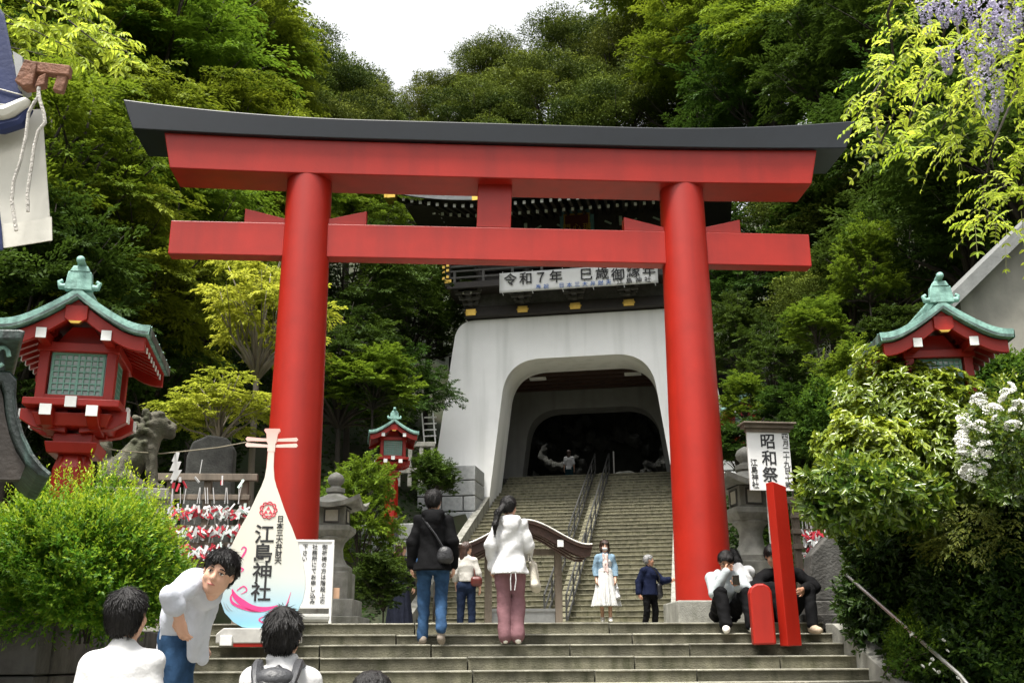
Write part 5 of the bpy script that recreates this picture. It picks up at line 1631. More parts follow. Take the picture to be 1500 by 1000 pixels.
m.build('ridge_scroll', COPPER, pv, smooth=True)
rs_ = pv_pts([(6, 504), (8, 545)])
MB().prism([(-x, z) for x, z in rs_[::-1]] + rs_, -0.15, 0.6, 'y', SH).build('ridge_support', TARN, pv)
for x, y in ((-0.55, 0.0), (0.2, 0.0), (-0.9, 0.65), (-0.05, 0.65)): MB().box((x, y, 1.15), (0.14, 0.14, 2.3)).build('post', DWOOD, pv)

# ---------------------------------------------------------------- awning, clamp, ropes and white banner at the upper left
BLUE = mat('blue_canvas', (0.004, 0.013, 0.070), 0.7, 0.3, 5.0, 0.1, 50)
OFFW = mat('offwhite_canvas', (0.50, 0.485, 0.44), 0.8, 0.12, 3.0, 0.08, 40)
Ya = 3.0
aw = empty('rolled_awning', P(5, 100, Ya), 0, 'rolled navy blue awning at the upper left corner', 'awning')
pts = [P(-620, -10, Ya), P(-60, -20, Ya), P(-5, 0, Ya), P(8, 20, Ya), P(22, 90, Ya), P(38, 150, Ya), P(30, 172, Ya), P(0, 178, Ya), P(-60, 185, Ya), P(-620, 200, Ya)]
m = MB()
A = [p for p in pts]
B = [p + Vector((-0.08, 0.12, 0.0)) for p in pts]
k = len(A)
m.add(A + B, [tuple(range(k)), tuple(range(2 * k - 1, k - 1, -1))] + [(i, (i + 1) % k, (i + 1) % k + k, i + k) for i in range(k)])
m.build('blue_canvas', BLUE, aw, world=True, bevel=0.012)
m = MB().tube([P(-620, 205, Ya - 0.02), P(-20, 186, Ya - 0.02), P(5, 187, Ya - 0.02), P(30, 180, Ya - 0.02), P(44, 160, Ya - 0.02)], [0.02, 0.02, 0.022, 0.02, 0.012], 8)
m.build('blue_roll', BLUE, aw, world=True, smooth=True)
m = MB().tube([P(-620, 186, Ya - 0.03), P(-20, 168, Ya - 0.03), P(10, 166, Ya - 0.03), P(36, 152, Ya - 0.03), P(40, 146, Ya - 0.03)], [0.026, 0.026, 0.026, 0.02, 0.012], 8)
m.build('white_band', OFFW, aw, world=True, smooth=True)
m = MB().tube([P(-10, 128, Ya - 0.004), P(34, 140, Ya - 0.004)], 0.002, 5).tube([P(-10, 152, Ya - 0.004), P(34, 156, Ya - 0.004)], 0.002, 5)
m.build('seam', OFFW, aw, world=True)
m = MB().prism([tuple((P(x, y, Ya).x, P(x, y, Ya).z)) for x, y in ((22, 80), (36, 88), (38, 128), (30, 134))], Ya - 0.02, Ya + 0.05, 'y')
m.build('metal_end', GREYM, aw, world=True)
for x in (-300, -600):
    q = P(x, 100, Ya)
    MB().tube([(q.x, Ya + 0.10, -1.9), (q.x, Ya + 0.10, q.z + 0.1)], 0.025, 10).build('awning_post', GREYM, aw, world=True, smooth=True)
RUST = mat('rusty_wood', (0.16, 0.07, 0.04), 0.8, 0.5, 12.0, 0.4, 60)
hk = empty('wooden_hook', P(60, 120, Ya), 0, 'rusty brown wooden hook sticking out from the blue awning', 'hook')
def flat(poly, y0, y1, name, mt, par, bev=0.004):
    pts = [(P(x, y, Ya).x, P(x, y, Ya).z) for x, y in poly]
    return MB().prism(pts, y0, y1, 'y').build(name, mt, par, world=True, bevel=bev)
flat([(48, 97), (108, 104), (106, 119), (50, 113)], Ya - 0.034, Ya - 0.004, 'hook_bar', RUST, hk)
flat([(93, 103), (107, 105), (96, 142), (81, 139)], Ya - 0.030, Ya - 0.008, 'hook_arm', RUST, hk)
flat([(28, 128), (43, 96), (61, 101), (54, 134), (40, 136)], Ya - 0.040, Ya + 0.006, 'hook_block', RUST, hk)
flat([(63, 122), (74, 117), (72, 134), (57, 138)], Ya - 0.042, Ya - 0.012, 'hook_peg', RUST, hk)
bn = empty('hanging_banner', P(35, 260, Ya), 0, 'offwhite canvas banner with a blue edge hanging at the upper left', 'banner')
rows = []
for j in range(9):
    t = j / 8
    rows.append([P((-400 + (62 + 14 * t + 400) * i / 8), (190 - 32 * i / 8 * 0.9) * (1 - t) + (365 - 12 * i / 8) * t, Ya + 0.03 + 0.012 * math.sin(i * 1.1 + t)) for i in range(9)])
bo = MB().sheet(rows).build('cloth', OFFW, bn, world=True, smooth=True)
sd = bo.modifiers.new('thick', 'SOLIDIFY'); sd.thickness = 0.006
rows2 = [[P(-390, 345, Ya + 0.02), P(10, 328, Ya + 0.02), P(60, 322, Ya + 0.02), P(76, 318, Ya + 0.02)], [P(-390, 380, Ya + 0.02), P(10, 363, Ya + 0.02), P(60, 355, Ya + 0.02), P(77, 352, Ya + 0.02)]]
bo = MB().sheet(rows2).build('hem', OFFW, bn, world=True)
sd = bo.modifiers.new('thick', 'SOLIDIFY'); sd.thickness = 0.004
MB().tube([P(-3, 310, Ya + 0.01), P(0, 340, Ya + 0.01), P(2, 366, Ya + 0.01)], 0.006, 6).build('blue_edge', BLUE, bn, world=True)
ROPE = mat('grey_rope', (0.42, 0.40, 0.37), 0.9, 0.4, 60.0, 0.5, 150)
for pts, lab in (([(57, 128), (56, 142), (50, 150), (42, 165), (38, 200), (30, 235), (20, 265), (17, 295), (24, 338)], 'longer grey rope hanging from the wooden hook'),
                 ([(56, 130), (58, 146), (64, 165), (66, 180), (56, 192), (50, 215), (45, 250), (40, 285), (41, 310)], 'shorter grey rope hanging from the wooden hook')):
    m = MB().tube([P(x, y, Ya - 0.04) for x, y in pts], 0.0055, 7)
    solid('rope', lab, 'rope', m, ROPE, 'ropes on the awning hook', smooth=True)

# ---------------------------------------------------------------- house corner at the right edge and its handrail
Yh = 11.5
hs_ = empty('house_eave', P(1480, 440, Yh), 0, 'white walled house with a grey sloping roof edge at the right border', 'house')
p0, p1 = P(1396, 452, Yh), P(1680, 172, Yh)
th = Vector((0, 0, 0.19))
p2 = Vector((2 * p1.x - p0.x, Yh, p0.z))
off = Vector((0.6, 5.5, 0))
A = [p0, p1, p2, p2 + th, p1 + th, p0 + th]
m = MB()
for q in ([p0, p1, p1 + th, p0 + th], [p1, p2, p2 + th, p1 + th]):
    m.add(q + [p + off for p in q], [(0, 1, 2, 3), (7, 6, 5, 4), (0, 4, 5, 1), (1, 5, 6, 2), (2, 6, 7, 3), (3, 7, 4, 0)])
m.build('roof', mat('grey_roof_metal', (0.17, 0.175, 0.17), 0.6, 0.3, 5.0, 0.15, 30), hs_, world=True)
dn = Vector((0, 0, -0.02))
w0, w1, w2 = p0.lerp(p1, 0.07) + dn, p1 + dn, p2.lerp(p1, 0.07) + dn
q = [Vector((w0.x, Yh + 0.2, 0.2)), Vector((w2.x, Yh + 0.2, 0.2)), w2 + Vector((0, 0.2, 0)), w1 + Vector((0, 0.2, 0)), w0 + Vector((0, 0.2, 0))]
k = len(q)
q2 = [p + Vector((0.5, 5.0, 0)) for p in q]
m = MB().add(q + q2, [tuple(range(k)), tuple(range(2 * k - 1, k - 1, -1))] + [(i, i + k, (i + 1) % k + k, (i + 1) % k) for i in range(k)])
m.build('wall', mat('cream_wall', (0.23, 0.22, 0.19), 0.85, 0.25, 2.0, streak=((0.12, 0.115, 0.10), 0.7, 3.0)), hs_, world=True)
a, b = P(1238, 840, 11.2), P(1406, 988, 8.9)
hr = empty('bank_handrail', (b.x, b.y, -1.9), 0, 'single steel handrail slanting down in front of the dark shrubs at right', 'handrail')
m = MB().tube([a + Vector((0.25, 0.25, -0.12)), a + Vector((0.04, 0.06, -0.01)), a, b, b + Vector((0.02, -0.3, -0.22))], 0.017, 10)
m.build('rail', STEEL, hr, world=True, smooth=True)
for t in (0.62, 1.0):
    q = a.lerp(b, t)
    MB().tube([q, q + Vector((0.01, 0, -0.06)), q + Vector((0.10, 0.05, -0.09)), (q.x + 0.45, q.y + 0.25, q.z - 0.12), (q.x + 0.5, q.y + 0.28, -1.9)], 0.010, 8).build('rail_post', STEEL, hr, world=True, smooth=True)
# ---------------------------------------------------------------- organic surfaces: smooth unions meshed with surface nets
def V3(*a): return np.array(a, float)
def cap(a, b, ra, rb, k=0.03, n=None, f=1.0, op='+'): return dict(t='cap', a=np.array(a, float), b=np.array(b, float), ra=ra, rb=rb, k=k, n=None if n is None else np.array(n, float), f=f, op=op)
def ell(c, r, k=0.02, M=None, op='+'): return dict(t='ell', c=np.array(c, float), r=np.array(r, float), k=k, M=M, op=op)
def cut(p, n): return dict(t='cut', p=np.array(p, float), n=np.array(n, float), op='i', k=0.0)       # keeps the side the normal points away from
def fold(fn): return dict(t='fn', fn=fn, op='f', k=0.0)
def prim_box(q, m):
    if q['t'] == 'cap':
        r = max(q['ra'], q['rb']) + m
        return np.minimum(q['a'], q['b']) - r, np.maximum(q['a'], q['b']) + r
    r = q['r'].max() + m
    return q['c'] - r, q['c'] + r
def sdf_mesh(prims, vox):
    adds = [q for q in prims if q['op'] == '+']
    bs = [prim_box(q, q['k'] + 3 * vox) for q in adds]
    lo = np.min([b[0] for b in bs], 0); hi = np.max([b[1] for b in bs], 0)
    n = np.ceil((hi - lo) / vox).astype(int) + 2
    V = np.full(n, 0.25, np.float32)
    ax = [lo[i] + vox * np.arange(n[i]) for i in range(3)]
    for q in prims:
        if q['op'] in '+-':
            b0, b1 = prim_box(q, q['k'] + 3 * vox)
            i0 = np.clip(((b0 - lo) / vox).astype(int), 0, n - 1); i1 = np.clip(((b1 - lo) / vox).astype(int) + 2, 1, n)
        else:
            i0, i1 = np.zeros(3, int), n
        if np.any(i1 <= i0): continue
        sl_ = tuple(slice(i0[i], i1[i]) for i in range(3))
        X, Y, Z = np.meshgrid(*[ax[i][sl_[i]] for i in range(3)], indexing='ij')
        p = np.stack([X, Y, Z], -1)
        if q['t'] == 'cap':
            a, b = q['a'], q['b']
            if q['n'] is not None:
                nn = q['n'] / np.linalg.norm(q['n'])
                p = p + ((p - a) @ nn)[..., None] * nn * (q['f'] - 1)
                b = b + ((b - a) @ nn) * nn * (q['f'] - 1)
            ba = b - a
            h = np.clip(((p - a) @ ba) / max(ba @ ba, 1e-9), 0, 1)
            d = np.linalg.norm(p - a - h[..., None] * ba, axis=-1) - (q['ra'] + (q['rb'] - q['ra']) * h)
        elif q['t'] == 'ell':
            e = p - q['c']
            if q['M'] is not None: e = e @ q['M']
            kk = np.linalg.norm(e / q['r'], axis=-1)
            d = (kk - 1) * q['r'].min() * np.where(kk > 1, 1.0, 1.0)
        elif q['t'] == 'cut':
            d = (p - q['p']) @ q['n']
        else:
            V[sl_] = q['fn'](p, V[sl_]); continue
        o = V[sl_]
        if q['op'] == '+':
            k = q['k']
            h = np.clip(0.5 + 0.5 * (o - d) / k, 0, 1) if k > 0 else (o > d).astype(float)
            V[sl_] = o * (1 - h) + d * h - k * h * (1 - h)
        elif q['op'] == '-':
            k = max(q['k'], 1e-4)
            h = np.clip(0.5 - 0.5 * (o + d) / k, 0, 1)
            V[sl_] = o * (1 - h) - d * h + k * h * (1 - h)
        else:
            V[sl_] = np.maximum(o, d)
    V[0], V[-1], V[:, 0], V[:, -1], V[:, :, 0], V[:, :, -1] = (0.25,) * 6
    ins = V < 0
    cs = [(0, 0, 0), (1, 0, 0), (0, 1, 0), (1, 1, 0), (0, 0, 1), (1, 0, 1), (0, 1, 1), (1, 1, 1)]
    m = n - 1
    cnt = sum(ins[c[0]:c[0] + m[0], c[1]:c[1] + m[1], c[2]:c[2] + m[2]].astype(np.int8) for c in cs)
    act = np.argwhere((cnt > 0) & (cnt < 8))
    if len(act) == 0: return np.zeros((0, 3)), np.zeros((0, 4), int)
    vals = np.stack([V[act[:, 0] + c[0], act[:, 1] + c[1], act[:, 2] + c[2]] for c in cs], 1)
    acc = np.zeros((len(act), 3)); num = np.zeros(len(act))
    for i, j in ((0, 1), (2, 3), (4, 5), (6, 7), (0, 2), (1, 3), (4, 6), (5, 7), (0, 4), (1, 5), (2, 6), (3, 7)):
        a, b = vals[:, i], vals[:, j]
        s = (a < 0) != (b < 0)
        t = np.where(s, a / np.where(s, a - b, 1), 0)
        pt = np.array(cs[i]) + t[:, None] * (np.array(cs[j]) - np.array(cs[i]))
        acc += pt * s[:, None]; num += s
    vert = lo + vox * (act + acc / num[:, None])
    idx = np.full(m, -1, np.int64)
    idx[act[:, 0], act[:, 1], act[:, 2]] = np.arange(len(act))
    faces = []
    for d_ in range(3):
        e = np.zeros(3, int); e[d_] = 1
        A = ins[:n[0] - e[0], :n[1] - e[1], :n[2] - e[2]]; B = ins[e[0]:, e[1]:, e[2]:]
        ed = np.argwhere(A != B)
        u, v = (d_ + 1) % 3, (d_ + 2) % 3
        eu = np.zeros(3, int); eu[u] = 1
        ev = np.zeros(3, int); ev[v] = 1
        ok = (ed[:, u] > 0) & (ed[:, v] > 0) & np.all(ed < m, 1)
        ed = ed[ok]
        g = lambda q: idx[q[:, 0], q[:, 1], q[:, 2]]
        f = np.stack([g(ed - eu - ev), g(ed - ev), g(ed), g(ed - eu)], 1)
        flip = ~A[ed[:, 0], ed[:, 1], ed[:, 2]]
        f[flip] = f[flip][:, ::-1]
        faces.append(f[(f >= 0).all(1)])
    return vert, np.concatenate(faces)
def organic(name, prims, vox, mt, parent=None):
    v, f = sdf_mesh(prims, vox)
    me = bpy.data.meshes.new(name)
    me.vertices.add(len(v)); me.vertices.foreach_set('co', v.astype(np.float32).reshape(-1))
    me.loops.add(len(f) * 4); me.loops.foreach_set('vertex_index', f.astype(np.int32).reshape(-1))
    me.polygons.add(len(f)); me.polygons.foreach_set('loop_start', np.arange(0, len(f) * 4, 4, dtype=np.int32))
    me.polygons.foreach_set('use_smooth', [True] * len(f))
    me.update()
    return link(name, me, mt, parent)
def wrinkle(amp, fr, seed, zs=1.0):
    rgl = np.random.default_rng(seed)
    K = rgl.normal(0, 1, (5, 3)) * np.array([1, 1, zs]) * fr
    ph = rgl.uniform(0, 6.28, 5)
    def fn(p, o):
        w_ = 1.35 * sum(np.sin(p @ K[i] + ph[i] + 1.5 * np.sin(p @ K[(i + 2) % 5] * 0.6)) for i in range(5)) / 5
        return o + amp * w_
    return fold(fn)
def frame(fwd, up=(0, 0, 1)):
    """Columns: right, forward, up of a head looking along fwd."""
    f = np.array(fwd, float); f /= np.linalg.norm(f)
    u = np.array(up, float); r = np.cross(f, u); r /= np.linalg.norm(r)
    return np.stack([r, f, np.cross(r, f)], 1)
SKIN = mat('skin', (0.52, 0.30, 0.21), 0.5, 0.08, 20.0, 0.05, 120, spec=0.4)
SKIN_T = mat('tanned_skin', (0.42, 0.22, 0.14), 0.5, 0.08, 20.0, 0.05, 120, spec=0.4)
HAIRB = mat('black_hair', (0.007, 0.006, 0.006), 0.48, 0.4, 30.0, 0.5, 160, stretch=(1, 1, 0.12), spec=0.25)
HAIRBR = mat('brown_hair', (0.045, 0.022, 0.015), 0.4, 0.4, 30.0, 0.5, 160, stretch=(1, 1, 0.12), spec=0.5)
HAIRG = mat('grey_hair', (0.30, 0.30, 0.30), 0.5, 0.5, 30.0, 0.5, 160)
def cloth(name, col, **k): return mat(name, col, k.pop('rough', 0.85), k.pop('var', 0.14), k.pop('scale', 9.0), k.pop('bump', 0.55), k.pop('bscale', 13.0), spec=0.08, **k)
DENIM = cloth('blue_denim', (0.024, 0.056, 0.115), var=0.5, scale=7.0)
DKDENIM = cloth('dark_denim', (0.009, 0.015, 0.034), var=0.3)
BLACKC = cloth('black_cloth', (0.004, 0.004, 0.0045))
NAVYC = cloth('navy_cloth', (0.006, 0.009, 0.026))
WHITEC = cloth('white_cotton', (0.47, 0.47, 0.475), var=0.05)
PALEC = cloth('pale_blue_shirt', (0.45, 0.47, 0.53), var=0.12)
MAUVE = cloth('mauve_cloth', (0.165, 0.085, 0.095))
GREYC = cloth('light_grey_fleece', (0.30, 0.33, 0.34), var=0.08)
LDENIM = cloth('pale_denim', (0.16, 0.24, 0.31), var=0.4)
CREAM = cloth('cream_canvas', (0.42, 0.39, 0.33), var=0.06)
RUBBER = mat('white_rubber', (0.65, 0.63, 0.58), 0.6, 0.1)
LIPS = mat('lips', (0.40, 0.13, 0.11), 0.45, 0.1)
EYEW = mat('eye_white', (0.65, 0.62, 0.58), 0.3, 0.02)
EYED = mat('dark_iris', (0.012, 0.008, 0.006), 0.2, 0.02)
def joints(H=1.70, **ov):
    s = H / 1.70
    j = dict(pelvis=(0, 0, .93), waist=(0, .0, 1.07), chest=(0, .0, 1.27), neck=(0, -.01, 1.43), head=(0, .015, 1.585), look=(0, 1, 0), tilt=(0, 0, 1),
             sl=(-.155, 0, 1.36), sr=(.155, 0, 1.36), el=(-.205, -.02, 1.11), er=(.205, -.02, 1.11), wl=(-.215, .05, .87), wr=(.215, .05, .87), hl=(0, .05, -.1), hr=(0, .05, -.1),
             hil=(-.09, 0, .90), hir=(.09, 0, .90), kl=(-.10, .015, .49), kr=(.10, .015, .49), al=(-.105, -.02, .085), ar=(.105, -.02, .085), tl=(-.12, .15, .025), tr=(.12, .15, .025))
    j.update(ov)
    return {k: np.array(v, float) * (1 if k in ('look', 'tilt') else s) for k, v in j.items()}, s
def hand(w_, d, curl, side, s, palm_n):
    """Palm, four unequal bent fingers and a thumb that leaves the side of the palm."""
    d = d / np.linalg.norm(d)
    pn = np.array(palm_n, float); pn -= d * (pn @ d); pn /= max(np.linalg.norm(pn), 1e-6)
    lat = np.cross(d, pn) * side
    out = [cap(w_, w_ + d * .05 * s, .027 * s, .036 * s, .02, pn, 1.7), cap(w_ + d * .05 * s, w_ + d * .085 * s, .037 * s, .036 * s, .015, pn, 1.9)]
    for i, (off, ln) in enumerate(((.030, .068), (.010, .078), (-.010, .072), (-.029, .056))):
        a = w_ + (d * .088 + lat * off) * s
        c1 = curl * (1 + 0.12 * i)
        d1 = d * math.cos(c1 * .6) + pn * math.sin(c1 * .6)
        d2 = d * math.cos(c1 * 1.3) + pn * math.sin(c1 * 1.3)
        b = a + d1 * ln * .55 * s
        out += [cap(a, b, .0098 * s, .0088 * s, .006), cap(b, b + d2 * ln * .5 * s, .0086 * s, .0072 * s, .004)]
    a = w_ + (d * .03 + lat * .03) * s
    b = a + (d * .03 + lat * .026 + pn * .012) * s
    out += [cap(a, b, .014 * s, .012 * s, .012), cap(b, b + (d * .034 + lat * .006 + pn * .012) * s, .011 * s, .009 * s, .005)]
    return out
def head_prims(j, s):
    F = frame(j['look'], j['tilt'])
    at = lambda x, y, z: j['head'] + F @ (np.array((x, y, z)) * s)
    E = lambda c, r, k=.02: ell(at(*c), np.array(r) * s, k * s, F)
    pr = [E((0, -.008, .035), (.076, .096, .083)), E((0, .022, -.030), (.064, .072, .078), .03), cap(at(0, .055, -.088), at(0, .035, -.07), .030 * s, .045 * s, .03),
          cap(at(0, .088, .012), at(0, .106, -.027), .010 * s, .0135 * s, .012), E((-.010, .097, -.029), (.009, .010, .008), .008), E((.010, .097, -.029), (.009, .010, .008), .008),
          cap(at(-.032, .080, .022), at(.032, .080, .022), .012 * s, .012 * s, .015), E((-.036, .066, -.03), (.024, .022, .022), .02), E((.036, .066, -.03), (.024, .022, .022), .02),
          E((0, .089, -.060), (.020, .010, .012), .01)]
    for q in (-1, 1): pr += [E((q * .078, -.005, -.004), (.011, .020, .031), .008), dict(E((q * .031, .099, .004), (.015, .012, .009), .01), op='-')]
    return pr, F, at
def body_prims(j, s):
    y = (j['sr'] - j['sl']); fwd = np.cross(np.array([0, 0, 1.0]), y); fwd /= np.linalg.norm(fwd)
    pr = [cap(j['pelvis'], j['waist'], .130 * s, .112 * s, .03, fwd, 1.35), cap(j['waist'], j['chest'], .112 * s, .130 * s, .03, fwd, 1.35), cap(j['chest'], (j['sl'] + j['sr']) / 2 - V3(0, 0, .03), .125 * s, .09 * s, .04, fwd, 1.35),
          cap(j['neck'] - V3(0, 0, .045), j['sl'], .045 * s, .045 * s, .03), cap(j['neck'] - V3(0, 0, .045), j['sr'], .045 * s, .045 * s, .03), cap(j['neck'] - V3(0, 0, .05), j['head'] - V3(0, 0, .06), .058 * s, .050 * s, .03)]
    for a, b, c in (('sl', 'el', 'wl'), ('sr', 'er', 'wr')):
        pr += [cap(j[a], j[b], .054 * s, .041 * s, .03), cap(j[b], j[c], .041 * s, .027 * s, .02)]
    for a, b, c, d in (('hil', 'kl', 'al', 'tl'), ('hir', 'kr', 'ar', 'tr')):
        back = (j[b] + (j[c] - j[b]) * .3) - fwd * .012
        pr += [cap(j[a], j[b], .078 * s, .050 * s, .03), cap(j[b], j[c], .047 * s, .036 * s, .02), ell(back, np.array((.042, .042, .09)) * s, .02), cap(j[c] - V3(0, 0, .03), j[d], .036 * s, .026 * s, .02)]
    return pr
def person(loc, rz, label, H, ov, skin, hair, garments, shoe, vox=.009, curl=(.6, .6), palm=((1, 0, 0), (-1, 0, 0)), face=True, group=None):
    j, s = joints(H, **ov)
    hp, F, at = head_prims(j, s)
    pr = body_prims(j, s) + hp
    pr += hand(j['wl'], j['hl'], curl[0], 1, s, palm[0]) + hand(j['wr'], j['hr'], curl[1], -1, s, palm[1])
    o = organic('person', pr, min(vox, .0085) if vox < .012 else vox, skin)
    o.location, o.rotation_euler = loc, (0, 0, rz)
    tag(o, label, 'person', group)
    if face:
        for q in (-1, 1):
            Mh = Matrix(np.vstack([np.hstack([F, at(q * .031, .085, .004)[:, None]]), [0, 0, 0, 1]]).tolist())
            e = MB().ball((0, 0, 0), (.0135 * s, .010 * s, .0072 * s), 10, Mh).build('eye', EYEW, o, smooth=True)
            MB().ball((0, .0065 * s, .0005), (.0068 * s, .005 * s, .0068 * s), 8, Mh).build('iris', EYED, e, smooth=True)
            MB().tube([Mh @ Vector((-.016, .012, .0055)), Mh @ Vector((0, .0155, .0085)), Mh @ Vector((.016, .011, .0055))], .0022 * s, 5).build('eyelid', EYED, e)
            MB().tube([Mh @ Vector((-q * .014, .013, .024)), Mh @ Vector((0, .015, .027)), Mh @ Vector((q * .02, .005, .021))], [.0035 * s, .004 * s, .0018 * s], 6).build('eyebrow', HAIRB, o)
        MB().tube([Vector(at(-.021, .090, -.063)), Vector(at(-.008, .1005, -.060)), Vector(at(0, .1015, -.061)), Vector(at(.008, .1005, -.060)), Vector(at(.021, .090, -.063))], [.002 * s, .0055 * s, .006 * s, .0055 * s, .002 * s], 6).build('lips', LIPS, o, smooth=True)
    # hair
    if hair:
        hs_ = hair.get('size', 1.0)
        E = lambda c, r, k=.02, op='+': ell(at(*c), np.array(r) * s, k * s, F, op)
        hv = min(vox, .008) if vox < .02 else vox
        h = [E((0, -.016, .046), (.090 * hs_, .106 * hs_, .090 * hs_)), E((0, -.05, .005), (.084 * hs_, .070, .085), .03)]
        for c, r in hair.get('add', []): h.append(E(c, r, .02))
        for a, b, ra, rb in hair.get('locks', []): h.append(cap(at(*a), at(*b), ra * s, rb * s, .02))
        if not hair.get('noface'):
            h.append(E((0, .115, hair.get('fringe', -.035)), (.070, .062, .085), .012, '-'))
            h.append(E((0, .10, -.10), (.072, .075, .06), .01, '-'))
        for q in hair.get('ears', (-1, 1)): h.append(E((q * .088, .012, -.015), (.022, .022, .028), .008, '-'))
        if 'nape' in hair: h.append(E((0, -.09, hair['nape'] - .08), (.12, .10, .07), .02, '-'))
        h.append(wrinkle(hair.get('rough', .0045), 75, hair.get('seed', 1), .35))
        ho = organic('hair', h, hv, hair['mat'], o)
        if vox < .0125:
            me = ho.data
            nv = len(me.vertices)
            co = np.empty(nv * 3); me.vertices.foreach_get('co', co); co = co.reshape(-1, 3)
            no = np.empty(nv * 3); me.vertices.foreach_get('normal', no); no = no.reshape(-1, 3)
            rgh = np.random.default_rng(hair.get('seed', 1))
            pick = rgh.integers(0, nv, 1700)
            crown_ = at(0.01, -.05, .13)
            flow = (co[pick] - crown_); flow = norm(flow) + np.array([0, 0, -.55]) + rgh.normal(0, .22, (len(pick), 3))
            nn_ = no[pick]
            flow = flow - nn_ * (np.sum(flow * nn_, 1) - .22)[:, None]
            fr = (co[pick] - j['head']) @ F
            lt = rgh.uniform(.02, .05, len(pick)) * s * np.where((fr[:, 1] > .03) & (fr[:, 2] < .085 * s), .35, 1)
            ms2 = leaf_mesh('strands', co[pick] - nn_ * .002, flow, nn_, lt, .0055 * s, .5)
            link('hair_strands', ms2, hair['mat'], ho)
    for g in garments:
        name, mt, prims, gv = g(j, s, at)
        organic(name, prims, gv or vox, mt, o)
    if shoe:
        for c, d in (('al', 'tl'), ('ar', 'tr')):
            a, b = j[c], j[d]
            heel = a + (a - b) * np.array([.25, .25, 0]) * .8
            heel[2] = b[2] + (a[2] - b[2]) * .25
            u = (b - heel)
            organic('shoe', [cap(heel, heel + u * .95, .040 * s, .036 * s, .02), cap(a - (a - heel) * .2, heel + u * .6, .046 * s, .034 * s, .03)], max(vox, .009), shoe, o)
    return o, j, s, at
# garments: each returns name, material, shapes
def top(name, mt, t=.018, sleeve=1.0, hem=.86, hemw=.165, flat_=1.25, wr=(.010, 22), loose=1.25, hood=False, collar=0.0, cuff=.0, seed=3, vox=None, hemdrop=(0, 0, 0)):
    def g(j, s, at):
        y = (j['sr'] - j['sl']); fwd = np.cross(np.array([0, 0, 1.0]), y); fwd /= np.linalg.norm(fwd)
        hp = j['pelvis'].copy(); d = j['pelvis'] - j['waist']; d /= np.linalg.norm(d)
        hemp = j['pelvis'] + d * (.93 - hem) * s + np.array(hemdrop)
        w1 = (.125 + t) * s
        t_ = t * .55
        w1 = (.122 + t_) * s
        pr = [cap(hemp, j['waist'], hemw * s, w1 * 1.03, .03, fwd, flat_), cap(j['waist'], j['chest'], w1 * 1.03, (.134 + t_) * s, .03, fwd, flat_), cap(j['chest'], (j['sl'] + j['sr']) / 2 - V3(0, 0, .03), (.128 + t_) * s, .085 * s, .04, fwd, flat_)]
        nb = j['neck'] - V3(0, 0, .045)
        pr += [cap(nb, j['sl'], (.058 + t_) * s, (.047 + t_) * s, .035), cap(nb, j['sr'], (.058 + t_) * s, (.047 + t_) * s, .035), cap(nb, j['neck'] + V3(0, 0, .008), .070 * s, .064 * s, .03)]
        for a, b, c in (('sl', 'el', 'wl'), ('sr', 'er', 'wr')):
            pr.append(cap(j[a], j[b], (.047 + t_) * s, (.040 + t_ * loose) * s, .02))
            if sleeve > .5:
                e = j[b] + (j[c] - j[b]) * (sleeve - .5) * 2
                pr.append(cap(j[b], e, (.040 + t_ * loose) * s, (.031 + t_ * loose) * s, .015))
                if cuff: pr.append(cap(e - (e - j[b]) / np.linalg.norm(e - j[b]) * .05, e, (.034 + t_ * loose + cuff) * s, (.034 + t_ * loose + cuff) * s, .004))
        pr.append(wrinkle(wr[0], wr[1], seed, .8))
        pr.append(cut(hemp, d))
        if collar:
            for q in (-1, 1): pr.append(cap(j['neck'] + V3(q * .02, .05, .0) * s, j['neck'] + V3(q * .058, -.02, .045) * s, .022 * s, .020 * s, .012))
            pr.append(cap(j['neck'] + V3(-.055, -.02, .035) * s, j['neck'] + V3(.055, -.02, .035) * s, .026 * s, .026 * s, .012))
        if hood:
            pr += [cap(j['neck'] + V3(-.08, -.07, .0) * s, j['neck'] + V3(.08, -.07, .0) * s, .052 * s, .052 * s, .03), ell(j['neck'] + V3(0, -.11, -.07) * s, V3(.095, .05, .085) * s, .03), cap(j['neck'] + V3(-.085, -.03, .02) * s, j['neck'] + V3(-.06, .06, -.01) * s, .035 * s, .022 * s, .02), cap(j['neck'] + V3(.085, -.03, .02) * s, j['neck'] + V3(.06, .06, -.01) * s, .035 * s, .022 * s, .02)]
        return name, mt, pr, vox
    return g
def trousers(name, mt, t=.016, end=1.0, flare=.0, wr=(.008, 26), seed=5, vox=None, top_z=1.03):
    def g(j, s, at):
        y = (j['sr'] - j['sl']); fwd = np.cross(np.array([0, 0, 1.0]), y); fwd /= np.linalg.norm(fwd)
        d = (j['waist'] - j['pelvis']); d /= np.linalg.norm(d)
        pr = [cap(j['pelvis'] - d * .03, j['pelvis'] + d * .10 * s, (.130 + t * .6) * s, (.114 + t * .4) * s, .03, fwd, 1.25)]
        for a, b, c in (('hil', 'kl', 'al'), ('hir', 'kr', 'ar')):
            e = j[b] + (j[c] - j[b]) * (end + .02)
            pr += [cap(j[a], j[b], (.084 + t * .6) * s, (.056 + t * .7 + flare * .5) * s, .008), cap(j[b], e, (.056 + t * .7 + flare * .5) * s, (.044 + t * .7 + flare) * s, .008), ell(j[a] - fwd * .045 * s, V3(.085, .065, .085) * s, .03)]
        pr.append(wrinkle(wr[0], wr[1], seed, 1.2))
        return name, mt, pr, vox
    return g
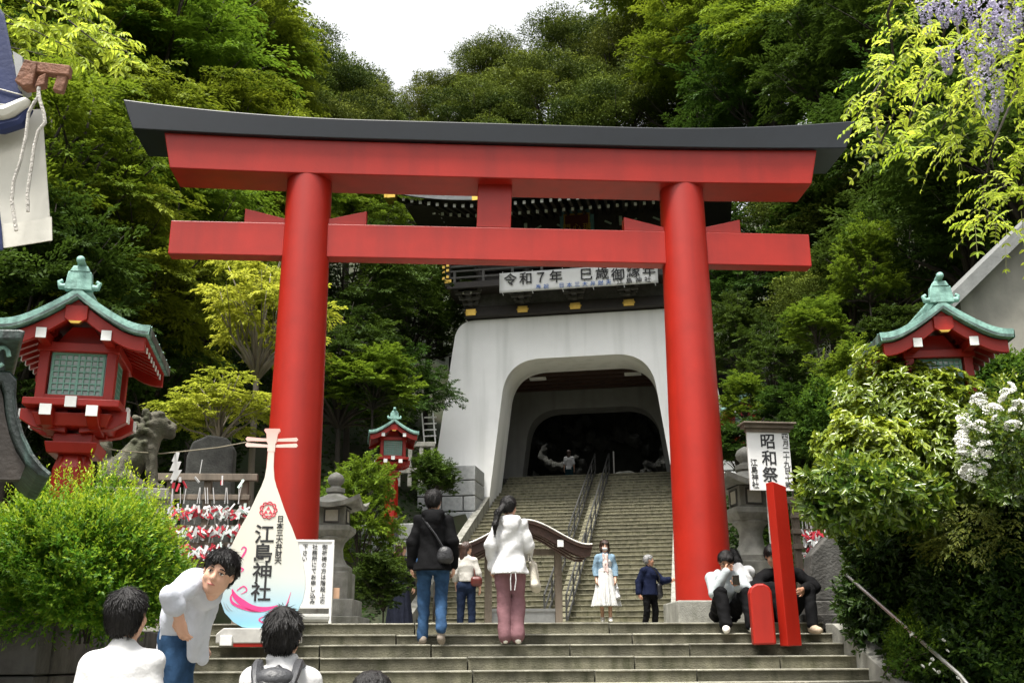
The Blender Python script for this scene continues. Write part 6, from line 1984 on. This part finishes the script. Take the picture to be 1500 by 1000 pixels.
def skirt(name, mt, length=.62, r0=.14, r1=.30, nf=11, amp=.016, seed=2, vox=None, ctr=(0, 0)):
    def g(j, s, at):
        a = j['waist'] - V3(0, 0, .03); b = V3(a[0] + ctr[0], a[1] + ctr[1], a[2] - length * s)
        def fn(p, o):
            tt = np.clip((a[2] - p[..., 2]) / (length * s), 0, 1)
            an = np.arctan2(p[..., 1] - a[1] - ctr[1] * tt, p[..., 0] - a[0] - ctr[0] * tt)
            return o + amp * tt * (np.sin(an * nf + 2 * np.sin(an * 3 + seed)) + 0.5 * np.sin(an * nf * 2.3 + p[..., 2] * 14))
        return name, mt, [cap(a, b, r0 * s, r1 * s, .02), fold(fn), cut(b + V3(0, 0, .0), (0, 0, -1.0))], vox
    return g
def base_for(px, py_top, Y, H):
    t = P(px, py_top, Y)
    return Vector((t.x, Y, t.z - H))
BLK_HAIR = dict(mat=HAIRB, nape=-.06, rough=.004)
# --- three young men in the foreground
b = base_for(190, 866, 5.5, 1.72)
person(b, R(-4), 'person in a plain white sweatshirt seen from behind below the round bush', 1.72, dict(look=(.15, 1, .12), sl=(-.138, 0, 1.355), sr=(.138, 0, 1.355), el=(-.175, -.02, 1.11), er=(.175, -.02, 1.11), wl=(-.185, .05, .87), wr=(.185, .05, .87)), SKIN,
       dict(mat=HAIRB, nape=-.085, size=1.04, add=[((0, -.06, -.03), (.082, .055, .07))], rough=.005), [top('sweatshirt', WHITEC, .034, 1.0, .84, .175, 1.2, (.012, 15), 1.3, collar=0, seed=4), trousers('trousers', DKDENIM)], RUBBER, .010, face=False)
b = base_for(418, 895, 5.6, 1.70)
bp, j, s, at = person(b, R(3), 'person with black hair wearing a black backpack over a white shirt', 1.70, dict(look=(.22, 1, .12), sl=(-.142, 0, 1.36), sr=(.142, 0, 1.36), el=(-.18, -.02, 1.11), er=(.18, -.02, 1.11), wl=(-.185, .08, .9), wr=(.185, .08, .9)), SKIN,
       dict(mat=HAIRB, nape=-.075, size=1.06, add=[((0, -.06, -.02), (.085, .055, .07))], rough=.007, seed=6), [top('shirt', WHITEC, .026, 1.0, .82, .17, 1.2, (.009, 20), 1.2, collar=1, seed=8), trousers('trousers', BLACKC)], RUBBER, .010, face=False)
bk = empty('backpack', b + Vector((0, -.22, 1.20)), R(3), 'black backpack on the back of the person in the white shirt', 'backpack')
NYL = mat('black_nylon', (0.014, 0.014, 0.016), 0.45, 0.4, 9.0, 0.35, 50)
NYG = mat('charcoal_nylon', (0.035, 0.036, 0.04), 0.5, 0.3, 9.0, 0.3, 50)
organic('pack_body', [ell((0, 0, 0), (.155, .10, .225), .02), cap((-.09, .02, -.12), (.09, .02, -.12), .10, .10, .05), wrinkle(.006, 30, 3)], .010, NYL, bk)
organic('front_pocket', [ell((0, -.075, -.075), (.12, .06, .12), .02), wrinkle(.004, 40, 5)], .009, NYG, bk)
organic('top_flap', [ell((0, .0, .17), (.10, .075, .06), .02)], .009, NYG, bk)
for q in (-1, 1):
    MB().tube([(q * .085, -.05, .14), (q * .095, .0, .19), (q * .10, .08, .232), (q * .10, .16, .245), (q * .11, .24, .22), (q * .12, .30, .14)], [.016, .022, .026, .026, .026, .022], 8).build('shoulder_strap', NYG, bk, smooth=True)
    MB().tube([(q * .075, -.115, .12), (q * .085, -.135, -.02), (q * .07, -.13, -.16)], .012, 6).build('compression_strap', NYL, bk)
MB().tube([(-.09, -.128, .02), (0, -.142, .035), (.09, -.128, .02)], .004, 6).build('zip', GREYM, bk)
MB().box((0, -.137, -.03), (.03, .006, .012)).build('badge', STEEL, bk)
# leaning man: faces right, bends towards the camera, head turned to it
Yl = 6.5
hp_ = P(262, 930, Yl)
bl = Vector((hp_.x, Yl, hp_.z - .93))
hd = P(322, 836, 6.05) - bl
ne = P(304, 862, 6.12) - bl
rzl = R(-70)                       # his forward (+y) points to the right of the picture
inv = Matrix.Rotation(-rzl, 3, 'Z')
L_ = lambda px, py, Y: tuple(inv @ (P(px, py, Y) - bl))
lk = tuple(inv @ Vector((-.02, -1.0, -.12)))
tl_ = tuple(inv @ Vector((.36, -.15, 1.0)))
shirt_ = top('shirt', PALEC, .024, .68, .80, .15, 1.3, (.007, 21), 1.15, collar=1, cuff=.010, seed=12)
def open_shirt(j, s, at):
    n_, m_, pr, v_ = shirt_(j, s, at)
    extra = [cap(L_(292, 880, 6.16), L_(282, 958, 6.32), .075, .05, .03, (0, 1, 0), 1.3), cap(L_(302, 880, 6.2), L_(296, 965, 6.36), .05, .035, .02)]
    return n_, m_, extra + pr[:-1 - 3] + [wrinkle(.011, 19, 12)] + pr[-3:], v_
person(bl, rzl, 'person in an open pale shirt and blue jeans leaning over, hand at the pocket', 1.70,
       dict(waist=L_(266, 903, 6.42), chest=L_(283, 872, 6.26), neck=L_(303, 858, 6.12), head=L_(321, 838, 6.04), look=lk, tilt=tl_, sr=L_(283, 853, 6.02), sl=L_(312, 857, 6.32), er=L_(250, 874, 5.84), wr=L_(262, 903, 5.90), hr=tuple(inv @ Vector((.02, .05, -.1))),
            el=L_(300, 900, 6.52), wl=L_(288, 930, 6.60), hl=(0, .05, -.1)), SKIN,
       dict(mat=HAIRB, nape=-.04, size=1.05, fringe=-.030, add=[((0, .055, .080), (.075, .045, .035)), ((-.045, .065, .060), (.03, .03, .028)), ((.035, .065, .066), (.04, .03, .028))], rough=.006, seed=9),
       [open_shirt, trousers('jeans', DENIM, .022, seed=13, wr=(.010, 24))], RUBBER, .009, curl=(.5, .5), palm=((1, 0, 0), tuple(inv @ Vector((.4, .8, 0)))))
m = MB().box((0, 0, -.35), (.9, .8, .7))
o = solid('ledge_stone', 'low grey stone ledge under the leaning person, below the picture', 'ledge', m, STONE, bevel=.03)
o.location = bl + Vector((0, 0, -.01))
b = base_for(545, 989, 4.6, 1.6)
person(b, 0, 'person of whom only the top of a dark greying head shows at the bottom edge', 1.6, {}, SKIN, dict(mat=HAIRB, nape=-.07, size=1.04, rough=.006, seed=3), [top('jacket', BLACKC, .03), trousers('trousers', DKDENIM)], RUBBER, .013, face=False)

# --- couple walking up the last steps
Yc = 11.55
b = P(632, 940, Yc); b = Vector((b.x, Yc, -.239))
H = (P(634, 719, Yc).z + .239)
ms_ = H / 1.70
man, j, s, at = person(b, R(-2), 'person in a black hooded jacket and blue jeans climbing the steps, back turned', H, dict(look=(.25, 1, .05), kl=(-.095, .06, .50), al=(-.10, .03, .085), tl=(-.12, .2, .03), kr=(.10, .02, .50), ar=(.11, -.20, .17), tr=(.12, -.13, .03), hir=(.10, 0, .9),
        el=(-.225, -.03, 1.11), er=(.225, -.03, 1.11), wl=(-.235, .0, .87), wr=(.235, .06, .87)), SKIN,
       dict(mat=HAIRB, nape=-.055, size=1.03, rough=.005, seed=21), [top('hooded_jacket', BLACKC, .040, 1.0, .80, .225, 1.1, (.012, 18), 1.3, hood=True, seed=22), trousers('jeans', DENIM, .022, seed=23, wr=(.009, 24))], cloth('taupe_shoe', (0.20, 0.17, 0.14)), .010, face=False)
bg = empty('waist_bag', b + Vector((.13, -.15, .97 * s)) , 0, 'small black shoulder bag at the right hip of the person in the black jacket', 'bag')
organic('bag_body', [ell((0, 0, 0), (.085, .055, .085), .02), cap((-.04, 0, -.05), (.04, 0, -.05), .05, .05, .03)], .010, NYL, bg)
MB().tube([(-.02, .0, .07), (-.10, -.005, .20), (-.20, .01, .33), (-.26, .10, .42)], .012, 6).build('strap', NYL, bg, smooth=True)
Yw = 11.5
b = P(752, 940, Yw); b = Vector((b.x - .03, Yw, -.239))
H = (P(748, 729, Yw).z + .239)
wom, j, s, at = person(b, R(0), 'person with a ponytail in a white hooded jacket and mauve trousers climbing the steps', H, dict(look=(.55, 1, .0), hil=(-.085, 0, .9), kl=(-.075, .04, .5), al=(-.065, -.02, .10), tl=(-.07, .12, .03), kr=(.09, .08, .52), ar=(.085, -.04, .10), tr=(.10, .10, .03), head=(-.01, .015, 1.59),
        el=(-.23, -.03, 1.12), er=(.225, .02, 1.12), wl=(-.215, .06, .90), wr=(.215, .20, 1.04), hr=(-.03, .1, .02)), SKIN,
       dict(mat=HAIRB, nape=-.05, size=1.04, rough=.004, seed=31, locks=[((-.025, -.11, .0), (-.05, -.19, -.08), .036, .040), ((-.05, -.19, -.08), (-.075, -.225, -.22), .040, .034), ((-.075, -.225, -.22), (-.085, -.21, -.34), .034, .010)]),
       [top('hooded_jacket', WHITEC, .040, 1.0, .80, .23, 1.1, (.016, 17), 1.5, hood=True, seed=32), trousers('wide_trousers', MAUVE, .030, 1.0, .018, seed=33, wr=(.010, 16))], RUBBER, .010, face=False)
MB().tube([Vector(at(-.02, -.115, .0)), Vector(at(-.04, -.135, -.015))], .024, 8).build('hair_tie', CREAM, wom)
for q in (-1, 1):
    MB().tube([(q * .02 + .02, -.175, .84 * s), (q * .03 + .02, -.185, .72 * s), (q * .02 + .015, -.175, .60 * s)], .006, 5).build('drawstring', WHITEC, wom)
tb = empty('tote_bag', b + Vector((.255, .10, .82 * s)), R(-10), 'cream canvas tote bag hanging from the forearm of the person in white', 'bag')
organic('bag_body', [cap((-.02, -.10, .10), (-.02, .10, .10), .022, .022, .02), cap((.02, -.14, -.14), (.03, .13, -.16), .035, .035, .03), cap((0, -.05, .08), (.02, -.06, -.13), .03, .05, .05), cap((0, .05, .08), (.02, .06, -.13), .03, .05, .05), wrinkle(.012, 26, 7)], .011, CREAM, tb)
for q in (-1, 1): MB().tube([(-.02 + q * .02, -.09, .12), (-.05, -.05, .24), (-.06, .02, .27), (-.04, .08, .2), (-.02 + q * .02, .09, .12)], .009, 6).build('handle', CREAM, tb, smooth=True)

# --- people on the forecourt
Yd = 18.5
b = Vector((P(586, 860, Yd).x, Yd, 0))
person(b, R(-25), 'person in black top and long dark skirt raising a hand to the hair', 1.56, dict(look=(.3, 1, .1), el=(-.34, .02, 1.26), wl=(-.17, .06, 1.52), hl=(.08, .02, .05), wr=(.25, .05, .9)), SKIN,
       dict(mat=HAIRBR, size=1.05, rough=.005, seed=41, add=[((0, -.07, -.10), (.08, .05, .12))]), [top('blouse', BLACKC, .03, .95, .86, .16, 1.2, seed=42), skirt('skirt', cloth('charcoal_navy', (0.012, 0.014, 0.024)), .88, .15, .26, 9, .012)], BLACKC, .013, face=False)
MB().prism([(-.10, 0), (.04, 0), (.02, .17), (-.02, .2)], -.03, .03, 'y').build('x', WHITEC) if False else None
b = Vector((P(683, 860, Yd).x, Yd, 0))
wb, j, s, at = person(b, R(-8), 'person with long dark hair in a white blouse and dark jeans, behind the black jacket', 1.57, dict(look=(.9, 1, .0), el=(-.21, -.02, 1.12), er=(.225, .0, 1.12), wl=(-.2, .1, .92), wr=(.25, .04, .87)), SKIN,
       dict(mat=HAIRBR, size=1.05, rough=.005, seed=44, add=[((0, -.07, -.08), (.085, .055, .12)), ((-.02, -.09, -.18), (.06, .04, .10))]), [top('blouse', cloth('ivory_blouse', (0.43, 0.415, 0.385)), .034, .97, .98, .155, 1.2, (.012, 20), 1.6, seed=45), trousers('jeans', DKDENIM, .024, seed=46)], BLACKC, .013, face=True)
sb = empty('shoulder_bag', b + Vector((.17, -.10, .93)), 0, 'small dark red shoulder bag at the side of the person in the white blouse', 'bag')
organic('bag_body', [cap((-.04, 0, .0), (.04, 0, .0), .06, .06, .02), cap((-.05, 0, -.06), (.05, 0, -.06), .05, .05, .03)], .012, mat('red_leather', (0.09, 0.018, 0.014), 0.4), sb)
MB().tube([(-.02, 0, .05), (-.05, .04, .25), (-.05, .10, .42)], .010, 6).build('strap', mat('red_leather', (0.09, 0.018, 0.014)), sb)
Ye = 21.6
b = Vector((P(887, 850, Ye).x, Ye, 0.31))
H = P(887, 792, Ye).z - .31
wd_, j, s, at = person(b, R(176), 'person in a pale denim jacket, white skirt and face mask walking this way', H, dict(look=(0, 1, -.1), el=(-.21, -.01, 1.12), er=(.21, -.01, 1.12), wl=(-.20, .08, .90), wr=(.20, .08, .90), kl=(-.08, .06, .5), al=(-.07, .08, .10), tl=(-.07, .24, .03), ar=(.08, -.06, .12), tr=(.09, .08, .03)), SKIN,
       dict(mat=HAIRBR, size=1.08, fringe=-.03, rough=.007, seed=51, add=[((-.075, .0, -.05), (.03, .05, .07)), ((.075, .0, -.05), (.03, .05, .07)), ((0, .06, .075), (.07, .04, .03))]),
       [top('undershirt', WHITEC, .018, .3, .90, .15, 1.2, seed=52), skirt('skirt', cloth('white_tulle', (0.45, 0.45, 0.44), var=0.06), .70, .16, .30, 13, .022)], RUBBER, .012)
jk = top('denim_jacket', LDENIM, .032, 1.0, .96, .165, 1.2, (.010, 20), 1.4, seed=53, collar=1)
def open_front(j, s, at):
    n_, m_, pr, v_ = jk(j, s, at)
    pr.append(dict(cap(V3(0, .22, .85) * s, V3(0, .19, 1.45) * s, .055 * s, .045 * s, .004, (0, 1, 0), .45), op='-'))
    return n_, m_, pr, v_
n_, m_, pr, v_ = open_front(j, s, at)
organic(n_, pr, .012, m_, wd_)
organic('face_mask', [ell(at(0, .075, -.050), V3(.058, .045, .042) * s, .01)], .009, WHITEC, wd_)
organic('scarf', [cap(V3(-.03, .11, 1.40) * s, V3(-.035, .145, 1.0) * s, .033 * s, .030 * s, .02), cap(V3(.03, .11, 1.40) * s, V3(.03, .145, 1.06) * s, .033 * s, .028 * s, .02), wrinkle(.008, 40, 3)], .012, cloth('patterned_scarf', (0.30, 0.16, 0.15), col2=(0.65, 0.62, 0.58), scale=16.0), wd_)
hw_ = b + Matrix.Rotation(R(176), 3, 'Z') @ Vector(j['wl'])
wb2 = empty('white_bag', hw_ + Vector((.03, -.02, -.27)), 0, 'white bag held low by the person in the denim jacket', 'bag')
organic('bag_body', [cap((0, -.06, .08), (0, .06, .08), .02, .02, .02), cap((0, -.09, -.10), (0, .09, -.10), .045, .045, .05), cap((0, 0, .06), (0, 0, -.1), .03, .06, .04), wrinkle(.008, 24, 2)], .013, WHITEC, wb2)
MB().tube([(0, -.05, .09), (-.03, 0, .25), (0, .05, .09)], .008, 6).build('handle', WHITEC, wb2, smooth=True)
Yn = 18.0
b = Vector((P(951, 850, Yn).x, Yn, 0))
H = P(951, 813, Yn).z
ol, j, s, at = person(b, R(-150), 'grey haired person in a navy top pointing to the right beside the right pillar', H, dict(look=(-.85, .55, .0), el=(-.28, .10, 1.15), wl=(-.32, .30, 1.16), hl=(-.05, .1, .0), er=(.22, -.10, 1.12), wr=(.26, -.06, .88), kl=(-.1, .05, .5), kr=(.1, 0, .5), ar=(.11, -.1, .1), tr=(.12, .08, .03)), SKIN_T,
       dict(mat=HAIRG, nape=-.04, size=.99, fringe=-.01, rough=.004, seed=61), [top('navy_top', NAVYC, .060, 1.0, .84, .20, 1.1, seed=62), trousers('trousers', BLACKC, .022, seed=63)], BLACKC, .011)
RN = Matrix.Rotation(R(-150), 3, 'Z')
sbg = empty('crossbody_bag', b + RN @ Vector((-.20 * s, .06, .95 * s)), R(-150), 'black crossbody bag with strap worn by the grey haired person', 'bag')
organic('bag_body', [cap((0, 0, .06), (0, 0, -.08), .06, .07, .03)], .012, NYL, sbg)
MB().tube([(0, .02, .10), (.06, .09, .22), (.16, .11, .32), (.26, .06, .41)], .011, 6).build('strap', NYL, sbg, smooth=True)

# --- people sitting at the foot of the right pillar
Ys = 12.28
b = P(1062, 900, Ys); b = Vector((b.x, Ys, 0))
top_z = P(1058, 815, Ys - .1).z
seat = dict(pelvis=(0, -.02, .10), waist=(0, .0, .25), chest=(0, .09, .42), neck=(0, .13, .58), head=(0, .20, .715), look=(.35, 1, -.55), tilt=(0, .2, 1), sl=(-.185, .12, .53), sr=(.185, .12, .53),
            hil=(-.09, 0, .10), hir=(.09, 0, .10), kl=(-.15, .42, .33), kr=(.15, .42, .33), al=(-.16, .58, -.05), ar=(.15, .58, -.05), tl=(-.19, .72, -.105), tr=(.19, .72, -.105),
            el=(-.22, .30, .36), wl=(-.06, .44, .40), hl=(.03, .05, .06), er=(.20, .28, .33), wr=(.05, .34, .58), hr=(-.06, -.06, .05))
sc_ = top_z / .84
sm_, j, s, at = person(b, R(180), 'person in glasses and a pale grey hoodie sitting on the steps with a phone', 1.70 * min(max(sc_, .94), 1.08), seat, SKIN_T,
       dict(mat=HAIRB, nape=-.05, size=1.02, fringe=-.02, rough=.006, seed=71, add=[((0, .05, .08), (.07, .045, .03))]), [top('hoodie', GREYC, .036, 1.0, .90, .17, 1.15, (.012, 18), 1.3, hood=True, seed=72), trousers('trousers', BLACKC, .026, .96, .01, seed=73)], RUBBER, .009, curl=(1.2, 1.3), palm=((0, -.5, 1), (0, 1, -.2)))
for q in (-1, 1):
    MB().tube([Vector(at(q * .033 + .024 * math.cos(t), .108, .002 + .019 * math.sin(t))) for t in [k * .5236 for k in range(13)]], .0026, 5).build('glasses_rim', EYED, sm_)
    MB().tube([Vector(at(q * .057, .106, .004)), Vector(at(q * .08, .0, .006))], .0024, 5).build('glasses_temple', EYED, sm_)
Mp = Matrix.Rotation(R(180), 4, 'Z') @ Matrix.Translation(Vector(j['wl'] + V3(.055, .085, .075))) @ Matrix.Rotation(R(-35), 4, 'X')
ph = empty('smartphone', b + (Matrix.Rotation(R(180), 3, 'Z') @ Vector(j['wl'] + V3(.045, .10, .07))), R(165), 'black smartphone in the hand of the sitting person with glasses', 'phone')
ph.rotation_euler = (R(-50), 0, R(165))
MB().box((0, 0, 0), (.074, .009, .152)).build('phone_body', EYED, ph, bevel=.003)
MB().box((0, -.006, 0), (.066, .002, .142)).build('phone_screen', mat('dark_glass', (0.02, 0.025, 0.03), 0.1), ph)
Yb = 13.15
b = P(1094, 900, Yb); b = Vector((b.x, Yb, 0.16))
person(b, R(20), 'person with dark hair in a white shirt bent forward behind the sitting pair', 1.62, dict(seat, look=(0, 1, -.8), head=(0, .24, .69), wl=(-.06, .44, .30), wr=(.06, .44, .30), hl=(0, .05, -.1), hr=(0, .05, -.1), er=(.20, .28, .33)), SKIN,
       dict(mat=HAIRB, size=1.06, rough=.006, seed=75, add=[((0, -.05, -.06), (.085, .06, .10))]), [top('shirt', WHITEC, .030, 1.0, .90, .17, 1.15, seed=76), trousers('trousers', BLACKC, .024, seed=77)], BLACKC, .012, face=False)
Yj = 12.3
b = P(1146, 900, Yj); b = Vector((b.x, Yj, 0))
person(b, R(178), 'person in a black jacket and cap sitting half hidden behind the red posts', 1.72, dict(seat, look=(.1, 1, -.4), head=(0.10, .16, .735), el=(-.33, .22, .38), er=(.36, .22, .38), wl=(-.14, .46, .34), wr=(.14, .46, .34), hl=(.06, .08, -.02), hr=(-.06, .08, -.02), kl=(-.20, .42, .33), kr=(.17, .42, .33)), SKIN_T,
       dict(mat=HAIRB, size=1.05, rough=.004, seed=81, add=[((0, .05, .085), (.08, .06, .03))]), [top('jacket', BLACKC, .044, 1.0, .90, .18, 1.15, (.014, 18), 1.4, collar=1, seed=82), trousers('trousers', BLACKC, .026, .96, seed=83)], cloth('tan_shoe', (0.38, 0.30, 0.22)), .011)
# --- far figure under the gate
q = P(834, 700, 41.5)
b = Vector((q.x, q.y, 6.15))
person(b, R(-12), 'distant person in a white t-shirt and dark shorts standing under the gate', 1.58, dict(look=(0, 1, -.1)), SKIN, dict(mat=HAIRBR, size=1.06, seed=91, add=[((0, -.06, -.12), (.08, .05, .14))]), [top('tshirt', WHITEC, .03, .5, .86, .18, seed=92), trousers('shorts', cloth('dark_teal', (0.014, 0.04, 0.05)), .03, .0, seed=93)], BLACKC, .018, face=False)

# ---------------------------------------------------------------- guardian lion statue
c = P(205, 690, 10.8)
zt = P(205, 598, 10.8).z
k = (zt - c.z) / .80
kl_ = empty('stone_lion', (c.x, 10.8, c.z - .25 * k), R(-78), 'weathered stone guardian lion sitting beside the left red lantern', 'statue', scale=k)
pr = [cap((0, -.22, .22), (0, .02, .55), .20, .17, .08), ell((0, -.26, .16), (.20, .22, .20), .06), cap((0, .02, .55), (0, .10, .74), .15, .14, .06), ell((0, .12, .86), (.15, .17, .15), .05), cap((0, .22, .82), (0, .31, .80), .10, .085, .04), cap((0, .24, .76), (0, .32, .735), .08, .06, .02),
      cap((-.10, .10, .50), (-.11, .17, .06), .08, .06, .04), cap((.10, .10, .50), (.11, .17, .06), .08, .06, .04), cap((-.11, .16, .04), (-.11, .27, .03), .065, .055, .03), cap((.11, .16, .04), (.11, .27, .03), .065, .055, .03),
      cap((-.17, -.15, .12), (-.17, .05, .05), .10, .06, .04), cap((.17, -.15, .12), (.17, .05, .05), .10, .06, .04), cap((0, -.40, .22), (0, -.46, .55), .07, .10, .05), ell((0, -.45, .62), (.07, .07, .12), .04)]
for q in (-1, 1):
    pr += [cap((q * .13, .04, .92), (q * .17, -.03, .93), .045, .02, .02), ell((q * .055, .27, .885), (.035, .03, .025), .02), dict(ell((q * .06, .30, .86), (.022, .02, .015), .01), op='-'), ell((q * .09, .18, .97), (.05, .05, .035), .02)]
pr += [dict(cap((-.08, .40, .765), (.08, .40, .765), .022, .022, .01), op='-'), ell((0, .36, .84), (.045, .03, .03), .02)]
rgk = np.random.default_rng(6)
for i in range(40):
    a, z = rgk.uniform(2.2, 7.2), rgk.uniform(.55, .98)
    pr.append(ell((.165 * math.cos(a), .02 + .15 * math.sin(a), z), (.045, .045, .045), .012))
pr.append(wrinkle(.010, 32, 5))
organic('lion_body', pr, .014, mat('mossy_carved_stone', (0.085, 0.080, 0.058), 0.95, 0.5, 7.0, 0.6, 50, streak=((0.05, 0.055, 0.03), 0.8, 9.0)), kl_)
MB().box((0, -.05, -.06), (.56, .86, .14)).box((0, -.05, -.6), (.5, .8, 1.0)).build('pedestal', STONE, kl_, bevel=.015)

# ---------------------------------------------------------------- rock carving behind the gate
rk = empty('carved_rock', GW(0.0, 9.0, 6.15), GA, 'dark carved rock grotto with a dragon seen through the arch', 'rock carving')
rgr = np.random.default_rng(4)
pr = []
for k in range(95):
    x, z = rgr.uniform(-3.4, 3.4), rgr.uniform(0.0, 3.4)
    if abs(x - 0.3) < 1.2 and z < 2.1: continue
    M3 = np.linalg.qr(rgr.normal(0, 1, (3, 3)))[0]
    pr.append(ell((x, rgr.uniform(0.0, .5), z), np.array((rgr.uniform(.15, .55), rgr.uniform(.15, .35), rgr.uniform(.12, .4))), .02, M3))
pr += [cap(a, b, ra, rb, .04) for a, b, ra, rb in (((-2.4, -.3, 2.2), (-2.6, -.4, 1.7), .10, .14), ((-2.6, -.4, 1.7), (-2.2, -.45, 1.3), .14, .18), ((-2.2, -.45, 1.3), (-1.6, -.4, 1.25), .18, .17), ((-1.6, -.4, 1.25), (-1.1, -.35, 1.6), .17, .1))]
pr.append(wrinkle(.07, 8, 3)); pr.append(wrinkle(.03, 21, 4))
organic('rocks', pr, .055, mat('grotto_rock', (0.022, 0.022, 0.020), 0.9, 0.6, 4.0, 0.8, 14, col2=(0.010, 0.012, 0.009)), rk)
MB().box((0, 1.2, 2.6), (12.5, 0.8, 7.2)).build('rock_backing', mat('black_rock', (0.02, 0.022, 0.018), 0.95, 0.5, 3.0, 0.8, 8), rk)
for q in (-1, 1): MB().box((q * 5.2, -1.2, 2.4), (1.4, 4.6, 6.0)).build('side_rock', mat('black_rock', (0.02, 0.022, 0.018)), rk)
MB().box((0, -0.1, 5.0), (11.5, 2.6, 0.7)).build('shade_slab', mat('black_rock', (0.02, 0.022, 0.018)), rk, bevel=.1)  # added slab that blocks the sky behind the gate to darken the passage
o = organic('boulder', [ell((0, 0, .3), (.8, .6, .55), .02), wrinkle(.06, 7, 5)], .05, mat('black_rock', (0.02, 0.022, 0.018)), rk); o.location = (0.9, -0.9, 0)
MB().tube([(0.5, -0.9, 0.5), (0.5, -0.9, 1.7)], 0.03, 6).build('water_spout', STEEL, rk)
